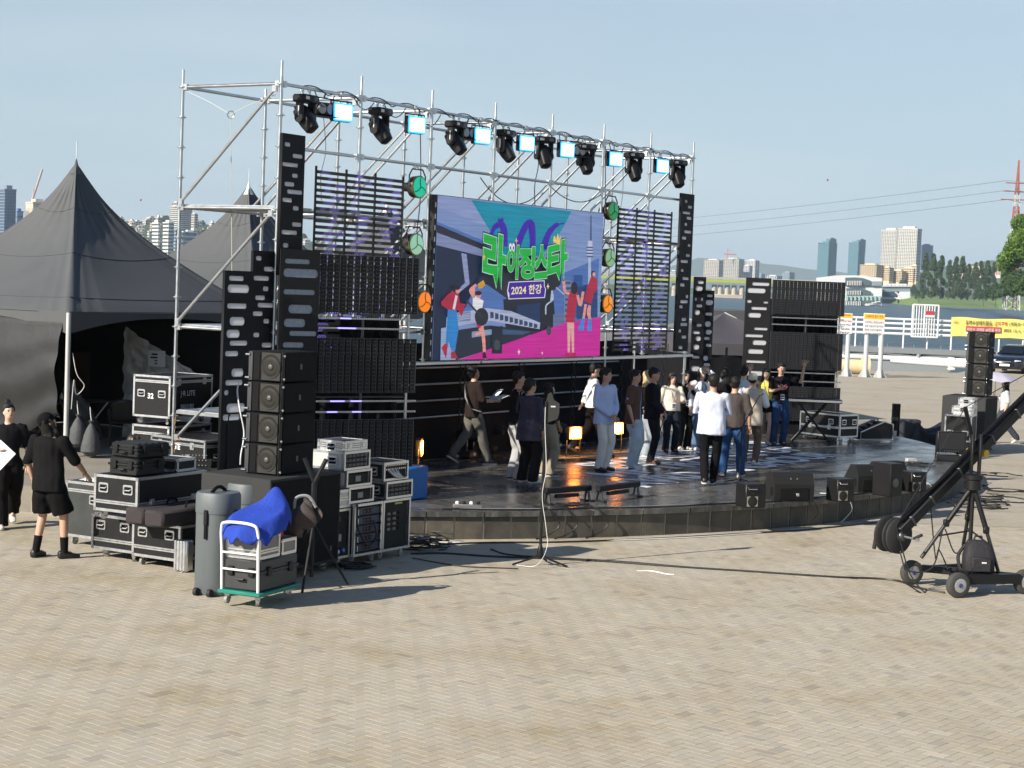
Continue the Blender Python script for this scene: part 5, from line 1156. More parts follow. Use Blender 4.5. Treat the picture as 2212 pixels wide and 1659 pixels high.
# prompter stand in front of the stage, microphone stands
BK = mat('dark_olive_plate', (.03, .029, .025), .5)
P = XY(1166, 1222, 0); t = thing('prompter_stand', 'tall thin black stand with a small angular plate, on the paving before the stage', 'stand', P)
MB().cyl((0, 0, .1), (0, 0, 2.12), .019, n=8).build('column', BLKPLA, t)
for k in range(3):
    an = (-10, 190, 75)[k]; d = Vector((math.cos(R2(an)), math.sin(R2(an)), 0)); MB().tube([Vector((0, 0, .16)), d * .12 + Vector((0, 0, .09)), d * .36 + Vector((0, 0, .012))], .014, n=6).build('leg', BLKPLA, t)
MB().lathe([(.035, .10), (.05, .14), (.03, .24), (.016, .28)], 12).build('hub', BLKPLA, t)
MB().prism([(-.07, -.16), (.08, -.10), (.10, -.02), (.10, .10), (.03, .14), (-.01, .24), (-.05, .22), (-.09, .05), (-.10, .02)], .03, (.07, 0, 2.0)).build('plate', BK, t); MB().box((.09, -.004, 2.06), (.06, .004, .018)).build('label', STICK, t)
MB().tube(smoothpath([(-.01, -.02, 2.05), (-.005, -.02, 1.8), (.025, -.02, 1.4), (.03, -.02, 1.2), (-.005, -.02, .9), (.06, -.04, .5), (.08, -.08, .25), (-.05, -.3, .05), (-.3, -.1, .012)], 6), .0045, n=5).build('white_cable', CABLEW, t)
def mic_stand(label, P, h, boom, rz, name='microphone_stand'):
    t = thing(name, label, 'stand', P, rz, 'microphone stands'); MB().cyl((0, 0, .05), (0, 0, h), .011, n=8).build('column', BLKPLA, t); MB().lathe([(.03, .03), (.035, .08), (.02, .14)], 10).build('hub', BLKPLA, t)
    for k in range(3): d = Vector((math.cos(2.094 * k), math.sin(2.094 * k), 0)); MB().tube([Vector((0, 0, .09)), d * .30 + Vector((0, 0, .012))], .011, n=6).build('leg', BLKPLA, t)
    B = Vector(boom); MB().tube([(-B.x * .25, -B.y * .25, h - B.z * .25), (B.x, B.y, h + B.z)], .009, n=6).build('boom', BLKPLA, t); MB().cyl((B.x, B.y, h + B.z), (B.x * 1.18, B.y * 1.18, h + B.z * 1.05), .020, .024, n=10).build('microphone', mat('mic_grey', (.08, .08, .08), .5), t)
mic_stand('black boom microphone stand behind the man in the grey shirt', zS(gp(1597, 1046, ZS)), .95, (.36, .1, .55), R2(20))
mic_stand('short microphone stand before the lowest light board', zS(dp(490, 1005, 24.0)), 1.15, (.0, .04, .12), 0)
# keyboard on an X stand, cases and covers on the far side
P = zS(gp(1752, 958, ZS)); t = thing('keyboard_stand', 'keyboard with bright metal edge on a black folding X stand', 'keyboard', P, R2(-2))
MB().cbox((0, .1, .93), (1.25, .32, .09), .02).build('keyboard', BLKPLA, t); MB().cbox((0, -.07, .93), (1.22, .02, .055), .006).build('front_edge', CHROME, t)
for s in (-1, 1):
    for y in (0, .22): MB().cyl((-s * .42, y, .02), (s * .30, y, .88), .016, n=8).build('stand_leg', BLKPLA, t)
for s in (-1, 1): MB().cyl((s * .42, -.08, .02), (s * .42, .3, .02), .016, n=8).build('foot_bar', BLKPLA, t)
cr = fcase('black flight case on casters below the keyboard', zS(gp(1813, 947, ZS + .1)), R2(40), .62, 1.15, .50, lid=.42, hx=2, hy=2, latch=0, hz=.45)
for p in (.3, .85): on_face(cr, LATM, 'latch', 'x', p, .115 + .21)
t = thing('open_tray_case', 'open wedge shaped tray case full of gear, beside the flight case', 'case', zS(gp(1858, 953, ZS)), R2(22))
MB().prism([(0, 0), (.85, 0), (.85, .34), (.62, .40), (0, .16)], .5, (0, 0, .04)).build('tray', BLACK, t, smooth=False)
for s in (-.004, .5): MB().tube([(0, s, .04), (.85, s, .04), (.85, s, .38), (.62, s, .44), (0, s, .2)], .016, n=5, closed=True).build('edge_trim', ALU, t)
for k in range(7): MB().ell((.10 + .07 * k, .2 + .03 * (k % 2), .24 + .035 * k), (.05, .09, .05), 8, 6).build('gear', RKD if k % 2 else STEDGE, t)
t = thing('black_tube_bin', 'tall black cylinder standing at the far stage edge', 'bin', zS(gp(1932, 962, 0) + Vector((0, 0, 0))) - Vector((0, 0, ZS)), 0)
MB().lathe([(.10, 0), (.105, .05), (.105, .98), (.11, 1.0), (.10, 1.03), (.0, 1.03)], 16).build('shell', BLKPLA, t); MB().lathe([(.108, .62), (.11, .64), (.11, .68), (.108, .70)], 16).build('band', STEDGE, t); MB().cbox((-.02, -.11, .28), (.07, .02, .18), .005).build('sticker', STICK, t)
o = MB().cbox((0, 0, .3), (.55, .4, .6), .02).build('grey_crate', mat('slate_crate', (.05, .055, .065), .6), None, loc=XY(1960, 957, 0)); tag(o, 'dark grey crate beside the black cylinder', 'crate')
CB = XY(1985, 960, 0)
def cover(a, b): return Vector((1.6 * a - .2, .9 * b - .2, .02 + (.55 - .25 * math.sin(a * 5) ** 2 + .06 * math.sin(b * 9 + a * 7)) * min(1, 6 * b * (1 - b) + .1) * min(1, 8 * a + .2)))
o = MB().grid(cover, 30, 18).build('black_cover_sheet', mat('black_sheet', (.016, .018, .026), .55, bump=.4, bscale=10), None, smooth=True, loc=CB, rz=R2(8)); tag(o, 'black sheet thrown over gear beside the far stage edge', 'cover')
# rack with monitors at the foot of the far loudspeakers
RP = XY(2018, 1040, 0); ra = R2(8)
t = thing('monitor_rack', 'black stand with two dark video monitors near the crane arm', 'monitor', RP, ra)
for x, z, w, h in ((.02, .80, .60, .42), (.0, .38, .50, .33)):
    o = MB().cbox((x + w / 2, .02, z), (w, .08, h), .012).build('monitor', BLKPLA, t); MB().box((x + w / 2, -.022, z + .02), (w * .9, .004, h * .78)).build('screen', LENSD, o)
    for k in range(7): MB().cyl((x + w * (.25 + .08 * k), -.022, z - h * .43), (x + w * (.25 + .08 * k), -.03, z - h * .43), .007, n=6).build('button', STEEL, o)
for x in (.05, .5): MB().cyl((x, .12, 0), (x, .12, .95), .018, n=8).build('upright', BLKPLA, t)
MB().cbox((.28, .12, .03), (.55, .4, .05), .01).build('base', BLKPLA, t)
fr = fcase('black flight case with two catches below the small silver cases', XY(2095, 985, 0), R2(66), .7, .62, .62, lid=0, hx=2, cast=True, z0=.32, hz=.52); MB().bb(.02, .68, .02, .6, .12, .32).build('base_block', BLACK, fr)
fcase('small silver case on the far rack, lower one catching the sun', up(XY(2095, 985, 0) + Vector((.05, .08, 0)), .945), R2(66), .50, .5, .20, lid=.5, hx=1, latch=1, cast=False, bodym=WHITED)
fcase('small silver case on the far rack, upper one catching the sun', up(XY(2095, 985, 0) + Vector((.06, .12, 0)), 1.15), R2(66), .46, .36, .19, lid=.5, hx=1, latch=1, cast=False, bodym=WHITED)
# far loudspeaker stack
FN = XY(2112, 985, 0) + Vector((.36, .9, 0)); FR = R2(62)
t = thing('subwoofer_stack', 'large black subwoofer cabinet under the far line array', 'loudspeaker', FN, FR)
MB().cbox((.62, .52, .72), (1.24, 1.05, 1.2), .012).build('cabinet', SUBM, t); MB().cbox((.62, -.004, .72), (1.16, .012, 1.12), .005).build('grille', GRIL, t); casters(t, [(.12, .1), (1.1, .1), (.12, .9)], 0)
FA = FN + .28 * Vector((math.cos(FR), math.sin(FR), 0)) + .1 * Vector((-math.sin(FR), math.cos(FR), 0)) + Vector((0, 0, 1.34))
for k, w in enumerate(('bottom', 'second from the bottom', 'third from the bottom', 'topmost')): array_box('black line array loudspeaker, %s of the far stack' % w, FA + Vector((0, 0, k * .39)), FR, .74, .50, .386)
# camera crane on its dolly
t = cr_ = thing('camera_crane', 'black camera crane with weight discs on a three wheeled dolly', 'camera crane', (0, 0, 0))
TY = mat('grey_tyre', (.055, .054, .05), .8, bump=.5, bscale=90)
def tyre(P, rz, r=.155, w=.10):
    M_ = Matrix.Rotation(rz, 3, 'Z') @ Matrix.Rotation(math.pi / 2, 3, 'X'); P = Vector(P)
    o = MB().lathe([(r * .55, -w * .5), (r * .8, -w * .55), (r * .97, -w * .40), (r, -w * .1), (r, w * .1), (r * .97, w * .40), (r * .8, w * .55), (r * .55, w * .5)], 22, P, M_).build('wheel', TY, t)
    MB().lathe([(r * .56, -w * .52), (r * .50, -w * .56), (r * .2, -w * .5), (r * .2, w * .5), (r * .50, w * .56), (r * .56, w * .52)], 18, P, M_).build('rim', mat('pale_rim', (.5, .5, .48), .4, .6), o); MB().cyl(P + M_ @ Vector((0, 0, -w * .66)), P + M_ @ Vector((0, 0, w * .66)), .028, n=8).build('axle_nut', mat('blue_nut', (.05, .06, .2), .4), o)
W1, W2, W3 = XY(1968, 1262, 0), XY(2068, 1291, 0), XY(2212, 1283, 0)
for W in (W1, W2, W3): tyre(up(W, .155), R2(22))
W4 = W1 + (W3 - W2)
def beam(a, b, z, w=.09, h=.09, name='dolly_beam'):
    a, b = Vector(a), Vector(b); d = b - a; MB().cbox(up((a + b) / 2, z), (d.length, w, h), .008, math.atan2(d.y, d.x)).build(name, BLKPLA, t)
ctr = (W1 + W3) / 2
beam(W1 + Vector((.12, 0, 0)), W3 - Vector((.1, 0, 0)), .21); beam(W2 + Vector((.05, .05, 0)), W4.lerp(W2, .35), .23, .12); beam(W2.lerp(W1, .15), W2.lerp(W3, .9), .20, .12, .12)
beam(W1 + Vector((.1, .1, 0)), W4 - Vector((.2, 0, 0)), .19, .06, .06)
apex = dp(2103, 1040, ctr.y); apz = apex.z; AP = Vector((apex.x, apex.y, 0))
for fx, fy in ((1990, 1205), (2155, 1258), (2080, 1190)):
    F_ = dp(fx, fy, ctr.y + (.35 if fx == 2080 else -.15)); F_.z = max(F_.z, .26) if fx != 2080 else .5
    A_2 = up(AP, apz - .05); mid_ = A_2.lerp(F_, .52)
    MB().cyl(A_2, mid_, .034, n=9).build('tripod_leg', BLKPLA, t); MB().cyl(mid_, F_, .024, n=9).build('leg_tube', mat('worn_black', (.05, .05, .05), .35, .6), t); MB().cbox(mid_, (.07, .07, .09), .01).build('leg_clamp', BLKPLA, t)
    MB().cyl(up(AP, apz - .62), A_2.lerp(F_, .70), .012, n=6).build('spreader', BLKPLA, t)
MB().cyl(up(AP, apz - .75), up(AP, apz + .02), .026, n=9).build('centre_column', BLKPLA, t)
MB().lathe([(.05, -.12), (.10, -.10), (.10, .02), (.12, .03), (.12, .08), (.06, .10)], 18, up(AP, apz)).build('head', BLKPLA, t)
D0 = dp(1942, 1150, ctr.y - .35); D1 = dp(2235, 850, ctr.y + 1.0)                        # arm axis
ax_ = (D1 - D0).normalized(); piv = D0.lerp(D1, .56); P1 = up(AP, apz + .1); 
for off in (-.05, .05):
    MB().cbox((piv + P1) / 2 + Vector((off, 0, .02)), (.03, .09, (piv - P1).length + .2), .006).build('head_plate', BLKPLA, t)
side_ = ax_.cross(Vector((0, 0, 1))).normalized(); upv = side_.cross(ax_).normalized(); Mr = Matrix((ax_, side_, upv)).transposed()
MB().cbox((D0 + D1) / 2, ((D1 - D0).length, .12, .13), .012, mat=Mr).build('crane_arm', BLKPLA, t)
MB().tube([D0 + upv * .11 + ax_ * .1, D0.lerp(D1, .3) + upv * .10, D0.lerp(D1, .62) + upv * .12, D1 + upv * .10], .030, n=7).build('cable_sleeve', BLKCLOTH, t)
for q in (.08, .22, .42, .66, .85): MB().cbox(D0.lerp(D1, q), (.03, .135, .15), .006, mat=Mr).build('arm_band', STEDGE, t)
mast = piv + Vector((-.02, 0, .0)); MT = dp(2085, 880, ctr.y + .1); MB().cyl(mast, MT, .028, n=8).build('mast', BLKPLA, t); MB().tube([MT, dp(2232, 800, ctr.y + .9)], .006, n=5).build('stay_wire', CABLE, t); MB().tube([MT, D0 + upv * .1], .006, n=5).build('stay_wire', CABLE, t)
MB().cyl(piv - side_ * .14, piv + side_ * .16, .05, n=14).build('pivot_knob', mat('yellow_knob', (.6, .38, .03), .4), t)
wc = D0 - upv * .06
for k, (o1, o2) in enumerate(((-.26, -.20), (-.12, -.07), (-.06, .0), (.10, .15))):
    if k == 3: continue
    o = MB().lathe([(.0, o1), (.20, o1), (.225, (o1 * 2 + o2) / 3), (.225, (o1 + o2 * 2) / 3), (.20, o2), (.0, o2)], 26, wc, Matrix((Vector((0, 0, 1)), ax_.cross(Vector((0, 0, 1))).cross(Vector((0, 0, 1))), -side_)).transposed() if False else Matrix.Rotation(math.atan2(side_.y, side_.x), 3, 'Z') @ Matrix.Rotation(math.pi / 2, 3, 'Y')).build('weight_disc', RUBBER, t); MB().ell(wc + side_ * (o1 - .004 if k != 2 else o2 + .006), (.07, .07, .07), 10, 6).build('disc_hub', STEDGE, o)
MB().cyl(wc - side_ * .42, wc + side_ * .30, .016, n=8).build('weight_bar', STEEL, t); MB().cyl(wc - side_ * .40, wc - side_ * .44 + Vector((0, 0, -.22)), .026, n=8).build('grip', RUBBER, t); MB().cyl(wc + side_ * .22, wc + side_ * .34 + Vector((0, 0, .06)), .022, n=8).build('grip', RUBBER, t)
for pts, lab in (([D0 + upv * .1, D0 + Vector((.15, -.05, -.5)), D0 + Vector((.35, -.1, -.75)), D0 + Vector((.1, -.1, -.62))], 0), ([D0.lerp(D1, .22), D0.lerp(D1, .22) + Vector((.08, -.1, -.7)), W1.lerp(W2, .4) + Vector((.1, 0, .5)), W1.lerp(W2, .5) + Vector((.2, 0, .2))], 0), ([up(AP, apz - .7), up(AP, apz - .9) + Vector((-.2, -.1, 0)), up(AP, apz - .6) + Vector((-.35, -.1, 0))], 0), ([wc + Vector((0, 0, -.2)), wc + Vector((.1, -.05, -.42)), wc + Vector((.4, -.05, -.36)), wc + Vector((.5, -.05, .1))], 0)):
    MB().tube(smoothpath(pts, 6), .009, n=5).build('crane_cable', CABLE, t)
BP = dp(2112, 1235, ctr.y - .25); m = MB(); m.loft([[Vector((x * sx_, y * sy_ + dy_, z)) for x, y in rrect(-1, -1, 1, 1, .5, 4)] for z, sx_, sy_, dy_ in ((0, .17, .10, 0), (.04, .19, .13, 0), (.22, .185, .13, .01), (.34, .15, .10, .03), (.40, .09, .06, .05))]); m.cbox((.0, -.14, .12), (.24, .06, .18), .03); m.tube([(-.06, .06, .38), (-.04, .06, .45), (.04, .06, .45), (.06, .06, .38)], .014, n=5); m.tube(smoothpath([(-.15, .10, .33), (-.24, .05, .2), (-.22, .0, .05), (-.16, .0, .02)], 4), .022, n=6)
o = m.build('backpack', mat('black_nylon', (.016, .015, .018), .75, bump=.4, bscale=30), None, loc=up(BP, .25)); tag(o, 'black backpack lying on the crane dolly', 'backpack'); MB().cbox((.03, -.172, .15), (.06, .008, .02), .003).build('tag', STICK, o)
# small things on the stage floor at the far side
o = MB().cbox((0, 0, .05), (.22, .10, .10), .008).build('white_box', mat('pale_box', (.45, .47, .47), .5), None, loc=zS(gp(1968, 1001, ZS)), rz=.3); tag(o, 'small pale box on the stage floor near the monitors', 'box')
# ================================================================== tents, their walls and what stands inside
TENT = mat('black_tent_fabric', (.080, .085, .090), .68, var=.18, scale=.9, bump=.2, bscale=5)
TENTW = mat('black_tarp', (.026, .027, .028), .5, var=.25, scale=2.0, bump=.22, bscale=7, spec=.35)
SILV = mat('silver_tarp_lit_tone', (.55, .55, .53), .4, .15, var=.4, scale=3, bump=1.0, bscale=7)  # brightened base colour in place of sunlight falling on the sheet
POLE = mat('tent_pole', (.62, .62, .60), .4, .3)
def tent(label, near, ang, side, eave, apex, z0, tip, pole_len=.35, val=.32):
    t = thing('peaked_tent', label, 'tent', up(near, z0), ang, 'black peaked tents')
    c = side / 2; e, A = eave - z0, apex - z0
    def prof(q): return (1 - q) ** 1.0 * (.58 + .42 * (1 - q) ** 1.2) if q < .93 else (1 - q) * .62
    N_ = 160; rows = 40; rings = []
    for j in range(rows + 1):
        q = j / rows; hh = e + (A - e) * (q ** .92); s = 1 - q; rad_ = .42 * s + .58 * s ** 2.2 + .012
        ring = []
        for k in range(N_):
            f = 4 * k / N_; sd = int(f); w = f - sd; w2 = w
            cor = [(0, 0), (1, 0), (1, 1), (0, 1)]; p, p2 = cor[sd], cor[(sd + 1) % 4]
            x, y = p[0] + (p2[0] - p[0]) * w2, p[1] + (p2[1] - p[1]) * w2
            dx, dy = (x - .5) * side * rad_, (y - .5) * side * rad_
            belly = -.10 * math.sin(w * math.pi) * math.sin(q * math.pi) * side / 5
            fold = .022 * math.sin(w * 34 + sd * 3 + q * 4) * math.exp(-((q - .72) / .22) ** 2) + .012 * math.sin(w * 90 + sd) * math.exp(-((q - .9) / .08) ** 2)
            corner_fold = -.085 * math.exp(-((min(w, 1 - w) - .05) / .025) ** 2) * (1 - q) - .05 * math.exp(-((min(w, 1 - w) - .115) / .02) ** 2) * max(0, .55 - q) * 2
            rr2 = 1 + (fold + corner_fold) / max(.3, math.hypot(dx, dy))
            ring.append(Vector((c + dx * rr2, c + dy * rr2, hh + belly + (.012 * math.exp(-(min(w, 1 - w) / .03) ** 2) if 0 < j < rows else 0))))
        rings.append(ring)
    cano = MB().loft(rings, cap=False).build('canopy', TENT, t, smooth=True)
    for j_ in (3, 14, 27): MB().tube([p_ + Vector((0, 0, .004)) for p_ in rings[j_]], .007, n=4, closed=True).build('seam', TENT, cano)
    for sd in range(4):                                   # valance: scalloped arch on every side
        cor = [(0, 0), (side, 0), (side, side), (0, side)]; p, p2 = Vector((*cor[sd], 0)), Vector((*cor[(sd + 1) % 4], 0))
        def vf(u_, v_): 
            dz = val * (.35 + .85 * abs(2 * u_ - 1) ** 2.2); q = p.lerp(p2, u_); q = q + (q - Vector((c, c, 0))) * .006
            return q + Vector((0, 0, e + .02 - v_ * dz))
        MB().grid(vf, 22, 3).build('valance', TENT, t, smooth=True)
    for x, y in ((0, 0), (side, 0), (side, side), (0, side)): MB().cyl((x, y, 0), (x, y, e), .042, n=10).build('pole', POLE, t)
    MB().lathe([(.09 * side / 5 + .03, A - .16), (.06, A - .05), (.03, A + .04), (.012, A + .12), (.0, A + .13)], 12, (c, c, 0)).build('cap', WHITE if tip == 'white' else TENT, t)
    MB().cyl((c, c, A + .1), (c, c, A + .1 + pole_len), .010, n=6).build('finial', STEEL, t)
    return t
N1 = gp(141, 985, ZS); TA = math.radians(58); SIDE = 5.0
t1 = tent('large black peaked tent, nearest on the left with open front', N1, TA, SIDE, 2.83, 5.5, ZS, 'dark')
c2 = dp(538, 405, 39.5); n2 = Vector((c2.x, c2.y, 0)) - (U + NB) * 2.5
t2 = tent('black peaked tent with white tip, second in the row', n2, TA, SIDE, 2.9, c2.z, ZS, 'white')
c3_ = dp(836, 446, 46.5); n3_ = Vector((c3_.x, c3_.y, 0)) - (U + NB) * 2.5
t3 = tent('black peaked tent with white tip seen through the slatted panel', n3_, TA, SIDE, 2.9, c3_.z, ZS, 'white')
# walls of the near tent (own things: they hang from it and can be lifted off)
tx = lambda x, y, z: up(N1, ZS) + x * U + y * NB + Vector((0, 0, z))
def wall_cloth(name, label, fn, m_, nu=48, nv=24, base=None):
    o = MB().grid(lambda a, b: fn(a, b) - N1, nu, nv).build(name, m_, None, smooth=True, loc=N1); return tag(o, label, 'tent wall')
nz = lambda x, y, s=1.0: mnoise.noise(Vector((x * s, y * s, .3)))
wall_cloth('tent_wall', 'black tarp closing the rear side of the near tent', lambda a, b: tx(SIDE - .03 + .05 * nz(a * 9, b * 4), SIDE * a, 2.45 * b), TENTW)
wall_cloth('tent_wall', 'black tarp closing the river side of the near tent', lambda a, b: tx(SIDE * a, SIDE - .03 + .05 * nz(a * 9 + 5, b * 4), 2.45 * b), TENTW)
wall_cloth('silver_tent_sheet', 'crinkled silver sheet hanging inside the near tent, its pale colour standing in for a patch of sun', lambda a, b: tx(3.1 + .8 * a + .05 * nz(a * 14, b * 14), 1.75 - 1.5 * a + .05 * nz(a * 12 + 3, b * 12), .02 + (2.1 - 1.0 * a) * b), SILV, 60, 60)
def drape(a, b):                                          # sagging side wall towards the camera, tied up at the post
    y = .12 + 4.85 * a; low = .42 + .26 * math.sin(a * math.pi) * -.9 + .15 * a
    z = 2.35 - (2.35 - max(.12, low + .25 * math.exp(-((a - .03) / .08) ** 2))) * (1 - b)
    bul = .16 * math.sin((1 - b) * 3.0) + .05 * math.sin(b * 17 + a * 5) * (1 - b) + .03 * nz(a * 4, b * 5)
    return tx(-bul * (1 if b < .95 else .3), y, z)
wall_cloth('tent_wall', 'sagging black tarp on the left side of the near tent', drape, TENTW, 60, 50)
wall_cloth('tent_wall', 'dark tarp flap pulled across the open front of the near tent', lambda a, b: tx(.05 + 1.5 * a, .06 + .5 * a + .04 * nz(a * 8, b * 8), .15 + (1.25 * (1 - a)) * b + .02), TENTW, 30, 20)
MB().box((0, 0, 0), (.34, .006, .30), math.radians(-12)).build('paper_notice', PAPER, None, loc=tx(3.2, 1.0, 1.55)); o = tag(bpy.data.objects['paper_notice'], 'white printed notice pinned up inside the near tent', 'notice')
m_ = text_mesh('lettering', 'NOTICE', .05, mat('ink', (.03, .03, .03), .8), align='CENTER'); 
o2 = MB().box((0, -.005, .08), (.2, .002, .03)); o2.box((0, -.005, .02), (.24, .002, .028)); o2.box((0, -.005, -.04), (.08, .002, .025)); o2.box((0, -.005, -.09), (.07, .002, .025)); o2.build('print_lines', MATS['ink'], o)
P = tx(.08, .1, 1.15)
for k, (dx, lab) in enumerate(((.0, 'dark sandbag tied to the tent post, the smaller one'), (.22, 'dark sandbag tied to the tent post, the fuller one touching the ground'))):
    t = thing('sandbag', lab, 'sandbag', tx(.10 + dx * .5, -.18 - dx * .9, 0)); h = .72 if k == 0 else .62
    MB().lathe([(.05, h), (.022, h - .05), (.07, h - .12), (.13, h - .25), (.165 if k else .14, h - .40), (.17 if k else .13, .10 if k else .22), (.06, .01 if k else .16)], 14).build('sack', mat('dark_sack', (.07, .075, .078), .75, var=.5, scale=7, bump=.7, bscale=18), t)
    MB().tube([(0, 0, h), (-.03, .05, h + .12), (-.05, .10, h + .22)], .007, n=5).build('cord', mat('pale_rope2', (.6, .6, .56), .8), t)
o = MB().tube(smoothpath([tx(.06, -.05, 1.75), tx(.1, -.12, 1.4), tx(.2, -.2, 1.2), tx(.12, -.1, 1.05), tx(.06, -.1, 1.3), tx(.05, -.06, .8)], 6), .008, n=5).build('post_cord', MATS['pale_rope2']); tag(o, 'white cord knotted round the near tent post', 'cord')
# plastic chairs and table in the tent
CHAIR = mat('dark_plastic_chair', (.022, .022, .022), .35)
def chair(label, P, rz):
    t = thing('plastic_chair', label, 'chair', P, rz, 'dark plastic armchairs in the tent')
    MB().cbox((0, 0, .43), (.46, .44, .035), .012).build('seat', CHAIR, t)
    MB().grid(lambda a, b: Vector((-.23 + .46 * a, .21 + .10 * b - .05 * math.sin(a * math.pi) * -1, .44 + .42 * b - .05 * (2 * a - 1) ** 2 * b)), 10, 6).build('backrest', CHAIR, t).modifiers.new('s', 'SOLIDIFY').thickness = .02
    for x, y in ((-.2, -.19), (.2, -.19), (-.21, .2), (.21, .2)): MB().cyl((x, y, .43), (x * 1.18, y * 1.2, 0), .024, .018, n=7).build('leg', CHAIR, t)
    for s in (-1, 1): MB().tube([(s * .23, .27, .66), (s * .25, .0, .66), (s * .25, -.2, .63), (s * .22, -.2, .43)], .02, n=6).build('armrest', CHAIR, t)
chair('dark plastic armchair nearer the tent post', tx(1.25, .95, 0), 1.9); chair('dark plastic armchair closer to the flight cases', tx(2.1, .75, 0), 3.4)
t = thing('folding_table', 'dark folding table inside the near tent', 'table', tx(2.0, 2.0, 0), AST)
MB().cbox((0, 0, .72), (1.6, .7, .03), .008).build('table_top', mat('dark_table', (.05, .05, .055), .4), t)
for x in (-.7, .7):
    for s in (-1, 1): MB().cyl((x, s * .28, .71), (x * .8, -s * .28, 0), .015, n=6).build('leg', STEEL, t)
o = MB().lathe([(.11, 0), (.12, .03), (.12, .24), (.10, .30), (.03, .34), (.03, .38), (.001, .38)], 14).build('water_bottle', mat('blue_clear_plastic', (.25, .42, .55), .12, coat=.3), None, loc=tx(1.75, 1.75, .735)); tag(o, 'large blue water bottle standing on the tent table', 'bottle')
for k, (x, y) in enumerate(((1.5, 1.7), (1.45, 1.82))):
    o = MB().lathe([(.03, 0), (.032, .12), (.012, .16), (.012, .18)], 8).build('small_bottle', WHITE, None, loc=tx(x, y, .735)); tag(o, 'small white bottle on the tent table', 'bottle', 'small bottles on the tent table')
o = MB().cbox((0, 0, .45), (.5, .05, .9), .01).build('brown_board', mat('brown_board', (.06, .025, .012), .7), None, loc=tx(4.3, 4.2, 0.6), rz=.2); tag(o, 'brown board leaning in the dark of the near tent', 'board')
# gas cylinder and odd gear by the scaffold
P = SP(.05, .42, 1.62); t = thing('gas_cylinder', 'tall pale green cylinder standing on the scaffold deck', 'cylinder', P)
MB().lathe([(.06, 0), (.075, .02), (.075, .82), (.055, .92), (.025, .97), (.025, 1.02)], 14).build('tank', mat('pale_green_paint', (.55, .68, .62), .45), t); MB().cbox((0, 0, 1.06), (.16, .05, .05), .01).build('valve', STEEL, t)
for z in (.25, .62): MB().tube([(-.1, -.05, z), (.1, -.05, z)], .012, n=6).build('bracket', WHITE, t)
# low canopy tents behind the stage
def canopy(label, C_, w, z_e, z_a, m_=TENT, ang=.2, wall=True):
    t = thing('canopy_tent', label, 'tent', up(C_, 0), ang, 'low canopy tents behind the stage'); h = w / 2
    rings = []
    for q in np.linspace(0, 1, 9):
        s = 1 - q; ring = []
        for k in range(24):
            f = 4 * k / 24; sd = int(f); wv = f - sd; cor = [(-1, -1), (1, -1), (1, 1), (-1, 1)]; p, p2 = cor[sd], cor[(sd + 1) % 4]; x, y = p[0] + (p2[0] - p[0]) * wv, p[1] + (p2[1] - p[1]) * wv
            ring.append(Vector((x * h * max(s, .01), y * h * max(s, .01), z_e + (z_a - z_e) * q - .12 * math.sin(q * math.pi) * math.sin(wv * math.pi))))
        rings.append(ring)
    MB().loft(rings, cap=False).build('canopy', m_, t, smooth=60)
    for sd in range(4):
        cor = [(-h, -h), (h, -h), (h, h), (-h, h)]; p, p2 = Vector((*cor[sd], 0)), Vector((*cor[(sd + 1) % 4], 0))
        MB().grid(lambda a, b: p.lerp(p2, a) * 1.004 + Vector((0, 0, z_e - .32 * b)), 8, 1).build('valance', m_, t)
        if wall and sd in (0, 1, 3): MB().grid(lambda a, b: p.lerp(p2, a) * .99 + Vector((.03 * math.sin(a * 30), .03 * math.cos(a * 27), (z_e - .1) * b)), 24, 2).build('side_wall', BLKCLOTH, t, smooth=True)
    for x, y in ((-h, -h), (h, -h), (h, h), (-h, h)): MB().cyl((x, y, 0), (x, y, z_e), .025, n=8).build('pole', STEEL, t)
    MB().tube([(0, 0, z_a + .01), (h * .5, -h * .5, (z_a + z_e) / 2 - .09), (h, -h, z_e + .02)], .02, n=5).build('seam', mat('pale_seam', (.45, .44, .42), .7), t)
    return t
q = dp(1565, 676, 52); canopy('low black canopy tent between the far light boards', Vector((q.x, q.y, 0)), 3.6, 2.15, q.z, mat('dark_plum_canopy', (.075, .07, .078), .6, bump=.3, bscale=3), .25)
q = dp(1400, 690, 56); canopy('grey canopy tent behind the slatted panel right of the screen', Vector((q.x, q.y, 0)), 4.5, 2.0, q.z - .1, mat('grey_canopy', (.16, .16, .165), .6, bump=.3, bscale=3), .6)
q = dp(1490, 690, 60); canopy('pale grey canopy tent glimpsed beside the tallest light board', Vector((q.x, q.y, 0)), 3.6, 2.1, q.z, MATS['grey_canopy'], .1)
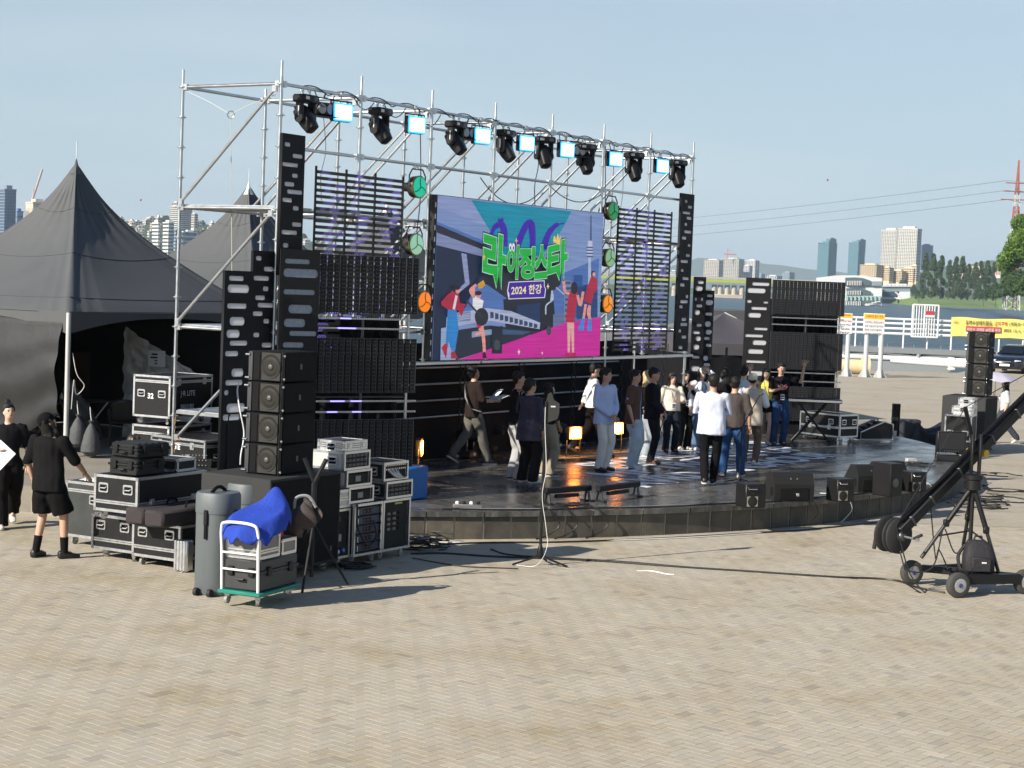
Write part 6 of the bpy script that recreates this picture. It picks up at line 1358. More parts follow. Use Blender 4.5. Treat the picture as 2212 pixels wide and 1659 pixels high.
# ================================================================== the quay, the river bank, the bridge and the city
def leaf_mat(name, col, hi):
    m_, nt, b = node_mat(name); g = N(nt, 'ShaderNodeNewGeometry'); n_ = N(nt, 'ShaderNodeTexNoise', Scale=.35, Detail=4.0); nt.links.new(g.outputs['Position'], n_.inputs['Vector'])
    rr3 = N(nt, 'ShaderNodeMath'); rr3.operation = 'ADD'; sc_ = N(nt, 'ShaderNodeMath'); sc_.operation = 'MULTIPLY'; sc_.inputs[1].default_value = .5; nt.links.new(g.outputs['Random Per Island'], sc_.inputs[0]); nt.links.new(sc_.outputs[0], rr3.inputs[0]); nt.links.new(n_.outputs['Fac'], rr3.inputs[1])
    c = ramp(nt, rr3.outputs[0], [(.4, col), (1.0, hi)]); nt.links.new(c, b.inputs['Base Color']); b.inputs['Roughness'].default_value = .7; b.inputs['Specular IOR Level'].default_value = .2
    tr = N(nt, 'ShaderNodeBsdfTranslucent'); nt.links.new(c, tr.inputs['Color']); mx = N(nt, 'ShaderNodeMixShader'); mx.inputs[0].default_value = .3
    nt.links.new(b.outputs[0], mx.inputs[1]); nt.links.new(tr.outputs[0], mx.inputs[2]); nt.links.new(mx.outputs[0], nt.nodes['Material Output'].inputs['Surface']); return m_
POPL = leaf_mat('poplar_leaves', (.035, .072, .020), (.10, .165, .05)); LIME = leaf_mat('lime_leaves', (.075, .15, .015), (.20, .33, .045)); BUSH = leaf_mat('bush_leaves', (.035, .078, .018), (.10, .17, .045))
BARK = mat('bark', (.09, .07, .05), .9)
def leaves(pts, size, r_):
    V = []; Fx = []
    for p in pts:
        a = Vector((r_.gauss(0, 1), r_.gauss(0, 1), r_.gauss(0, 1))).normalized(); b = a.orthogonal().normalized(); c_ = a.cross(b); s = size * r_.uniform(.5, 1.3); k = len(V)
        V += [p - b * s - c_ * s * .6, p + b * s - c_ * s * .6, p + b * s * .8 + c_ * s * .6, p - b * s * .8 + c_ * s * .6]; Fx.append((k, k + 1, k + 2, k + 3))
    m = MB(); m.add(V, Fx); return m
def no_recalc(m, name, mt):
    me_ = bpy.data.meshes.new(name); me_.from_pydata([tuple(v) for v in m.v], [], m.f); me_.materials.append(mt); return me_
def tree_kind(kind, h, r_, n, size, mt):
    """trunk mesh, crown mesh"""
    tr = MB(); tr.cyl((0, 0, 0), (0, 0, h * .55), h * .018, h * .008, n=7)
    for k in range(6):
        an = r_.uniform(0, 6.28); z = h * r_.uniform(.2, .5); L = h * (.08 if kind == 'poplar' else .24); tr.tube([(0, 0, z), (L * .5 * math.cos(an), L * .5 * math.sin(an), z + L * .5), (L * math.cos(an), L * math.sin(an), z + L * 1.2)], [h * .008, h * .006, h * .003], n=5)
    pts = []
    clumps = []
    for k in range(26 if kind == 'poplar' else 34):
        if kind == 'poplar':
            t = r_.uniform(.10, 1.0); R_ = h * .105 * (1 - (2 * t - .85) ** 2 * .6) * (1 if t < .8 else (1.02 - t) / .22 + .08); an = r_.uniform(0, 6.28); clumps.append((Vector((R_ * .7 * math.cos(an), R_ * .7 * math.sin(an), h * t)), h * .05, h * .085))
        else:
            an, ph = r_.uniform(0, 6.28), r_.uniform(-.5, 1.4); R_ = h * .33 * r_.uniform(.55, 1.05); clumps.append((Vector((R_ * math.cos(an) * math.cos(ph), R_ * math.sin(an) * math.cos(ph), h * .58 + R_ * math.sin(ph) * 1.1)), h * .10, h * .09))
    for k in range(n):
        c_, rx, rz_ = r_.choice(clumps); v = Vector((r_.gauss(0, 1), r_.gauss(0, 1), r_.gauss(0, 1))); v = v.normalized() * r_.random() ** .4; pts.append(c_ + Vector((v.x * rx, v.y * rx, v.z * rz_)))
    return tr.mesh('trunk', BARK, 40), no_recalc(leaves(pts, size, r_), 'crown', mt)
rt = random.Random(11)
def plant(kind, meshes, label, P, rz, s, group, name):
    t = thing(name, label, 'tree', P, rz, group); t.scale = (s, s, s); link('trunk', meshes[0], t); link('crown', meshes[1], t); return t
# river bank with grass, far side
bank_m, nt, b = node_mat('grass_bank'); g = N(nt, 'ShaderNodeNewGeometry'); n_ = N(nt, 'ShaderNodeTexNoise', Scale=.06, Detail=7.0, Roughness=.7); nt.links.new(g.outputs['Position'], n_.inputs['Vector'])
nt.links.new(ramp(nt, n_.outputs['Fac'], [(.3, (.07, .12, .022)), (.52, (.13, .21, .04)), (.72, (.24, .22, .10))]), b.inputs['Base Color']); b.inputs['Roughness'].default_value = .95
shore = [(1900, 654), (1940, 659), (1985, 663), (2040, 665), (2100, 667), (2160, 669), (2225, 673), (2300, 676)]
S0 = [gp(x, y, ZW - .5) for x, y in shore]; S1 = [p + Vector((10, 45, 3.5)) for p in S0]; S2 = [p + Vector((30, 160, 8)) for p in S0]; S3 = [p + Vector((100, 900, 10)) for p in S0]
m = MB()
for A, B in ((S0, S1), (S1, S2), (S2, S3)):
    for k in range(len(S0) - 1): m.add([A[k], A[k + 1], B[k + 1], B[k]], [(0, 1, 2, 3)])
structure(m.build('park_bank_terrain', bank_m, smooth=True))
pk = [tree_kind('poplar', 26, rt, 3200, .48, POPL) for _ in range(4)]
xs = [1996, 2012, 2030, 2048, 2062, 2076, 2090, 2104, 2116, 2130, 2144]
for k, x in enumerate(xs):
    P = dp(x, 645, 1180 + rt.uniform(-60, 60)); P.z = 4.5; nm = ('first', 'second', 'third', 'fourth', 'fifth', 'sixth', 'seventh', 'eighth', 'ninth', 'tenth', 'eleventh')[k]
    plant('poplar', pk[k % 4], 'tall dark poplar on the far grassy bank, %s from the white riverside building' % nm, P, rt.uniform(0, 6), (1.12 if k < 3 else .95) * rt.uniform(.92, 1.08), 'row of poplars on the far bank', 'poplar_tree')
bk_ = [tree_kind('round', 12, rt, 2600, .36, BUSH) for _ in range(3)]
for k, (x, y, Y, s) in enumerate(((1985, 640, 1250, .9), (1972, 630, 1500, 1.0), (1950, 622, 1700, 1.2), (2150, 655, 900, 1.0), (2172, 660, 760, 1.0), (2195, 662, 640, 1.0), (2125, 654, 1000, .8), (2215, 668, 520, .9), (1930, 612, 2100, 1.5), (2188, 655, 700, 1.3))):
    P = dp(x, y, Y); P.z = max(1.5, P.z - 2) if Y < 1200 else P.z - 6
    plant('round', bk_[k % 3], 'dense green bush among the trees of the far bank', P, rt.uniform(0, 6), s, 'bushes along the far bank', 'bush_tree')
big = tree_kind('round', 24, rt, 22000, .24, LIME); P = dp(2212, 668, 450); plant('round', big, 'bright lime green tree at the right edge of the picture', Vector((P.x + 2, P.y, 1.0)), .4, 1.05, None, 'lime_tree')
# ---- buildings
def bmat(rgb): return mat('facade_%d_%d_%d' % rgb, S(*rgb), .8, var=.08, scale=.05)
WIN = mat('far_window', (.06, .08, .10), .25, var=.2, scale=.1); WINL = mat('far_window_pale', (.20, .25, .29), .3, var=.2, scale=.1)
def building(label, x0, x1, yt, yb, Y, rgb, fl=.5, fx=6, fz=12, style='grid', phi=35, group=None, wm=None, roof=True, name='apartment_building', bz=None):
    ph = math.radians(phi); nc = dp(x0 + (x1 - x0) * fl, yb, Y); tp = dp(x0 + (x1 - x0) * fl, yt, Y); W = (x1 - x0) / FPX * Y
    a, b = max(.5, W * (1 - fl) / math.cos(ph)), max(.5, W * fl / math.sin(ph)); z0 = min(nc.z, 2) if bz is None else bz; z0 = nc.z - 4 if bz is None and nc.z > 2 else z0; h = tp.z - z0
    t = thing(name, label, 'building', (nc.x, nc.y, z0), ph, group); wm = wm or WIN; fm = bmat(rgb)
    MB().bb(0, a, 0, b, 0, h).build('wall', fm, t, smooth=False)
    e = .18 + Y * .00008; vis = tp.z - nc.z; zb_ = h - vis - .02 * h if vis > 0 else 0; zb_ = max(0, zb_); hz_ = (h - zb_) / fz
    w1, w2 = MB(), MB(); na = max(1, round(fx * a / (a + b))); nb = max(1, fx - na)
    for L, n_, ww, face in ((a, na, w1, 0), (b, nb, w2, 1)):
        if style == 'curtain':
            for k in range(fz):
                z = zb_ + (k + .5) * hz_
                ww.box((L / 2, -e / 2, z) if face == 0 else (-e / 2, L / 2, z), ((L * .96, e, hz_ * .62) if face == 0 else (e, L * .96, hz_ * .62)))
        else:
            for k in range(fz):
                for j in range(n_):
                    z, q = zb_ + (k + .5) * hz_, (j + .5) * L / n_; s1, s2 = L / n_ * (.62 if style == 'grid' else .86), hz_ * (.58 if style == 'grid' else .46)
                    ww.box((q, -e / 2, z) if face == 0 else (-e / 2, q, z), ((s1, e, s2) if face == 0 else (e, s1, s2)))
    stuff(w1.build('window_rows', wm, t, smooth=False)); stuff(w2.build('window_rows', wm, t, smooth=False))
    if roof: MB().bb(a * .25, a * .75, b * .2, b * .8, h, h + max(1.5, h * .05)).build('roof_house', fm, t, smooth=False); MB().bb(-e, a + e, -e, b + e, h - .02 * h, h + .004 * h).build('parapet', fm, t, smooth=False)
    return t
D7 = lambda x, y: ((2600 + x * .64738) / 1.82278, (600 + y * .64738) / 1.82278)
def b7(label, x0, x1, yt, yb, Y, *a, **k): (X0, Y0), (X1, Y1) = D7(x0, yt), D7(x1, yb); return building(label, X0, X1, Y0, Y1, Y, *a, **k)
b7('pale grey apartment tower beyond the bridge, left of three', 273, 382, 655, 772, 3000, (196, 188, 176), .72, 10, 14)
b7('beige apartment tower under a construction crane beyond the bridge', 383, 507, 648, 772, 3100, (190, 184, 172), .72, 12, 15)
b7('white stepped apartment tower beyond the bridge', 524, 602, 657, 768, 3200, (214, 214, 210), .62, 8, 14); b7('lower white apartment block joined to the stepped tower', 503, 560, 690, 770, 3150, (206, 208, 206), .6, 6, 10)
b7('low blue grey office block beyond the bridge', 594, 642, 742, 768, 3300, (130, 150, 168), .4, 5, 4, 'curtain', wm=WINL); b7('pale blue office block near the glass towers', 748, 820, 730, 770, 3300, (148, 166, 178), .5, 8, 6)
b7('slim teal glass tower, the one nearer the far LED tower', 962, 1072, 550, 778, 2500, (92, 128, 140), .48, 6, 32, 'curtain', wm=mat('teal_glass', (.10, .20, .24), .2)); b7('taller rear slab of the nearer teal glass tower', 1012, 1073, 524, 600, 2540, (120, 152, 164), .3, 5, 10, 'curtain', wm=MATS['teal_glass'])
b7('slim teal glass tower, the one nearer the white twin towers', 1150, 1244, 548, 745, 2600, (96, 132, 146), .5, 6, 30, 'curtain', wm=MATS['teal_glass']); b7('taller rear slab of the teal glass tower near the twins', 1196, 1252, 530, 600, 2640, (120, 152, 164), .3, 5, 9, 'curtain', wm=MATS['teal_glass'])
b7('white twin tower with window grid, the left one', 1356, 1470, 472, 720, 2300, (214, 210, 200), .62, 13, 30); b7('white twin tower with window grid, the right one', 1459, 1583, 464, 726, 2250, (218, 214, 204), .74, 14, 30)
b7('plain blue glass office block behind the white twin towers', 1576, 1666, 562, 700, 2500, (86, 116, 140), .1, 6, 20, 'curtain', wm=mat('blue_glass', (.10, .17, .24), .25))
for k, (x0, x1, yt, yb, rgb) in enumerate(((1233, 1362, 684, 770, (216, 190, 152)), (1345, 1420, 700, 780, (222, 198, 160)), (1415, 1500, 722, 790, (214, 188, 150)), (1480, 1572, 705, 790, (220, 196, 160)), (1530, 1570, 690, 780, (226, 206, 176)), (1780, 1880, 708, 745, (214, 188, 160)), (1890, 1990, 700, 745, (206, 176, 150)), (2020, 2100, 704, 745, (216, 192, 168)))):
    b7('sand coloured apartment block %s' % ('left of the white twin towers', 'just below the white twin towers', 'in front of the right twin tower', 'under the right twin tower beside the trees', 'narrow and pale behind the poplars', 'showing above the first poplars', 'showing above the middle poplars', 'showing beside the lime tree')[k], x0, x1, yt, yb, 2000 if k < 5 else 2200, rgb, .6, 10, 7, group='sand coloured apartment blocks')
for k, (x0, x1, yt, yb) in enumerate(((60, 110, 722, 765), (-60, 40, 715, 765), (-160, -80, 735, 770), (650, 745, 752, 768))): b7('low pale building on the skyline, %s' % ('seen through the far slatted panel', 'just right of the screen', 'low beside the screen edge', 'low between the towers')[k], x0, x1, yt, yb, 2800, (190, 196, 198), .6, 8, 4)
# construction crane on the tower roof
def crane(label, x, y0, y1, xj0, xj1, Y, rgb, lift=0):
    P, Q = dp(x, y1, Y), dp(x, y0, Y); t = thing('tower_crane', label, 'crane', (P.x, P.y, P.z)); h = Q.z - P.z; m_ = mat('crane_%d' % x, S(*rgb), .6); s = Y / FPX
    MB().box((0, 0, h / 2), (1.6, 1.6, h)).build('mast', m_, t); MB().cyl(((xj0 - x) * s, 0, h), ((xj1 - x) * s, 0, h + lift), 1.0, n=5).build('jib', m_, t); MB().cyl((0, 0, h), (0, 0, h + 9), .8, n=5).build('peak', m_, t); MB().cyl((0, 0, h + 9), ((xj1 - x) * s * .8, 0, h + lift * .8), .4, n=4).build('tie_bar', m_, t)
crane('red construction crane above the beige apartment tower', D7(407, 0)[0], D7(0, 618)[1], D7(0, 650)[1], D7(385, 0)[0], D7(462, 0)[0], 3100, (196, 120, 110))
crane('grey slanted crane rising behind the left beige building', 72, 432, 436, 70, 90, 1500, (190, 170, 165), 26)
# blue hills
hill_m = mat('wooded_hill', (.05, .075, .04), .95, var=.3, scale=.002)
def ridge(name, px, Y, m_=hill_m, back=1500):
    P = [dp(x, y, Y) for x, y in px]; m = MB(); n = len(P)
    m.add([(p.x, p.y - 0, -1.8) for p in P] + [tuple(p) for p in P] + [(p.x, p.y + back, -1.8) for p in P], [(k, k + 1, n + k + 1, n + k) for k in range(n - 1)] + [(n + k, n + k + 1, 2 * n + k + 1, 2 * n + k) for k in range(n - 1)]); return structure(m.build(name, m_, smooth=True))
ridge('mountain_hills', [D7(x, y) for x, y in ((-1800, 740), (-900, 735), (-300, 730), (40, 700), (150, 668), (230, 641), (300, 645), (400, 668), (520, 660), (640, 678), (740, 686), (860, 705), (960, 716), (1060, 722), (1200, 745), (1500, 760))], 9000)
ridge('wooded_hills', [D7(x, y) for x, y in ((1600, 735), (1700, 692), (1780, 690), (1860, 690), (1940, 668), (2010, 656), (2080, 660), (2200, 690), (2400, 720))], 4200)
ridge('far_shore_land', [(1150, 607), (1300, 613), (1450, 620), (1560, 626), (1660, 632), (1850, 641), (2100, 650)], 2600, mat('far_shore_green', (.05, .085, .03), .95, var=.4, scale=.02), 600)
# ---- long bridge with yellow-green girder
t = thing('river_bridge', 'long road bridge with yellow green girder on concrete piers', 'bridge', (0, 0, 0)); YB = 1500
def bseg(x0, y0a, y0b, x1, y1a, y1b, m_, nm, d=14, off=0):
    A, B, C_, D_ = dp(x0, y0a, YB + off), dp(x0, y0b, YB + off), dp(x1, y1a, YB + off), dp(x1, y1b, YB + off); v = Vector((0, d, 0)); MB().add([A, B, D_, C_, A + v, B + v, D_ + v, C_ + v], [(0, 1, 2, 3), (4, 5, 6, 7), (0, 3, 7, 4), (1, 2, 6, 5), (0, 1, 5, 4), (3, 2, 6, 7)]).build(nm, m_, t, smooth=False)
bseg(1120, 583, 588, 1850, 609, 613, mat('bridge_concrete', (.42, .40, .35), .8), 'deck'); bseg(1120, 588.5, 595, 1850, 613.5, 621, mat('yellow_green_paint', (.36, .42, .06), .5), 'girder', 12)
for x in (1180, 1240, 1310, 1384, 1458, 1545, 1558, 1573, 1588, 1605, 1700, 1790):
    P, Q = dp(x, 601 + (x - 1300) * .036 + 5, YB), dp(x, 641, YB); MB().cyl((P.x, P.y + 6, ZW - 1), (P.x, P.y + 6, P.z), 2.1, n=12).build('pier', mat('pier_concrete', (.46, .40, .33), .85), t)
MB().cbox((dp(1573, 640, YB).x, YB + 6, ZW + 1.0), (26, 9, 4), .5).build('pier_footing', MATS['pier_concrete'], t)
# ---- white riverside building on the water
def W5(x, y): return ((3300 + x * .33092) / 1.82278, (1080 + y * .33092) / 1.82278)
YS = 1060
t = thing('riverside_hall', 'white floating riverside hall with curved roof and glazed terraces', 'building', (0, 0, 0)); WH = mat('hall_white', (.72, .73, .72), .5, var=.05, scale=.05)
def slab(P, m_, nm, d=30, off=0):
    v0 = [dp(*W5(x, y), YS + off) for x, y in P]; MB().add(v0 + [p + Vector((0, d, 0)) for p in v0], [tuple(range(len(P))), tuple(range(2 * len(P) - 1, len(P) - 1, -1))] + [(k, (k + 1) % len(P), len(P) + (k + 1) % len(P), len(P) + k) for k in range(len(P))]).build(nm, m_, t, smooth=False)
slab([(-160, 40), (60, 12), (300, 14), (525, 45), (520, 370), (-160, 380)], WH, 'hall_body', 30, 4)
GLZ = mat('hall_glass', (.10, .13, .14), .15)
slab([(88, 40), (200, 36), (300, 46), (390, 78), (390, 132), (88, 132)], GLZ, 'upper_window', 4, 2.6); slab([(400, 84), (520, 84), (520, 136), (400, 136)], mat('pale_glass', (.28, .31, .32), .2), 'upper_terrace', 4, 2.4)
slab([(100, 166), (280, 166), (390, 205), (390, 246), (100, 246)], GLZ, 'middle_window', 4, 2.4)
slab([(90, 250), (510, 258), (500, 312), (90, 314)], mat('green_glass', (.38, .55, .50), .2), 'green_glazing', 4, 2.2); slab([(90, 320), (275, 320), (275, 372), (90, 374)], GLZ, 'lower_window', 4, 2.2)
for k in range(9): slab([(110 + k * 20, 78), (117 + k * 20, 78), (117 + k * 20, 132), (110 + k * 20, 132)], WH, 'mullion', 1, 1.5); slab([(105 + k * 20, 196), (111 + k * 20, 196), (111 + k * 20, 245), (105 + k * 20, 245)], WH, 'mullion', 1, 1.4); slab([(100 + k * 20, 322), (107 + k * 20, 322), (107 + k * 20, 372), (100 + k * 20, 372)], WH, 'mullion', 1, 1.3)
for k in range(8): slab([(120 + k * 48, 262), (124 + k * 48, 262), (124 + k * 48, 312), (120 + k * 48, 312)], GLZ, 'glazing_bar', 1, 1.2)
for k in range(4): slab([(330 + 40 * k, 372 - 14 * k), (505, 372 - 14 * k), (505, 362 - 14 * k), (330 + 40 * k, 362 - 14 * k)], WH, 'stair_step', 3, -1 - k)
t = thing('riverside_pavilion', 'flat roofed riverside pavilion with dark glazing beside the white hall', 'building', (0, 0, 0))
slab([(528, 135), (880, 135), (878, 150), (528, 150)], mat('pav_roof', (.5, .53, .52), .6), 'roof', 14, 40); slab([(528, 152), (860, 152), (858, 205), (528, 205)], mat('pav_glass', (.22, .30, .31), .25), 'upper_glazing', 12, 41); slab([(525, 208), (690, 208), (690, 270), (525, 270)], mat('pav_dark', (.03, .07, .09), .2), 'dark_glazing', 12, 41); slab([(735, 206), (860, 206), (858, 280), (725, 300)], WH, 'white_stair_block', 12, 40); slab([(690, 208), (735, 240), (820, 290), (725, 300), (725, 260), (690, 222)], WH, 'stair_flight', 4, 38); slab([(515, 272), (725, 276), (725, 296), (515, 294)], WH, 'deck', 14, 39)
for x in (560, 600, 640, 690, 740, 790): slab([(x, 112), (x + 26, 112), (x + 26, 134), (x, 134)], WH, 'roof_unit', 6, 44)
for x in (520, 720): slab([(x, 296), (x + 8, 296), (x + 8, 345), (x, 345)], WH, 'leg', 3, 42)
# ---- power pylon and lines
YP = 900; base = dp(2172, 612, YP); top = dp(2190.5, 346, YP); t = thing('power_pylon', 'red and white lattice power pylon above the trees', 'pylon', (base.x + 3.4, YP, 0)); h = top.z; w0 = 7.5
PR, PWt = mat('pylon_red', (.42, .13, .08), .6), mat('pylon_white', (.6, .6, .58), .6); nb_ = 13
def lw_(q): return w0 * (1 - q) ** 1.05 * .9 + .35
for k in range(nb_):
    q0, q1 = k / nb_, (k + 1) / nb_; z0_, z1_ = h * q0, h * q1; a0_, a1_ = lw_(q0) / 2, lw_(q1) / 2; mt = PWt if k in (6, 7, 9) or k < 2 else PR; m = MB()
    cs = [(-1, -1), (1, -1), (1, 1), (-1, 1)]
    for i in range(4):
        p, q = cs[i], cs[(i + 1) % 4]; m.cyl((p[0] * a0_, p[1] * a0_, z0_), (p[0] * a1_, p[1] * a1_, z1_), .26, n=4); m.cyl((p[0] * a0_, p[1] * a0_, z0_), (q[0] * a1_, q[1] * a1_, z1_), .16, n=4); m.cyl((q[0] * a0_, q[1] * a0_, z0_), (p[0] * a1_, p[1] * a1_, z1_), .16, n=4); m.cyl((p[0] * a1_, p[1] * a1_, z1_), (q[0] * a1_, q[1] * a1_, z1_), .14, n=4)
    m.build('lattice_bay', mt, t)
for k, y in enumerate((395, 413, 431)):
    z = dp(2184, y, YP).z; MB().cyl((-6 - k, 0, z), (6 + k, 0, z), .3, n=5).build('cross_arm', PR, t)
for k, (xa, ya, xb, yb, lab) in enumerate(((2176, 390, 1301, 487, 'topmost power line running from the pylon across the sky'), (2176, 411, 1301, 505, 'middle power line running from the pylon across the sky'), (2175, 431, 1301, 523, 'lowest power line running from the pylon across the sky'))):
    A, B = dp(xa, ya, YP), dp(xb, yb, 1500); mid = dp(1501, 465 + 18.5 * k, 1320); P = [A.lerp(B, q) - Vector((0, 0, 30 * q * (1 - q) * (.25))) for q in np.linspace(0, 1, 24)]
    tag(MB().tube(P, .14, n=4).build('power_line', mat('line_grey', (.12, .13, .14), .6)), lab, 'power line')
    Cq = dp(2260, ya - 2 + 4 * k, 700); tag(MB().tube([A, A.lerp(Cq, .5) - Vector((0, 0, 1)), Cq], .12, n=4).build('power_line', MATS['line_grey']), lab.replace('across the sky', 'to the right'), 'power line')
for x, y, lab in ((304, 432, 'tiny red balloon in the sky above the left rooftops'), (1788, 389, 'tiny red balloon in the sky above the glass towers')):
    o = MB().ell((0, 0, 0), (.22, .22, .25), 12, 8).build('red_balloon', mat('balloon_red', (.35, .04, .05), .4), None, loc=dp(x, y, 420), smooth=True); tag(o, lab, 'balloon'); MB().cyl((0, 0, -.25), (0, 0, -.31), .01, .04, n=6).build('knot', MATS['balloon_red'], o)
# ---- hillside quarter on the left
land_m = mat('hillside_green', (.045, .075, .03), .95, var=.45, scale=.02)
def top_y(x): return float(np.interp(x, [-60, 0, 60, 160, 250, 265, 330, 400, 450, 520, 600, 700, 800, 900, 1150], [500, 500, 498, 484, 472, 470, 472, 474, 477, 490, 500, 520, 545, 562, 590]))
YH0, YH1 = 1750, 2500
def hillp(x, q):
    Y = YH0 + (YH1 - YH0) * q; yb = 578 + (x - 380) * .039; y = yb + (top_y(x) + 7 - yb) * q ** .85; p = dp(x, y, Y); return p
m = MB(); m.grid(lambda a, b_: hillp(-60 + 1240 * a, b_), 40, 12); structure(m.build('city_hillside', land_m, smooth=True))
fore = MB(); fore.add([dp(-80, 572, 1740), dp(1180, 611, 1740), dp(1180, 608, 1760), dp(-80, 569, 1760)], [(0, 1, 2, 3)]); structure(fore.build('far_embankment_terrain', land_m))
rh = random.Random(21); cols = [(222, 216, 204), (206, 198, 184), (196, 186, 168), (226, 222, 214), (186, 172, 154), (200, 176, 146), (170, 160, 150), (214, 206, 196)]
hs = []
for k in range(175):
    q = rh.random() ** .8; x = rh.uniform(-30, 60) if k % 8 == 0 else rh.uniform(215, 560) if k % 7 else rh.uniform(560, 1000); hs.append((q, x))
hs.sort(reverse=True)
for q, x in hs:
    p = hillp(x, q); s = p.y / FPX; w = rh.uniform(7, 17) * s; d = rh.uniform(6, 12) * s; h_ = rh.uniform(6, 14) * s * (1.25 if q < .5 else 1); c_ = rh.choice(cols)
    nmz = {(222, 216, 204): 'off white', (206, 198, 184): 'pale stone', (196, 186, 168): 'beige', (226, 222, 214): 'white', (186, 172, 154): 'tan', (200, 176, 146): 'ochre', (170, 160, 150): 'grey brown', (214, 206, 196): 'cream'}[c_]
    t = thing('hillside_house', '%s house among the crowded buildings of the far hillside' % nmz, 'house', (p.x, p.y, p.z - 6), math.radians(rh.uniform(20, 50)), '%s houses on the far hillside' % nmz)
    MB().bb(-w / 2, w / 2, -d / 2, d / 2, 0, h_ + 6).build('wall', bmat(c_), t, smooth=False)
    MB().bb(-w * .2, w * .3, -d * .3, d * .2, h_ + 6, h_ + 6 + rh.uniform(1, 3)).build('roof_house', bmat(rh.choice(cols)), t, smooth=False)
    ww = MB(); nf = max(2, int(h_ / 4)); nc = max(2, int(w / 5))
    for i in range(nf):
        for j in range(nc):
            z = 6 + (i + .5) * h_ / nf; ww.box((-w / 2 + (j + .5) * w / nc, -d / 2 - .15, z), (w / nc * .55, .3, h_ / nf * .5)); ww.box((-w / 2 - .15, -d / 2 + (j + .5) * d / nc, z), (.3, d / nc * .5, h_ / nf * .5))
    stuff(ww.build('window_rows', WIN, t, smooth=False))
for k in range(46):
    q = rh.random(); x = rh.uniform(200, 900); p = hillp(x, q); plant('round', bk_[k % 3], 'dark green tree between the houses of the far hillside', p - Vector((0, 0, 3)), rh.uniform(0, 6), rh.uniform(.8, 1.5), 'trees on the far hillside', 'hill_tree')
for k in range(14):
    p = dp(365 + 14 * k + rh.uniform(-4, 4), 577 + .55 * k, 1735); plant('round', bk_[k % 3], 'round green tree on the far embankment below the houses', Vector((p.x, p.y, 0)), rh.uniform(0, 6), rh.uniform(.8, 1.3), 'trees on the far embankment', 'hill_tree')
building('tall blue grey tower at the left edge of the picture', -14, 27, 408, 590, 1500, (120, 136, 152), .5, 12, 26, 'grid', group=None, wm=mat('blue_win', (.10, .14, .22), .3), name='tower_building', bz=0)
building('small bright blue building beside the left edge tower', 24, 45, 456, 590, 1600, (70, 104, 160), .5, 5, 10, 'curtain', wm=WINL, bz=0)
o = building('beige tower with round emblem behind the near tent', 42, 96, 436, 590, 1450, (206, 190, 170), .48, 3, 3, 'bands', bz=0, wm=bmat((190, 174, 154))); hh_ = dp(52, 452, 1450)
em = MB().cyl(dp(57, 462, 1440), dp(57, 462, 1438), 2.6, n=18); q_ = em.build('emblem', mat('emblem_white', (.6, .56, .48), .6), None); q_.parent = o; q_.matrix_parent_inverse = o.matrix_basis.inverted()
building('tall beige slab with blue glass side on the hill ridge', 356, 411, 446, 505, 2300, (200, 196, 184), .62, 12, 14, 'bands', bz=None); building('narrow roof block of the tall beige slab', 368, 390, 437, 450, 2320, (196, 192, 182), .6, 4, 2)
building('white apartment block with dark balcony rows below the hill', 321, 343, 481, 572, 1840, (222, 220, 212), .85, 4, 12, 'bands'); building('second white apartment block with balcony rows below the hill', 345, 372, 480, 572, 1830, (224, 222, 214), .62, 5, 12, 'bands'); building('blue sided apartment block beside the scaffold post', 373, 388, 496, 574, 1820, (150, 166, 186), .3, 4, 11, 'bands'); building('white banded office block right of the scaffold post', 389, 420, 500, 572, 1850, (214, 218, 220), .3, 3, 7, 'curtain', wm=mat('navy_glass', (.04, .07, .12), .2)); building('cream apartment block on the hill near the second tent', 410, 426, 462, 492, 2280, (210, 202, 184), .55, 4, 6)
# ================================================================== quay: gangway, banner, signs, barge, car
YG = 100.0
def zG(x, y): return dp(x, y, YG).z
xg0, xg1 = dp(1640, 750, YG).x, dp(2330, 750, YG).x
GW = mat('gangway_white', (.75, .76, .76), .45); GG = mat('gangway_grey', (.30, .32, .33), .5, .3)
t = thing('gangway_bridge', 'white railed gangway on a grey truss leading over the water', 'gangway', (0, YG, 0)); zd, zl = zG(1900, 750), zG(1900, 773)
MB().bb(xg0, xg1, -.1, 2.4, zd - .30, zd).build('deck', GG, t)
for y in (0, 2.3): MB().cyl((xg0, y, zl), (xg1, y, zl), .16, n=10).build('lower_chord', GW, t)
nx = int((xg1 - xg0) / 4.2)
for k in range(nx + 1):
    x = xg0 + k * 4.2 + .6
    for y in (0, 2.3):
        MB().cyl((x, y, zl), (x, y, zd - .3), .14, n=8).build('truss_post', GG, t)
        MB().cyl((x, y, zl + .1), (x + 2.1, y, zd - .3), .075, n=6).build('truss_brace', GG, t); MB().cyl((x + 4.2, y, zl + .1), (x + 2.1, y, zd - .3), .075, n=6).build('truss_brace', GG, t)
zr = [zG(1900, y) for y in (688, 698, 709, 720)]
for z in zr: MB().cyl((xg0, 0, z), (xg1, 0, z), .055, n=6).build('rail', GW, t); MB().cyl((xg0, 2.3, z), (xg1, 2.3, z), .05, n=6).build('rail', GW, t)
for k in range(int((xg1 - xg0) / 1.35)): MB().cyl((xg0 + k * 1.35, 0, zd), (xg0 + k * 1.35, 0, zr[0]), .05, n=6).build('rail_post', GW, t)
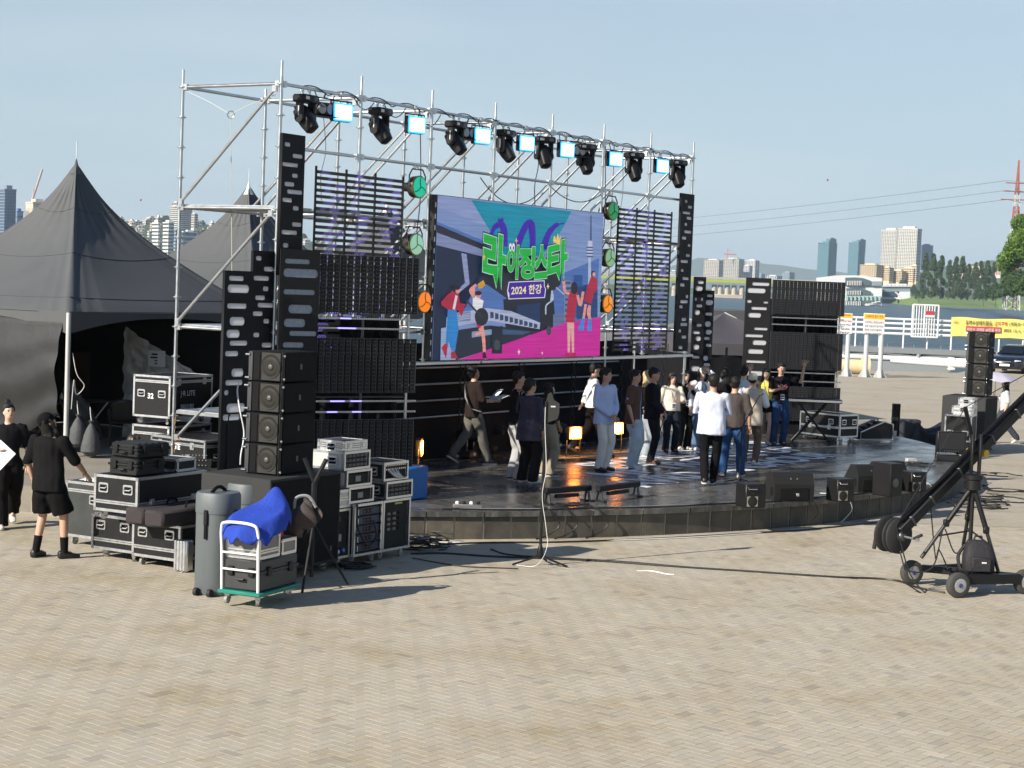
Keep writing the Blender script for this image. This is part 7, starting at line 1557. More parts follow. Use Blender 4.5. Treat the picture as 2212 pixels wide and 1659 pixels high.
# barred gate on the gangway
gx0, gx1 = dp(1970, 700, YG - .2).x, dp(2026, 700, YG - .2).x; z0_, z1_ = zG(1998, 728), zG(1998, 659)
t = thing('barred_gate', 'white barred gate standing on the gangway with a small red notice', 'gate', (gx0, YG - .25, z0_)); w = gx1 - gx0; h = z1_ - z0_
for a, b in (((0, 0), (w, 0)), ((0, h), (w, h)), ((0, 0), (0, h)), ((w, 0), (w, h)), ((w * .46, 0), (w * .46, h))): MB().cyl((a[0], 0, a[1]), (b[0], 0, b[1]), .05, n=6).build('gate_frame', GW, t)
for k in range(9): MB().cyl((w * (.05 + .1 * k), 0, 0), (w * (.05 + .1 * k), 0, h), .03, n=5).build('bar', GW, t)
o = MB().box((w * .66, -.06, h * .72), (.5, .02, .34)).build('notice', WHITE, t); MB().box((w * .66, -.075, h * .76), (.5, .01, .22)).build('red_field', mat('notice_red', (.5, .04, .05), .5), o)
# yellow banner
bx0, bx1 = dp(2054, 700, YG - .1).x, dp(2330, 700, YG - .1).x; zt_, zb_ = zG(2054, 685), zG(2054, 726)
t = thing('yellow_banner', 'long yellow banner with Korean lettering tied to the gangway rail', 'banner', (bx0, YG - .14, 0))
MB().grid(lambda a, b: Vector(((bx1 - bx0) * a, -.03 * math.sin(a * 30 + b * 3), zb_ + (zt_ - zb_) * b + .03 * math.sin(a * 17))), 50, 5).build('cloth', mat('banner_yellow', (.86, .74, .20), .7, var=.05), t, smooth=True)
def fit_flat(t_, body, x0, x1, z0, z1, m_, y, off=.0):
    me_ = text_mesh('lettering', body, 1.0, m_, offset=off); xs_ = [v.co.x for v in me_.vertices]; ys_ = [v.co.y for v in me_.vertices]
    me_.transform(Matrix.Translation((-min(xs_), -min(ys_), 0))); me_.transform(Matrix.Diagonal(((x1 - x0) / (max(xs_) - min(xs_)), (z1 - z0) / (max(ys_) - min(ys_)), 1, 1))); me_.transform(Matrix.Rotation(math.pi / 2, 4, 'X')); return link('lettering', me_, t_, (x0, y, z0))
def btext(body, px0, py0, px1, py1, m_, dz=-.06, off=.012):
    A, B = dp(*W5(px0, py1), YG - .2), dp(*W5(px1, py0 + (px1 - px0) * .039), YG - .2); return fit_flat(t, body, A.x - bx0, B.x - bx0, A.z, B.z, m_, dz, off)
INKB, INKR = mat('ink_black', (.02, .02, .02), .7), mat('ink_red', (.45, .03, .03), .7)
btext('동력수상레저활동', 1515, 545, 1836, 606, INKB); btext('금지구역', 1858, 560, 2014, 614, INKR); btext('(세빛섬~이촌)', 2036, 566, 2290, 620, INKB)
A, B = dp(*W5(1520, 680), YG - .2), dp(*W5(1945, 632), YG - .2); MB().box(((A.x + B.x) / 2 - bx0, -.05, (A.z + B.z) / 2), (B.x - A.x, .01, B.z - A.z)).build('red_strip', mat('strip_red', (.5, .06, .06), .7), t)
btext('위반시 과태료 60만원 부과', 1532, 632, 1934, 674, WHITE, -.075, .006); btext('2023. 10. 6. ~', 1968, 650, 2220, 686, INKB); btext('△△△', 1375, 545, 1435, 580, INKB)
# notice boards on posts
PY = 80.5
def notice(label, x0, x1, yt, yh_, yb, posts, head, lines):
    A, B = dp(x0, yb, PY), dp(x1, yt, PY); zh = dp(x0, yh_, PY).z; t_ = thing('notice_board', label, 'sign', (A.x, PY, 0), 0, 'notice boards on grey posts'); w = B.x - A.x
    MB().cbox((w / 2, 0, (A.z + B.z) / 2), (w, .06, B.z - A.z), .01).build('panel', mat('board_white', (.70, .71, .72), .5), t_); MB().box((w / 2, -.033, (zh + B.z) / 2 - .01), (w * .97, .008, B.z - zh - .04)).build('yellow_header', mat('header_yellow', (.75, .48, .03), .5), t_)
    for p in posts:
        q = dp(p, 812, PY); o = MB().cyl((q.x - A.x, .08, 0), (q.x - A.x, .08, A.z + .05), .11, n=12).build('post', mat('pale_grey_post', (.55, .57, .57), .4, .2), t_)
        for an in (0, 1.57, 3.14, 4.71): MB().prism([(.1, 0), (.32, 0), (.1, .38)], .02, (q.x - A.x, .08, 0), ((math.cos(an), math.sin(an), 0), (0, 0, 1)), (-math.sin(an), math.cos(an), 0)).build('gusset', MATS['pale_grey_post'], o)
    fit_flat(t_, head, w * .10, w * .90, zh + .06, zh + .20, INKR, -.04, .02)
    for k, ln in enumerate(lines):
        if ln: fit_flat(t_, ln, w * .06, w * (.94 if k < 2 else .86), zh - .19 - .175 * k, zh - .08 - .175 * k, INKB if k else INKR, -.04)
    return t_
notice('yellow headed Korean notice board on two grey posts by the quay', 1864, 1912, 678, 689, 721, (1869, 1901), '수변무대 침수 안내', ['수변무대는 팔당댐 방류시', '수위 상승으로 침수되는', '안전한 곳으로 이동하여', '서울특별시 미래한강본부'])
notice('yellow headed English notice board half hidden by the LED tower', 1800, 1842, 677, 686, 720, (1829,), 'Flooding Warning', ['the Waterfront Stage', 'is flooded by Water', 'to the Rest Area', 'Safety', ''])
# moored barge with dark cabin
q = dp(1850, 788, 104); t = thing('moored_barge', 'dark moored barge with cabin below the gangway', 'boat', (q.x, 106, ZW))
MB().prism([(-9, 0), (-9, 1.3), (6.5, 1.3), (5, .0)], 5, (0, 0, -.1)).build('hull', mat('hull_grey', (.30, .33, .35), .5), t); MB().prism([(-9, -.1), (-9, .25), (5.6, .25), (5, -.1)], 5.04, (0, -.02, 0)).build('waterline_band', RUBBER, t)
MB().cbox((-5.5, 2.5, 2.6), (5.5, 3.6, 2.6), .05).build('cabin', mat('cabin_dark', (.06, .06, .065), .6), t); MB().cbox((3.5, 2, 1.6), (2.2, 1.6, .8), .1).build('winch', BLKMAT, t)
for x in np.arange(-9, 6, 1.6): MB().cyl((x, .1, 1.3), (x, .1, 2.3), .03, n=5).build('rail_post', STEEL, t)
MB().cyl((-9, .1, 2.3), (6, .1, 2.3), .03, n=5).build('rail', STEEL, t)
# mooring pipe with float, yellow pipe on the shore
A, B = dp(1925, 777, 97.5), dp(2110, 790, 95.5); t = thing('mooring_boom', 'white mooring boom reaching from the quay to the barge', 'boom', (0, 0, 0))
MB().cyl(A, B, .19, n=12).build('pipe', GW, t); Cx = dp(2003, 795, 96.5); MB().cbox((Cx.x, Cx.y, ZW + .15), (4.2, 1.8, .3), .05).build('float', mat('float_tan', (.45, .36, .24), .7), t); MB().cbox((Cx.x, Cx.y, ZW + .55), (.5, .4, .9), .05).build('saddle', GW, t); E_ = dp(2055, 786, 96.2); MB().cbox(E_, (.4, .45, .7), .05).build('flange', GW, t)
A, B = dp(1800, 799, 83.2), dp(1876, 801, 83.2); t = thing('shore_pipe', 'pale yellow pipe lying along the quay edge', 'pipe', (0, 0, 0)); A.z = B.z = .36; MB().cyl(A, B, .34, n=14).build('pipe', mat('pale_yellow', (.66, .54, .33), .6), t); MB().cyl(B - Vector((.3, 0, 0)), B, .5, n=14).build('flange', MATS['pale_yellow'], t)
# parked dark saloon car, front to the left of the camera
CARP = gp(2168, 806, 0); t = thing('parked_car', 'dark blue saloon car parked by the water at the right edge', 'car', (CARP.x + 1.0, CARP.y + 1.6, 0), R2(62))
PAINT = mat('navy_car_paint', (.008, .011, .022), .18, var=0, coat=.8); GLS = mat('car_glass', (.01, .014, .02), .06, var=0)
# local -x is the nose
def sect(x, w, zb, zt_, r): return [Vector((x, y, z)) for y, z in rrect(-w, zb, w, zt_, r, 4)]
MB().loft([sect(-2.32, .62, .30, .62, .12), sect(-2.2, .80, .22, .72, .16), sect(-1.7, .90, .20, .86, .2), sect(-1.0, .92, .20, .95, .2), sect(0.2, .93, .20, 1.0, .2), sect(1.5, .92, .20, 1.0, .2), sect(2.15, .84, .26, .98, .2), sect(2.36, .7, .38, .86, .15)]).build('body', PAINT, t, smooth=60)
cab = MB().loft([sect(-.95, .74, .90, .96, .03), sect(-.25, .66, .92, 1.36, .16), sect(.55, .66, .92, 1.46, .18), sect(1.2, .64, .92, 1.40, .16), sect(1.95, .70, .92, 1.0, .03)]).build('cabin', PAINT, t, smooth=50)
MB().add([(-.98, -.60, .985), (-.98, .60, .985), (-.30, .54, 1.34), (-.30, -.54, 1.34)], [(0, 1, 2, 3)]).build('windscreen', GLS, t, loc=(-.03, 0, .03))
for s in (-1, 1):
    MB().add([(-.55, s * .71, 1.0), (1.5, s * .71, 1.0), (1.1, s * .672, 1.34), (-.15, s * .672, 1.33)], [(0, 1, 2, 3)]).build('side_window', GLS, t, loc=(0, s * .012, 0)); MB().cbox((-2.16, s * .60, .64), (.22, .34, .13), .05, s * -.45).build('headlight', mat('headlight', (.55, .57, .6), .1), t); MB().cbox((-.62, s * .98, .98), (.18, .2, .12), .04).build('mirror', PAINT, t)
    for x in (-1.45, 1.4):
        o = MB().cyl((x, s * .93, .32), (x, s * .72, .32), .32, n=20).build('wheel', RUBBER, t); MB().cyl((x, s * .945, .32), (x, s * .93, .32), .21, n=14).build('rim', STEEL, o)
MB().cbox((-2.33, 0, .46), (.04, .9, .2), .01).build('grille', BLKMAT, t); MB().cbox((-2.365, 0, .44), (.02, .52, .12), .004).build('number_plate', mat('plate_white', (.7, .7, .68), .5), t); MB().cbox((-2.345, 0, .62), (.02, .6, .03), .004).build('chrome_bar', CHROME, t)
# ================================================================== people
def remeshed(m, vox, it=6, fac=.5):
    me_ = bpy.data.meshes.new('tmp'); me_.from_pydata(m.v, [], m.f)
    bm = bmesh.new(); bm.from_mesh(me_); bmesh.ops.recalc_face_normals(bm, faces=bm.faces); bm.to_mesh(me_); bm.free()
    o = bpy.data.objects.new('tmp', me_); r = o.modifiers.new('r', 'REMESH'); r.mode = 'VOXEL'; r.voxel_size = vox
    if it: s = o.modifiers.new('s', 'SMOOTH'); s.iterations = it; s.factor = fac
    out = to_mesh(o); bpy.data.meshes.remove(me_); return out
def folds(me_, amp, seed=0.0, sc=(7, 7, 3.2)):
    n_ = len(me_.vertices); nr_ = [v.normal.copy() for v in me_.vertices]
    for v, q in zip(me_.vertices, nr_):
        p = v.co; d = mnoise.noise(Vector((p.x * sc[0] + seed, p.y * sc[1], p.z * sc[2] + seed))) + .5 * mnoise.noise(Vector((p.x * 16, p.y * 16 + seed, p.z * 9)))
        v.co = p + q * amp * d
def cl(name, rgb, bump=.18, rough=.9, scale=20, var=.10): return mat('cloth_' + name, tuple(c * (.8 if sum(rgb) < 330 else 1.0) for c in S(*rgb)), rough, var=var, scale=scale, bump=bump, bscale=16, spec=.12)
SKN = mat('skin', (.52, .31, .215), .5, var=.06, scale=30); SKNL = mat('skin_light', (.60, .39, .29), .5, var=.05, scale=30); HAIR = mat('hair_black', (.010, .009, .008), .62, spec=.3, var=.3, scale=60); BLOND = mat('hair_blond', (.50, .38, .20), .5, var=.25, scale=60); HBR = mat('hair_brown', (.03, .018, .012), .45, var=.3, scale=60)
EYE = mat('eye_dark', (.01, .008, .007), .3, var=0); LIP = mat('lip', (.35, .12, .10), .5, var=0)
ARM = {'down': ((.265, -.03, 1.14), (.275, .05, .89)), 'clasp': ((.27, .03, 1.13), (.035, .21, .94)), 'hold': ((.25, .06, 1.15), (.13, .34, 1.13)), 'fold': ((.26, .10, 1.14), (-.10, .22, 1.15)), 'wave': ((.40, .08, 1.44), (.42, .16, 1.72)), 'high': ((.40, .05, 1.36), (.47, .10, 1.70)), 'brow': ((.33, .20, 1.50), (.06, .155, 1.70)), 'pray': ((.24, .14, 1.17), (.02, .23, 1.36)), 'reach': ((.27, .13, 1.18), (.26, .36, 1.0)), 'back': ((.27, -.10, 1.14), (.12, -.18, .98)), 'phone': ((.24, .08, 1.14), (.10, .28, 1.22)), 'pole': ((.24, .10, 1.16), (.14, .26, 1.30))}
def hand(mb, wrist, d, nrm, sgn, open_=.3):
    d = d.normalized(); nrm = (nrm - nrm.dot(d) * d).normalized(); sd = d.cross(nrm)
    R_ = Matrix((sd, d, nrm)).transposed()
    mb.ell(wrist + d * .05, (.040, .055, .018), 10, 6, R_)
    for k, (off, L) in enumerate(((-.030, .070), (-.010, .080), (.010, .075), (.030, .060))):
        b0 = wrist + d * .088 + sd * off; sp = sd * off * open_ * 1.4; cu = nrm * (.012 if open_ > .4 else .030)
        mb.tube([b0 - d * .02, b0 + d * L * .45 + sp * .5, b0 + d * L * .8 + sp - cu * .5, b0 + d * L + sp - cu], [.0105, .0100, .0092, .0075], n=6)
    b0 = wrist + d * .03 + sd * (-.034 * sgn); mb.tube([b0, b0 + d * .03 - sd * .028 * sgn, b0 + d * .062 - sd * .036 * sgn - nrm * .012], [.0125, .0115, .0085], n=6)
def person(label, P, heading, H=1.74, arms=('down', 'down'), top=None, sleeve='short', hem=.86, outer=None, ocol=None, legs=None, bottom='trousers', shoe=None, hair='short', hcol=HAIR, head=(0, 0), feet=None, lean=0.0, wide=1.0, skin=SKN, drop=0.0, cap=None, badge=False, socks=None, seed=0, legw=1.0, tie=False, loose=1.0):
    t = thing('person', label, 'person', P, math.radians(heading - 90)); k_ = H / 1.75; t.scale = (k_, k_, k_)
    feet = feet or [(.105, .02, 0, 8), (-.105, -.01, 0, -8)]      # x, y, lift, toe-out; first is the right foot
    hipz = .93 - drop; w = wide
    L0 = lambda z: lean * max(0, z - 1.0 + drop) * 1.0
    V = lambda x, y, z: Vector((x, y + L0(z - drop), z - drop))
    hips = [Vector((.09 * s, 0, hipz)) for s in (1, -1)]
    knees, ank = [], []
    for (fx, fy, fz, yaw), hp, s in zip(feet, hips, (1, -1)):
        a = Vector((fx, fy, .09 + fz)); m_ = (a + hp) / 2; dist = (a - hp).length; bend = math.sqrt(max(0, .43 ** 2 - (dist / 2) ** 2)); knees.append(m_ + Vector((.02 * s, max(.02, bend), .0))); ank.append(a)
    sh = [V(.185 * s * w, 0, 1.425) for s in (1, -1)]; el, hd = [], []
    for a_, s in zip(arms, (1, -1)):
        e, h_ = ARM[a_] if isinstance(a_, str) else a_; el.append(V(e[0] * s * w, e[1], e[2])); hd.append(V(h_[0] * s, h_[1], h_[2]))
    # ---- body
    b = MB()
    def ring(x, y, z, rx, ry, n=14): c_ = V(x, y, z); return [c_ + Vector((rx * math.cos(2 * math.pi * i / n), ry * math.sin(2 * math.pi * i / n), 0)) for i in range(n)]
    b.loft([ring(0, 0, .86, .13, .09), ring(0, 0, .95, .155 * w, .105), ring(0, 0, 1.05, .135 * w, .095), ring(0, 0, 1.2, .145 * w, .105), ring(0, 0, 1.33, .165 * w, .11), ring(0, -.01, 1.41, .15 * w, .09), ring(0, -.01, 1.46, .08, .065)])
    b.tube([V(0, -.015, 1.42), V(0, .0, 1.50), V(0, .012, 1.56)], [.068, .056, .056], n=10)
    HY_, HP = math.radians(head[0]), math.radians(head[1]); hc_ = V(0, .015, 1.545); HM = Matrix.Rotation(HY_, 3, 'Z') @ Matrix.Rotation(-HP, 3, 'X')
    hp_ = lambda x, y, z: hc_ + HM @ Vector((x, y, z))
    b.ell(hp_(0, .0, .095), (.076, .094, .108), 14, 10, HM); b.ell(hp_(0, .022, .030), (.058, .070, .066), 12, 8, HM); b.ell(hp_(0, .094, .068), (.013, .018, .022), 8, 6, HM)
    for s in (1, -1): b.ell(hp_(.078 * s, -.005, .075), (.012, .018, .03), 8, 6, HM)
    for i in range(2):
        b.tube([sh[i] * .85 + V(0, 0, 1.40) * .15, sh[i], sh[i].lerp(el[i], .5), el[i], el[i].lerp(hd[i], .35), hd[i]], [.055, .056, .046, .038, .038, .027], n=10)
        b.tube([hips[i] + Vector((0, 0, .05)), hips[i].lerp(knees[i], .3), knees[i], knees[i].lerp(ank[i], .3), ank[i]], [.085, .082, .056, .054, .036], n=10); b.ell(ank[i] + Vector((0, .05, -.04)), (.035, .10, .035), 8, 6)
    me_ = remeshed(b, .0155, 3); f = MB()
    for i, s in ((0, 1), (1, -1)):
        d = (hd[i] - el[i]); nn = Vector((0, 1, 0)) if abs(d.normalized().y) < .8 else Vector((0, 0, -1))
        if arms[i] in ('high', 'wave'): nn = Vector((0, -1, 0))
        hand(f, hd[i] - d.normalized() * .02, d, nn, s, .9 if arms[i] in ('high', 'wave') else .25)
    bm = bmesh.new(); bm.from_mesh(me_); tmp = bpy.data.meshes.new('h'); tmp.from_pydata(f.v, [], f.f); bm.from_mesh(tmp); bmesh.ops.recalc_face_normals(bm, faces=bm.faces); bm.to_mesh(me_); bm.free(); bpy.data.meshes.remove(tmp)
    me_.polygons.foreach_set('use_smooth', [True] * len(me_.polygons)); me_.materials.clear(); me_.materials.append(skin); link('body', me_, t)
    for s in (1, -1):
        MB().ell(hp_(.031 * s, .083, .088), (.012, .006, .0065), 8, 5, HM).build('eye', EYE, t, smooth=True); MB().cbox(hp_(.032 * s, .086, .107), (.034, .008, .007), .003, mat=HM).build('eyebrow', hcol, t)
    MB().ell(hp_(0, .087, .030), (.021, .007, .007), 8, 5, HM).build('mouth', LIP, t, smooth=True)
    # ---- hair or cap
    if cap is not None:
        m_ = MB(); m_.ell(hp_(0, -.006, .125), (.089, .106, .088), 16, 8, HM); o = m_.build('cap', cap, t, smooth=True)
        MB().prism([(-.075, .07), (-.06, .15), (0, .175), (.06, .15), (.075, .07)], .012, hp_(0, 0, .125), (HM @ Vector((1, 0, 0)), HM @ Vector((0, 1, -.12))), HM @ Vector((0, 0, 1))).build('brim', cap, o, smooth=40)
    h_ = MB()
    if hair in ('short', 'long', 'bun'):
        h_.ell(hp_(0, -.022, .128), (.091, .100, .100), 16, 10, HM); h_.ell(hp_(0, .055, .163), (.070, .044, .036), 12, 6, HM)
        if hair == 'short': h_.ell(hp_(0, -.055, .075), (.076, .05, .065), 12, 8, HM)
        if hair == 'bun': h_.ell(hp_(0, -.05, .235), (.042, .042, .042), 10, 8, HM); h_.ell(hp_(0, -.055, .075), (.076, .05, .065), 12, 8, HM)
    if hair == 'long' or hair == 'caplong':
        rr4 = []
        for z, rx, ry, y in ((.15, .070, .055, -.045), (.08, .092, .062, -.045), (.0, .098, .060, -.05), (-.09, .105, .055, -.065), (-.17, .10, .045, -.075), (-.23, .07, .03, -.08)): rr4.append([hp_(rx * math.cos(q), y + ry * math.sin(q), z) for q in np.linspace(0, 2 * math.pi, 14, endpoint=False)])
        if hair == 'caplong': rr4 = rr4[:-1]
        h_.loft(rr4)
        for s in (1, -1): h_.tube([hp_(.082 * s, .02, .13), hp_(.09 * s, .025, .05), hp_(.095 * s, .02, -.06), hp_(.09 * s, .03, -.16)], [.02, .022, .022, .01], n=7)
    if hair == 'capshort': h_.ell(hp_(0, -.055, .068), (.078, .05, .05), 12, 8, HM)
    hm = remeshed(h_, .013, 2); folds(hm, .013, seed, (26, 26, 11)); hm.polygons.foreach_set('use_smooth', [True] * len(hm.polygons)); hm.materials.clear(); hm.materials.append(hcol); link('hair', hm, t)
    # ---- trousers, shorts or skirt
    lw = legw; lg = MB()
    lg.loft([ring(0, 0, .84, .14, .10), ring(0, 0, .93, .172 * w, .122), ring(0, 0, 1.0, .165 * w, .118), ring(0, 0, 1.06, .15 * w, .11)])
    for i in range(2):
        K, A_, Hh = knees[i], ank[i], hips[i]
        if bottom == 'shorts': e = Hh.lerp(K, .92); lg.tube([Hh + Vector((0, 0, .04)), Hh.lerp(K, .4), e], [.10, .108 * lw, .112 * lw], n=12)
        elif bottom == 'hotpants': e = Hh.lerp(K, .42); lg.tube([Hh + Vector((0, 0, .04)), e], [.10, .105], n=12)
        else: lg.tube([Hh + Vector((0, 0, .04)), Hh.lerp(K, .35), K, K.lerp(A_, .45), A_ + Vector((0, 0, .02)), A_ + Vector((0, 0, -.045))], [.098, .096 * lw, .076 * lw, .072 * lw, .068 * lw, .070 * lw], n=12)
    lm = remeshed(lg, .0165, 3); folds(lm, .014, seed + 3, (8, 8, 6)); lm.polygons.foreach_set('use_smooth', [True] * len(lm.polygons)); lm.materials.clear(); lm.materials.append(legs); link('shorts' if bottom in ('shorts', 'hotpants') else 'trousers', lm, t)
    # ---- top
    q = MB(); lo = loose; hz = hem
    q.loft([ring(0, 0, hz, .178 * w * lo, .128 * lo), ring(0, 0, (hz + 1.05) / 2, .174 * w * lo, .124 * lo), ring(0, 0, 1.10, .166 * w * lo, .120), ring(0, 0, 1.25, .176 * w, .128), ring(0, 0, 1.36, .188 * w, .124), ring(0, -.01, 1.425, .165 * w, .10), ring(0, -.008, 1.462, .082, .072), ring(0, -.004, 1.478, .066, .062)])
    for i in range(2):
        if sleeve == 'none': continue
        E_, W_ = el[i], hd[i]; U_ = sh[i] * .8 + V(0, 0, 1.40) * .2
        if sleeve == 'short': e = sh[i].lerp(E_, .78); q.tube([U_, sh[i], sh[i].lerp(E_, .4), e], [.060, .066, .068, .074], n=12)
        elif sleeve == 'half': e = E_.lerp(W_, .1); q.tube([U_, sh[i], sh[i].lerp(E_, .5), E_, e], [.060, .066, .068, .066, .069], n=12)
        else: e = E_.lerp(W_, .90); q.tube([U_, sh[i], sh[i].lerp(E_, .5), E_, E_.lerp(W_, .5), e], [.060, .063, .058, .053, .050, .043], n=12)
    tm = remeshed(q, .0165, 3); folds(tm, .014, seed + 7); tm.polygons.foreach_set('use_smooth', [True] * len(tm.polygons)); tm.materials.clear(); tm.materials.append(top); link('top', tm, t)
    if outer:                                             # open jacket or shirt worn over the top
        gap = outer[0]; oh = outer[1]; zs_ = [oh, (oh + 1.1) / 2, 1.10, 1.25, 1.36, 1.42, 1.465]; rx_ = [.205, .196, .19, .196, .206, .178, .094]; ry_ = [.152, .145, .138, .146, .144, .116, .086]
        def of(a, b_):
            i = min(int(b_ * 6), 5); f_ = b_ * 6 - i; z = zs_[i] + (zs_[i + 1] - zs_[i]) * f_; rx2 = (rx_[i] + (rx_[i + 1] - rx_[i]) * f_) * w; ry2 = ry_[i] + (ry_[i + 1] - ry_[i]) * f_; g_ = gap * (1 - .55 * b_); an = math.pi / 2 + g_ + a * (2 * math.pi - 2 * g_); n2 = 1 + .05 * mnoise.noise(Vector((math.cos(an) * 2 + seed, math.sin(an) * 2, z * 4)))
            return V(rx2 * n2 * math.cos(an), ry2 * n2 * math.sin(an), z)
        jm = MB().grid(of, 40, 18); o = jm.build('jacket', ocol, t, smooth=True); o.modifiers.new('t', 'SOLIDIFY').thickness = .014
        sv = MB()
        for i in range(2):
            E_, W_ = el[i], hd[i]
            if outer[2] == 'long': sv.tube([sh[i] * .78 + V(0, 0, 1.40) * .22, sh[i], sh[i].lerp(E_, .5), E_, E_.lerp(W_, .5), E_.lerp(W_, .9)], [.08, .084, .074, .068, .062, .055], n=12)
            elif outer[2] == 'half': sv.tube([sh[i] * .78 + V(0, 0, 1.40) * .22, sh[i], sh[i].lerp(E_, .5), E_.lerp(W_, .02)], [.08, .086, .082, .078], n=12)
        if outer[2] != 'none':
            sm_ = remeshed(sv, .0165, 3); folds(sm_, .009, seed + 11); sm_.polygons.foreach_set('use_smooth', [True] * len(sm_.polygons)); sm_.materials.clear(); sm_.materials.append(ocol); link('sleeves', sm_, o)
    if tie: MB().prism([(-.016, 0), (.016, 0), (.026, -.30), (0, -.34), (-.026, -.30)], .008, V(0, .135, 1.42), ((1, 0, 0), (0, .03, 1)), (0, 1, 0)).build('tie', cl('navy_tie', (22, 26, 44)), t)
    for i, (fx, fy, fz, yaw) in enumerate(feet):
        a_, s = ank[i], (1, -1)[i]; YM = Matrix.Rotation(math.radians(-yaw), 3, 'Z'); pit = Matrix.Rotation(-.5 if fz > .06 else 0, 3, 'X'); SM = YM @ pit; m_ = MB()
        def fr_(y, wx, z0_, z1_): return [a_ + SM @ Vector((x, y, z - .09)) for x, z in rrect(-wx, z0_, wx, z1_, min(wx, (z1_ - z0_) / 2) * .8, 3)]
        m_.loft([fr_(-.075, .028, .012, .085), fr_(-.06, .036, .0, .10), fr_(.02, .040, .0, .095), fr_(.10, .047, .0, .065), fr_(.165, .042, .0, .05), fr_(.19, .022, .01, .04)]); o = m_.build('shoe', shoe[0], t, smooth=60)
        if len(shoe) > 1: MB().loft([fr_(-.078, .030, .0, .022), fr_(-.06, .041, -.002, .024), fr_(.10, .051, -.002, .024), fr_(.168, .045, .0, .022), fr_(.194, .024, .0, .02)]).build('sole', shoe[1], o, smooth=60)
        if socks: MB().tube([a_ + Vector((0, 0, -.02)), a_ + (knees[i] - a_).normalized() * .17], [.044, .05], n=12).build('sock', socks, t)
    if badge:
        m_ = MB(); m_.tube([V(-.06, .05, 1.47), V(-.05, .13, 1.33), V(.0, .155, 1.10)], .005, n=4); m_.tube([V(.06, .05, 1.47), V(.05, .13, 1.33), V(.0, .155, 1.10)], .005, n=4); o = m_.build('lanyard', BLKPLA, t); MB().box(V(0, .162, 1.04), (.085, .006, .12)).build('badge_card', PAPER, o); MB().box(V(0, .167, 1.06), (.07, .004, .035)).build('badge_print', INKB, o); MB().box(V(0, .167, 1.015), (.07, .004, .03)).build('badge_print', mat('ink_navy', (.03, .04, .10), .6), o)
    return t
def pw(t, p): return t.location + Matrix.Rotation(t.rotation_euler.z, 3, 'Z') @ (Vector(p) * t.scale.x)
BK_, WH_ = cl('black', (24, 23, 25)), cl('white', (228, 230, 236))
SHB, SHW = mat('shoe_black', (.015, .014, .014), .5), mat('shoe_white', (.66, .65, .62), .55)
WALK = [(.08, .26, 0, 5), (-.09, -.34, .09, -5)]
st = lambda x, y: zS(gp(x, y, ZS)); gr = lambda x, y: up(gp(x, y, 0), 0)
p_cap = person('person in black T-shirt, shorts and cap standing by the flight cases', gr(100, 1206), 62, 1.82, ('reach', 'down'), BK_, 'half', .80, legs=cl('black_shorts', (20, 20, 22)), bottom='shorts', shoe=(SHB,), hair='caplong', cap=cl('black_cap', (20, 20, 24)), head=(-25, -28), socks=BK_, feet=[(.17, .12, 0, 25), (-.15, -.02, 0, -10)], wide=1.12, legw=1.15, loose=1.15, seed=1)
p_w = person('person in black T-shirt and wide black trousers carrying white sheets at the left edge', gr(14, 1137), -72, 1.70, ('hold', 'down'), cl('black_tee', (26, 26, 30)), 'half', .86, legs=cl('black_wide', (22, 20, 20)), shoe=(SHW,), hair='bun', head=(15, -8), feet=WALK, legw=1.45, seed=2, skin=SKNL)
o = MB().box((0, 0, 0), (.34, .012, .30), mat=Matrix.Rotation(.5, 3, 'Y') @ Matrix.Rotation(-.55, 3, 'X')).build('script_board', PAPER, None, loc=pw(p_w, (.12, .44, 1.06)), rz=math.radians(-32)); tag(o, 'white script sheets held by the person at the left edge', 'paper')
q = dp(266, 960, 24.2); person('person crouching behind the stacked hard cases, only the head in view', Vector((q.x, q.y, 0)), 15, 1.74, ('hold', 'hold'), cl('blue_shirt', (80, 110, 170)), 'long', .86, legs=BK_, shoe=(SHB,), hair='short', hcol=HBR, head=(0, -20), drop=.40, feet=[(.14, .10, 0, 5), (-.14, -.02, 0, -5)], lean=.35, seed=3)
p_mp = person('person in brown black T-shirt striding across the stage reading white sheets', st(1018, 1003), 28, 1.74, ('hold', 'hold'), cl('brown_black', (48, 38, 36)), 'half', .84, legs=cl('grey_camo', (112, 110, 104), var=.5, scale=9), shoe=(SHB, SHW), head=(0, -22), feet=WALK, legw=1.15, loose=1.1, seed=4)
m = MB().prism([(-.11, 0), (.11, 0), (.11, .30), (-.11, .30)], .006, (0, 0, 0), ((1, 0, 0), (0, .93, .37)), (0, -.37, .93)); m.prism([(-.11, 0), (.11, 0), (.11, .28), (-.11, .28)], .004, (0, -.02, .02), ((1, 0, .1), (0, .7, .7)), (0, -.7, .7)); o = m.build('script_sheets', PAPER, None, loc=pw(p_mp, (0, .36, 1.12)), rz=p_mp.rotation_euler.z); tag(o, 'white sheets held by the striding person', 'paper'); MB().prism([(-.05, .1), (.06, .1), (.06, .14), (-.05, .14)], .002, (0, -.012, .02), ((1, 0, 0), (0, .8, .6)), (0, -.6, .8)).build('print_lines', INKB, o)
o = MB().tube([pw(p_mp, (-.12, -.12, 1.42)), pw(p_mp, (.0, -.165, 1.2)), pw(p_mp, (.18, -.14, 1.0)), pw(p_mp, (.2, .05, .95))], .016, n=5).build('shoulder_strap', mat('grey_strap2', (.25, .25, .25), .7)); tag(o, 'grey bag strap across the back of the striding person', 'strap')
person('person in black jacket and pale grey jeans, leftmost of the three crew members', st(1112, 1038), 20, 1.78, ('down', 'clasp'), BK_, 'long', .90, legs=cl('pale_jeans', (166, 166, 168), var=.3, scale=5), shoe=(SHB, SHW), head=(-10, -5), legw=1.35, loose=1.12, seed=5)
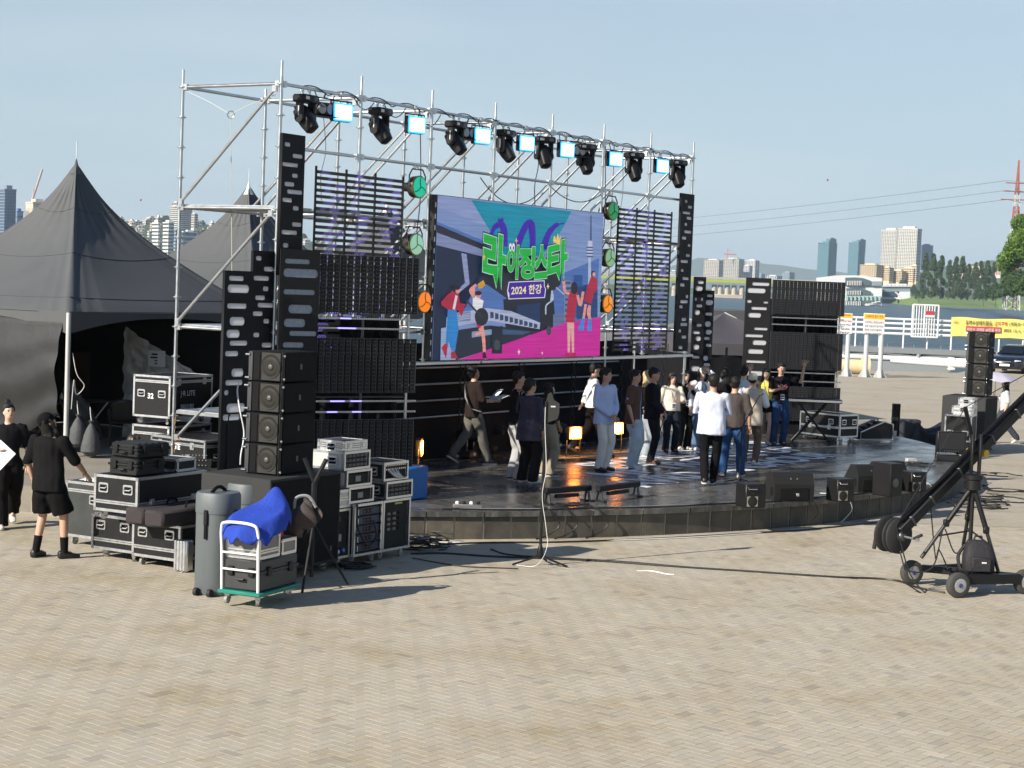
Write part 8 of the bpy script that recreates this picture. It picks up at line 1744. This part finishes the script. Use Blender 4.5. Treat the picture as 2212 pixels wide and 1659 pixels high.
person('person in navy checked overshirt and black trousers, front one of the three crew members', st(1138, 1044), 48, 1.69, ('down', 'clasp'), mat('cloth_check', S(46, 46, 66), .85, var=.75, scale=9, bump=.3), 'long', .72, legs=BK_, shoe=(SHW, mat('sole_tan', (.3, .25, .2), .6)), head=(-15, -6), legw=1.28, loose=1.28, wide=1.1, seed=6)
p_g = person('person in dark vest and khaki trousers, rear one of the three crew members', st(1180, 1028), 28, 1.56, ('clasp', 'clasp'), cl('navy_vest', (34, 36, 50)), 'half', .92, legs=cl('khaki', (150, 140, 122)), shoe=(SHB, SHW), hair='long', head=(-10, -10), legw=1.3, seed=7, skin=SKNL)
person('person in white sweater standing behind the one in the blue shirt', st(1276, 985), 8, 1.76, ('down', 'back'), cl('white_knit', (222, 224, 226)), 'long', .92, legs=BK_, shoe=(SHB,), head=(5, 5), feet=WALK, loose=1.15, seed=8)
person('person in pale blue shirt and white trousers with clasped hands', st(1300, 1017), -42, 1.80, ('clasp', 'clasp'), cl('pale_blue', (184, 198, 232)), 'long', .80, legs=cl('off_white', (222, 219, 212)), shoe=(SHB,), head=(20, -4), loose=1.2, wide=1.05, seed=9)
person('person in open brown shirt over a pale blue T-shirt and light jeans', st(1364, 1011), -18, 1.76, ('down', 'down'), cl('ice_blue', (150, 172, 206)), 'short', .84, outer=(.42, .80, 'half'), ocol=cl('brown_shirt', (104, 80, 72)), legs=cl('light_jeans', (176, 190, 202), var=.25, scale=5), shoe=(SHW,), head=(-4, -8), legw=1.35, wide=1.1, seed=10)
person('person with long blond hair half hidden behind the one in the suit', st(1392, 986), 2, 1.64, ('down', 'down'), BK_, 'long', .86, legs=cl('pale_denim2', (150, 160, 170)), shoe=(SHW,), hair='long', hcol=BLOND, legw=1.3, seed=11, skin=SKNL)
person('person in black suit with tie and clasped hands', st(1404, 1001), -12, 1.76, ('clasp', 'clasp'), WH_, 'long', .92, outer=(.26, .82, 'long'), ocol=cl('suit_black', (28, 30, 38)), legs=cl('suit_trousers', (30, 31, 38)), shoe=(mat('shoe_brown', (.07, .035, .02), .35),), head=(-8, -2), tie=True, wide=1.06, seed=12)
person('person in cream gathered blouse and dark jeans with a badge', st(1446, 977), -76, 1.57, ('down', 'hold'), cl('cream_blouse', (226, 214, 196)), 'half', .92, legs=cl('dark_jeans', (36, 42, 54)), shoe=(SHB,), hair='long', hcol=HBR, badge=True, loose=1.18, legw=1.15, seed=13, skin=SKNL)
person('person in black with praying hands behind the cream blouse', st(1474, 971), -66, 1.60, ('pray', 'pray'), BK_, 'long', .92, legs=BK_, shoe=(SHW,), hair='long', badge=True, legw=1.2, seed=14, skin=SKNL)
person('person in white open shirt and cap shading the eyes with one hand', st(1508, 972), -62, 1.66, ('down', 'brow'), cl('pale_top', (170, 180, 198)), 'long', .96, outer=(.5, .84, 'long'), ocol=WH_, legs=cl('blue_jeans2', (96, 118, 148), var=.25, scale=5), shoe=(SHW,), hair='caplong', cap=cl('cream_cap', (206, 196, 178)), badge=True, legw=1.25, seed=15, skin=SKNL)
person('person in white shirt and black trousers walking with back to the camera, arms folded', st(1531, 1047), 80, 1.84, ('fold', 'fold'), cl('white_shirt_back', (206, 212, 228)), 'long', .80, legs=cl('black_jeans', (22, 21, 24)), shoe=(SHB, SHW), head=(12, -8), feet=[(.05, .12, 0, 4), (-.06, -.16, .03, -4)], loose=1.22, wide=1.08, seed=16)
p_gt = person('person in grey T-shirt and blue jeans seen from behind by the microphone stand', st(1579, 1029), 76, 1.74, ('down', 'down'), cl('grey_tee', (84, 76, 74)), 'half', .86, legs=cl('blue_jeans', (52, 86, 132), var=.3, scale=6), shoe=(mat('shoe_grey', (.25, .24, .22), .6), SHW), head=(5, -6), feet=[(.15, .05, 0, 10), (-.15, -.10, .02, -12)], loose=1.15, wide=1.05, legw=1.2, seed=17)
o = MB().ell((0, 0, 0), (.05, .03, .06), 10, 7).build('red_pouch', mat('red_shiny', (.5, .05, .05), .3), None, loc=pw(p_gt, (-.17, -.13, .90)), smooth=True); tag(o, 'small shiny red pouch on the jeans of the person in grey', 'pouch')
person('person in beige vest, brown trousers and white cap, seen from behind', st(1618, 1004), 66, 1.72, ('hold', 'down'), WH_, 'half', .86, outer=(.3, .76, 'none'), ocol=cl('beige_vest', (190, 178, 162)), legs=cl('brown_trousers', (118, 98, 86)), shoe=(SHW,), hair='capshort', cap=cl('white_cap', (216, 208, 190)), head=(0, -8), wide=1.08, seed=18)
person('person with long dark hair in black, between the white shirt and the grey T-shirt', st(1560, 966), 84, 1.64, ('phone', 'down'), BK_, 'half', .90, legs=BK_, shoe=(SHW,), hair='long', legw=1.1, seed=19, skin=SKNL)
person('person with a hair bun hidden behind the grey T-shirt', st(1600, 968), 70, 1.68, ('phone', 'down'), cl('pale_shirt3', (190, 196, 210)), 'half', .90, legs=cl('pink_trousers', (170, 140, 138)), shoe=(SHW,), hair='bun', seed=20, skin=SKNL)
person('person in yellow tank top and black shorts waving one hand', st(1648, 961), -84, 1.62, ('wave', 'down'), cl('yellow_tank', (206, 194, 96)), 'none', .90, legs=BK_, bottom='hotpants', shoe=(mat('sandal', (.4, .33, .28), .6),), hair='long', badge=True, seed=21, skin=SKNL)
p_wm = person('person in black printed T-shirt and blue jeans waving an arm high', st(1680, 962), -80, 1.75, ('phone', 'high'), cl('black_print', (26, 24, 30)), 'short', .88, legs=cl('jeans_deep', (48, 74, 112), var=.3, scale=6), shoe=(SHB,), badge=True, wide=1.08, legw=1.15, seed=22)
MB().tube(smoothpath([(-.10, .150, 1.24), (-.06, .157, 1.31), (-.02, .158, 1.25), (.03, .158, 1.31), (.08, .152, 1.25), (.10, .148, 1.29)], 4), .009, n=5).build('print', mat('pink_print', (.6, .12, .22), .6), p_wm)
p_u = person('person walking behind the far loudspeakers under a pale umbrella', gr(2166, 958), 175, 1.64, ('pole', 'down'), cl('white_tee2', (190, 188, 190)), 'half', .90, legs=cl('grey_trousers2', (70, 76, 84)), shoe=(SHW,), hair='long', feet=WALK, legw=1.25, seed=23, skin=SKNL)
t = thing('umbrella', 'pale lavender umbrella held by the walking person', 'umbrella', pw(p_u, (.12, .26, 1.2))); MB().cyl((0, 0, -.05), (0, 0, .72), .01, n=6).build('shaft', STEEL, t)
def um(a, b): r_ = .56 * b; an = a * 2 * math.pi; return Vector((r_ * math.cos(an), r_ * math.sin(an), .70 - .24 * b ** 2 + .03 * b * abs(math.sin(an * 4))))
MB().grid(um, 32, 6).build('canopy', mat('lavender_umbrella', (.62, .60, .74), .6, trans=.3), t, smooth=True)
for k in range(8): MB().tube([um(k / 8, q) - Vector((0, 0, .01)) for q in (0, .35, .7, 1)], .005, n=4).build('rib', STEEL, t)
MB().tube([(0, 0, -.05), (.02, 0, -.1), (.05, 0, -.1), (.06, 0, -.06)], .012, n=6).build('handle', BLKPLA, t)
# ================================================================== cables on the ground and the stage
def ground_cable(label, px, r=.011, m_=CABLE, z=.012, group=None, wob=.0):
    P = [gp(x, y, z) for x, y in px]
    if wob: P = [p + Vector((rnd.uniform(-wob, wob), rnd.uniform(-wob, wob), 0)) for p in P]
    return cable('floor_cable', label, P, r, m_, group=group)
ground_cable('long black cable across the paving from the racks to the crane', [(888, 1196), (960, 1195), (1050, 1201), (1170, 1206), (1300, 1212), (1450, 1223), (1620, 1234), (1800, 1246), (1925, 1252), (1985, 1270), (2040, 1280)], .016)
ground_cable('second black cable lying beside the long one', [(1060, 1186), (1100, 1198), (1200, 1205), (1340, 1213), (1500, 1226), (1700, 1239), (1850, 1249)], .011)
ground_cable('black cable curving along the foot of the stage wall', [(905, 1188), (960, 1176), (1060, 1172), (1200, 1171), (1400, 1164), (1600, 1153), (1750, 1143), (1900, 1128)], .014)
ground_cable('white cable along the foot of the stage wall', [(890, 1168), (990, 1172), (1130, 1171), (1300, 1168), (1500, 1160), (1650, 1150), (1740, 1142), (1860, 1132), (1940, 1118)], .010, CABLEW)
ground_cable('thin black cable from the racks towards the prompter stand', [(890, 1205), (950, 1216), (1000, 1223), (1060, 1226), (1120, 1228)], .007)
ground_cable('short piece of white tape on the paving before the stage', [(1376, 1233), (1410, 1234), (1440, 1240), (1456, 1241)], .008, WHITE, .004)
rc = random.Random(5)
def tangle(name, label, n, cx, cy, jx, jy, r0, r1, tube_r, mats, z=.0, lift=.007):
    m = MB()
    for k in range(n):
        c0 = gp(cx + rc.uniform(-jx, jx), cy + rc.uniform(-jy, jy), z); r = rc.uniform(r0, r1); a0 = rc.uniform(0, 6); m.mi = k % len(mats)
        m.tube([c0 + Vector((r * math.cos(a0 + q) * (1 + .22 * math.sin(3 * q + k)), r * .8 * math.sin(a0 + q), .012 + lift * k + .012 * abs(math.sin(q * 2 + k)))) for q in np.linspace(0, 5.6, 18)], tube_r, n=5)
    return stuff(tag(m.build(name, mats), label, 'cables'))
GC = mat('grey_cable', (.22, .21, .19), .6)
tangle('cable_tangle', 'tangle of grey and black cables by the stage corner', 20, 905, 1180, 20, 11, .12, .34, .010, [CABLE, GC, CABLE])
tangle('cable_tangle', 'heap of black cables on the paving behind the crane', 16, 2120, 1062, 50, 40, .2, .55, .012, [CABLE])
tangle('cable_tangle', 'loops of black power lead under the racks', 6, 772, 1224, 32, 6, .1, .22, .012, [CABLE])
tangle('cable_tangle', 'small loops of black cable by the LED battens', 6, 1235, 1092, 30, 4, .08, .14, .009, [CABLE], ZS, .004)
tangle('cable_tangle', 'thin black cable loops on the stage near the video monitors', 7, 1985, 1006, 26, 5, .2, .3, .008, [CABLE], ZS, .004)
def edge(t, r, z): return CEN + Vector((r * math.cos(t), r * math.sin(t), z))
P = [edge(t, RAD - .06 + .05 * math.sin(t * 40), ZS + .016) for t in np.linspace(-1.30, -.55, 60)]
cable('stage_cable', 'black cable running along the stage coping', P, .012, smooth=False)
P = [edge(t, RAD - .14 + .03 * math.sin(t * 31), ZS + .014) for t in np.linspace(-1.28, -.75, 50)]
cable('stage_cable', 'thin grey cable running along the stage coping', P, .008, mat('grey_cable2', (.25, .25, .25), .5), smooth=False)
for th, w, m_, lab in ((-1.195, .02, CABLE, 'black cable hanging over the stage edge, first of three'), (-1.175, .018, CABLE, 'black cable hanging over the stage edge, second of three'), (-1.14, .022, CABLE, 'black cable hanging over the stage edge, third of three'), (-.78, .012, CABLEW, 'white cable hanging over the stage edge below the nearest wedge monitor'), (-.845, .012, CABLE, 'black cable hanging over the stage edge left of the wedge monitor'), (-.60, .011, CABLE, 'black cable hanging over the stage edge near the crane'), (-.56, .011, CABLEW, 'white cable hanging over the stage edge near the crane')):
    cable('edge_cable', lab, [edge(th, RAD - .4, ZS + .02), edge(th + .004, RAD - .05, ZS + .03), edge(th + .008, RAD + .07, ZS - .02), edge(th + .016, RAD + .08, .2), edge(th + .004, RAD + .07, .06), edge(th - .01, RAD + .12, .012)], w * .55, m_)
cable('board_cable', 'white cable curving down in front of the lowest light board', [dp(*c6(345, 500), 24.1), dp(*c6(330, 600), 24.1), dp(*c6(360, 800), 24.0), dp(*c6(395, 1000), 24.0), dp(*c6(365, 1200), 23.9), dp(*c6(358, 1300), 23.9)], .011, CABLEW)
# drain grate strip and paper scraps stay with the paving
# light plastic power strip on the stage front
P = gp(1010, 1098, ZS); t = thing('power_strip', 'small grey power strip with plugs at the stage front edge', 'power strip', up(P, ZS), .1)
MB().cbox((0, 0, .03), (.42, .09, .06), .012).build('strip', mat('grey_strip', (.16, .16, .16), .5), t)
for k in range(4): MB().cbox((-.15 + .1 * k, 0, .075), (.05, .05, .05), .01).build('plug', BLKPLA if k % 2 else WHITE, t)
# ================================================================== summer haze over the river
hz_m = bpy.data.materials.new('haze_air'); hz_m.use_nodes = True; nt = hz_m.node_tree; nt.nodes.clear()
pv = nt.nodes.new('ShaderNodeVolumePrincipled'); pv.inputs['Color'].default_value = (.66, .82, 1.0, 1); pv.inputs['Density'].default_value = 1.0e-4; pv.inputs['Anisotropy'].default_value = .0
ou = nt.nodes.new('ShaderNodeOutputMaterial'); nt.links.new(pv.outputs[0], ou.inputs['Volume'])
stuff(MB().bb(-8600, 8600, -600, 11600, -3.4, 260).build('haze', hz_m, smooth=False))
bpy.data.scenes.remove(bench)
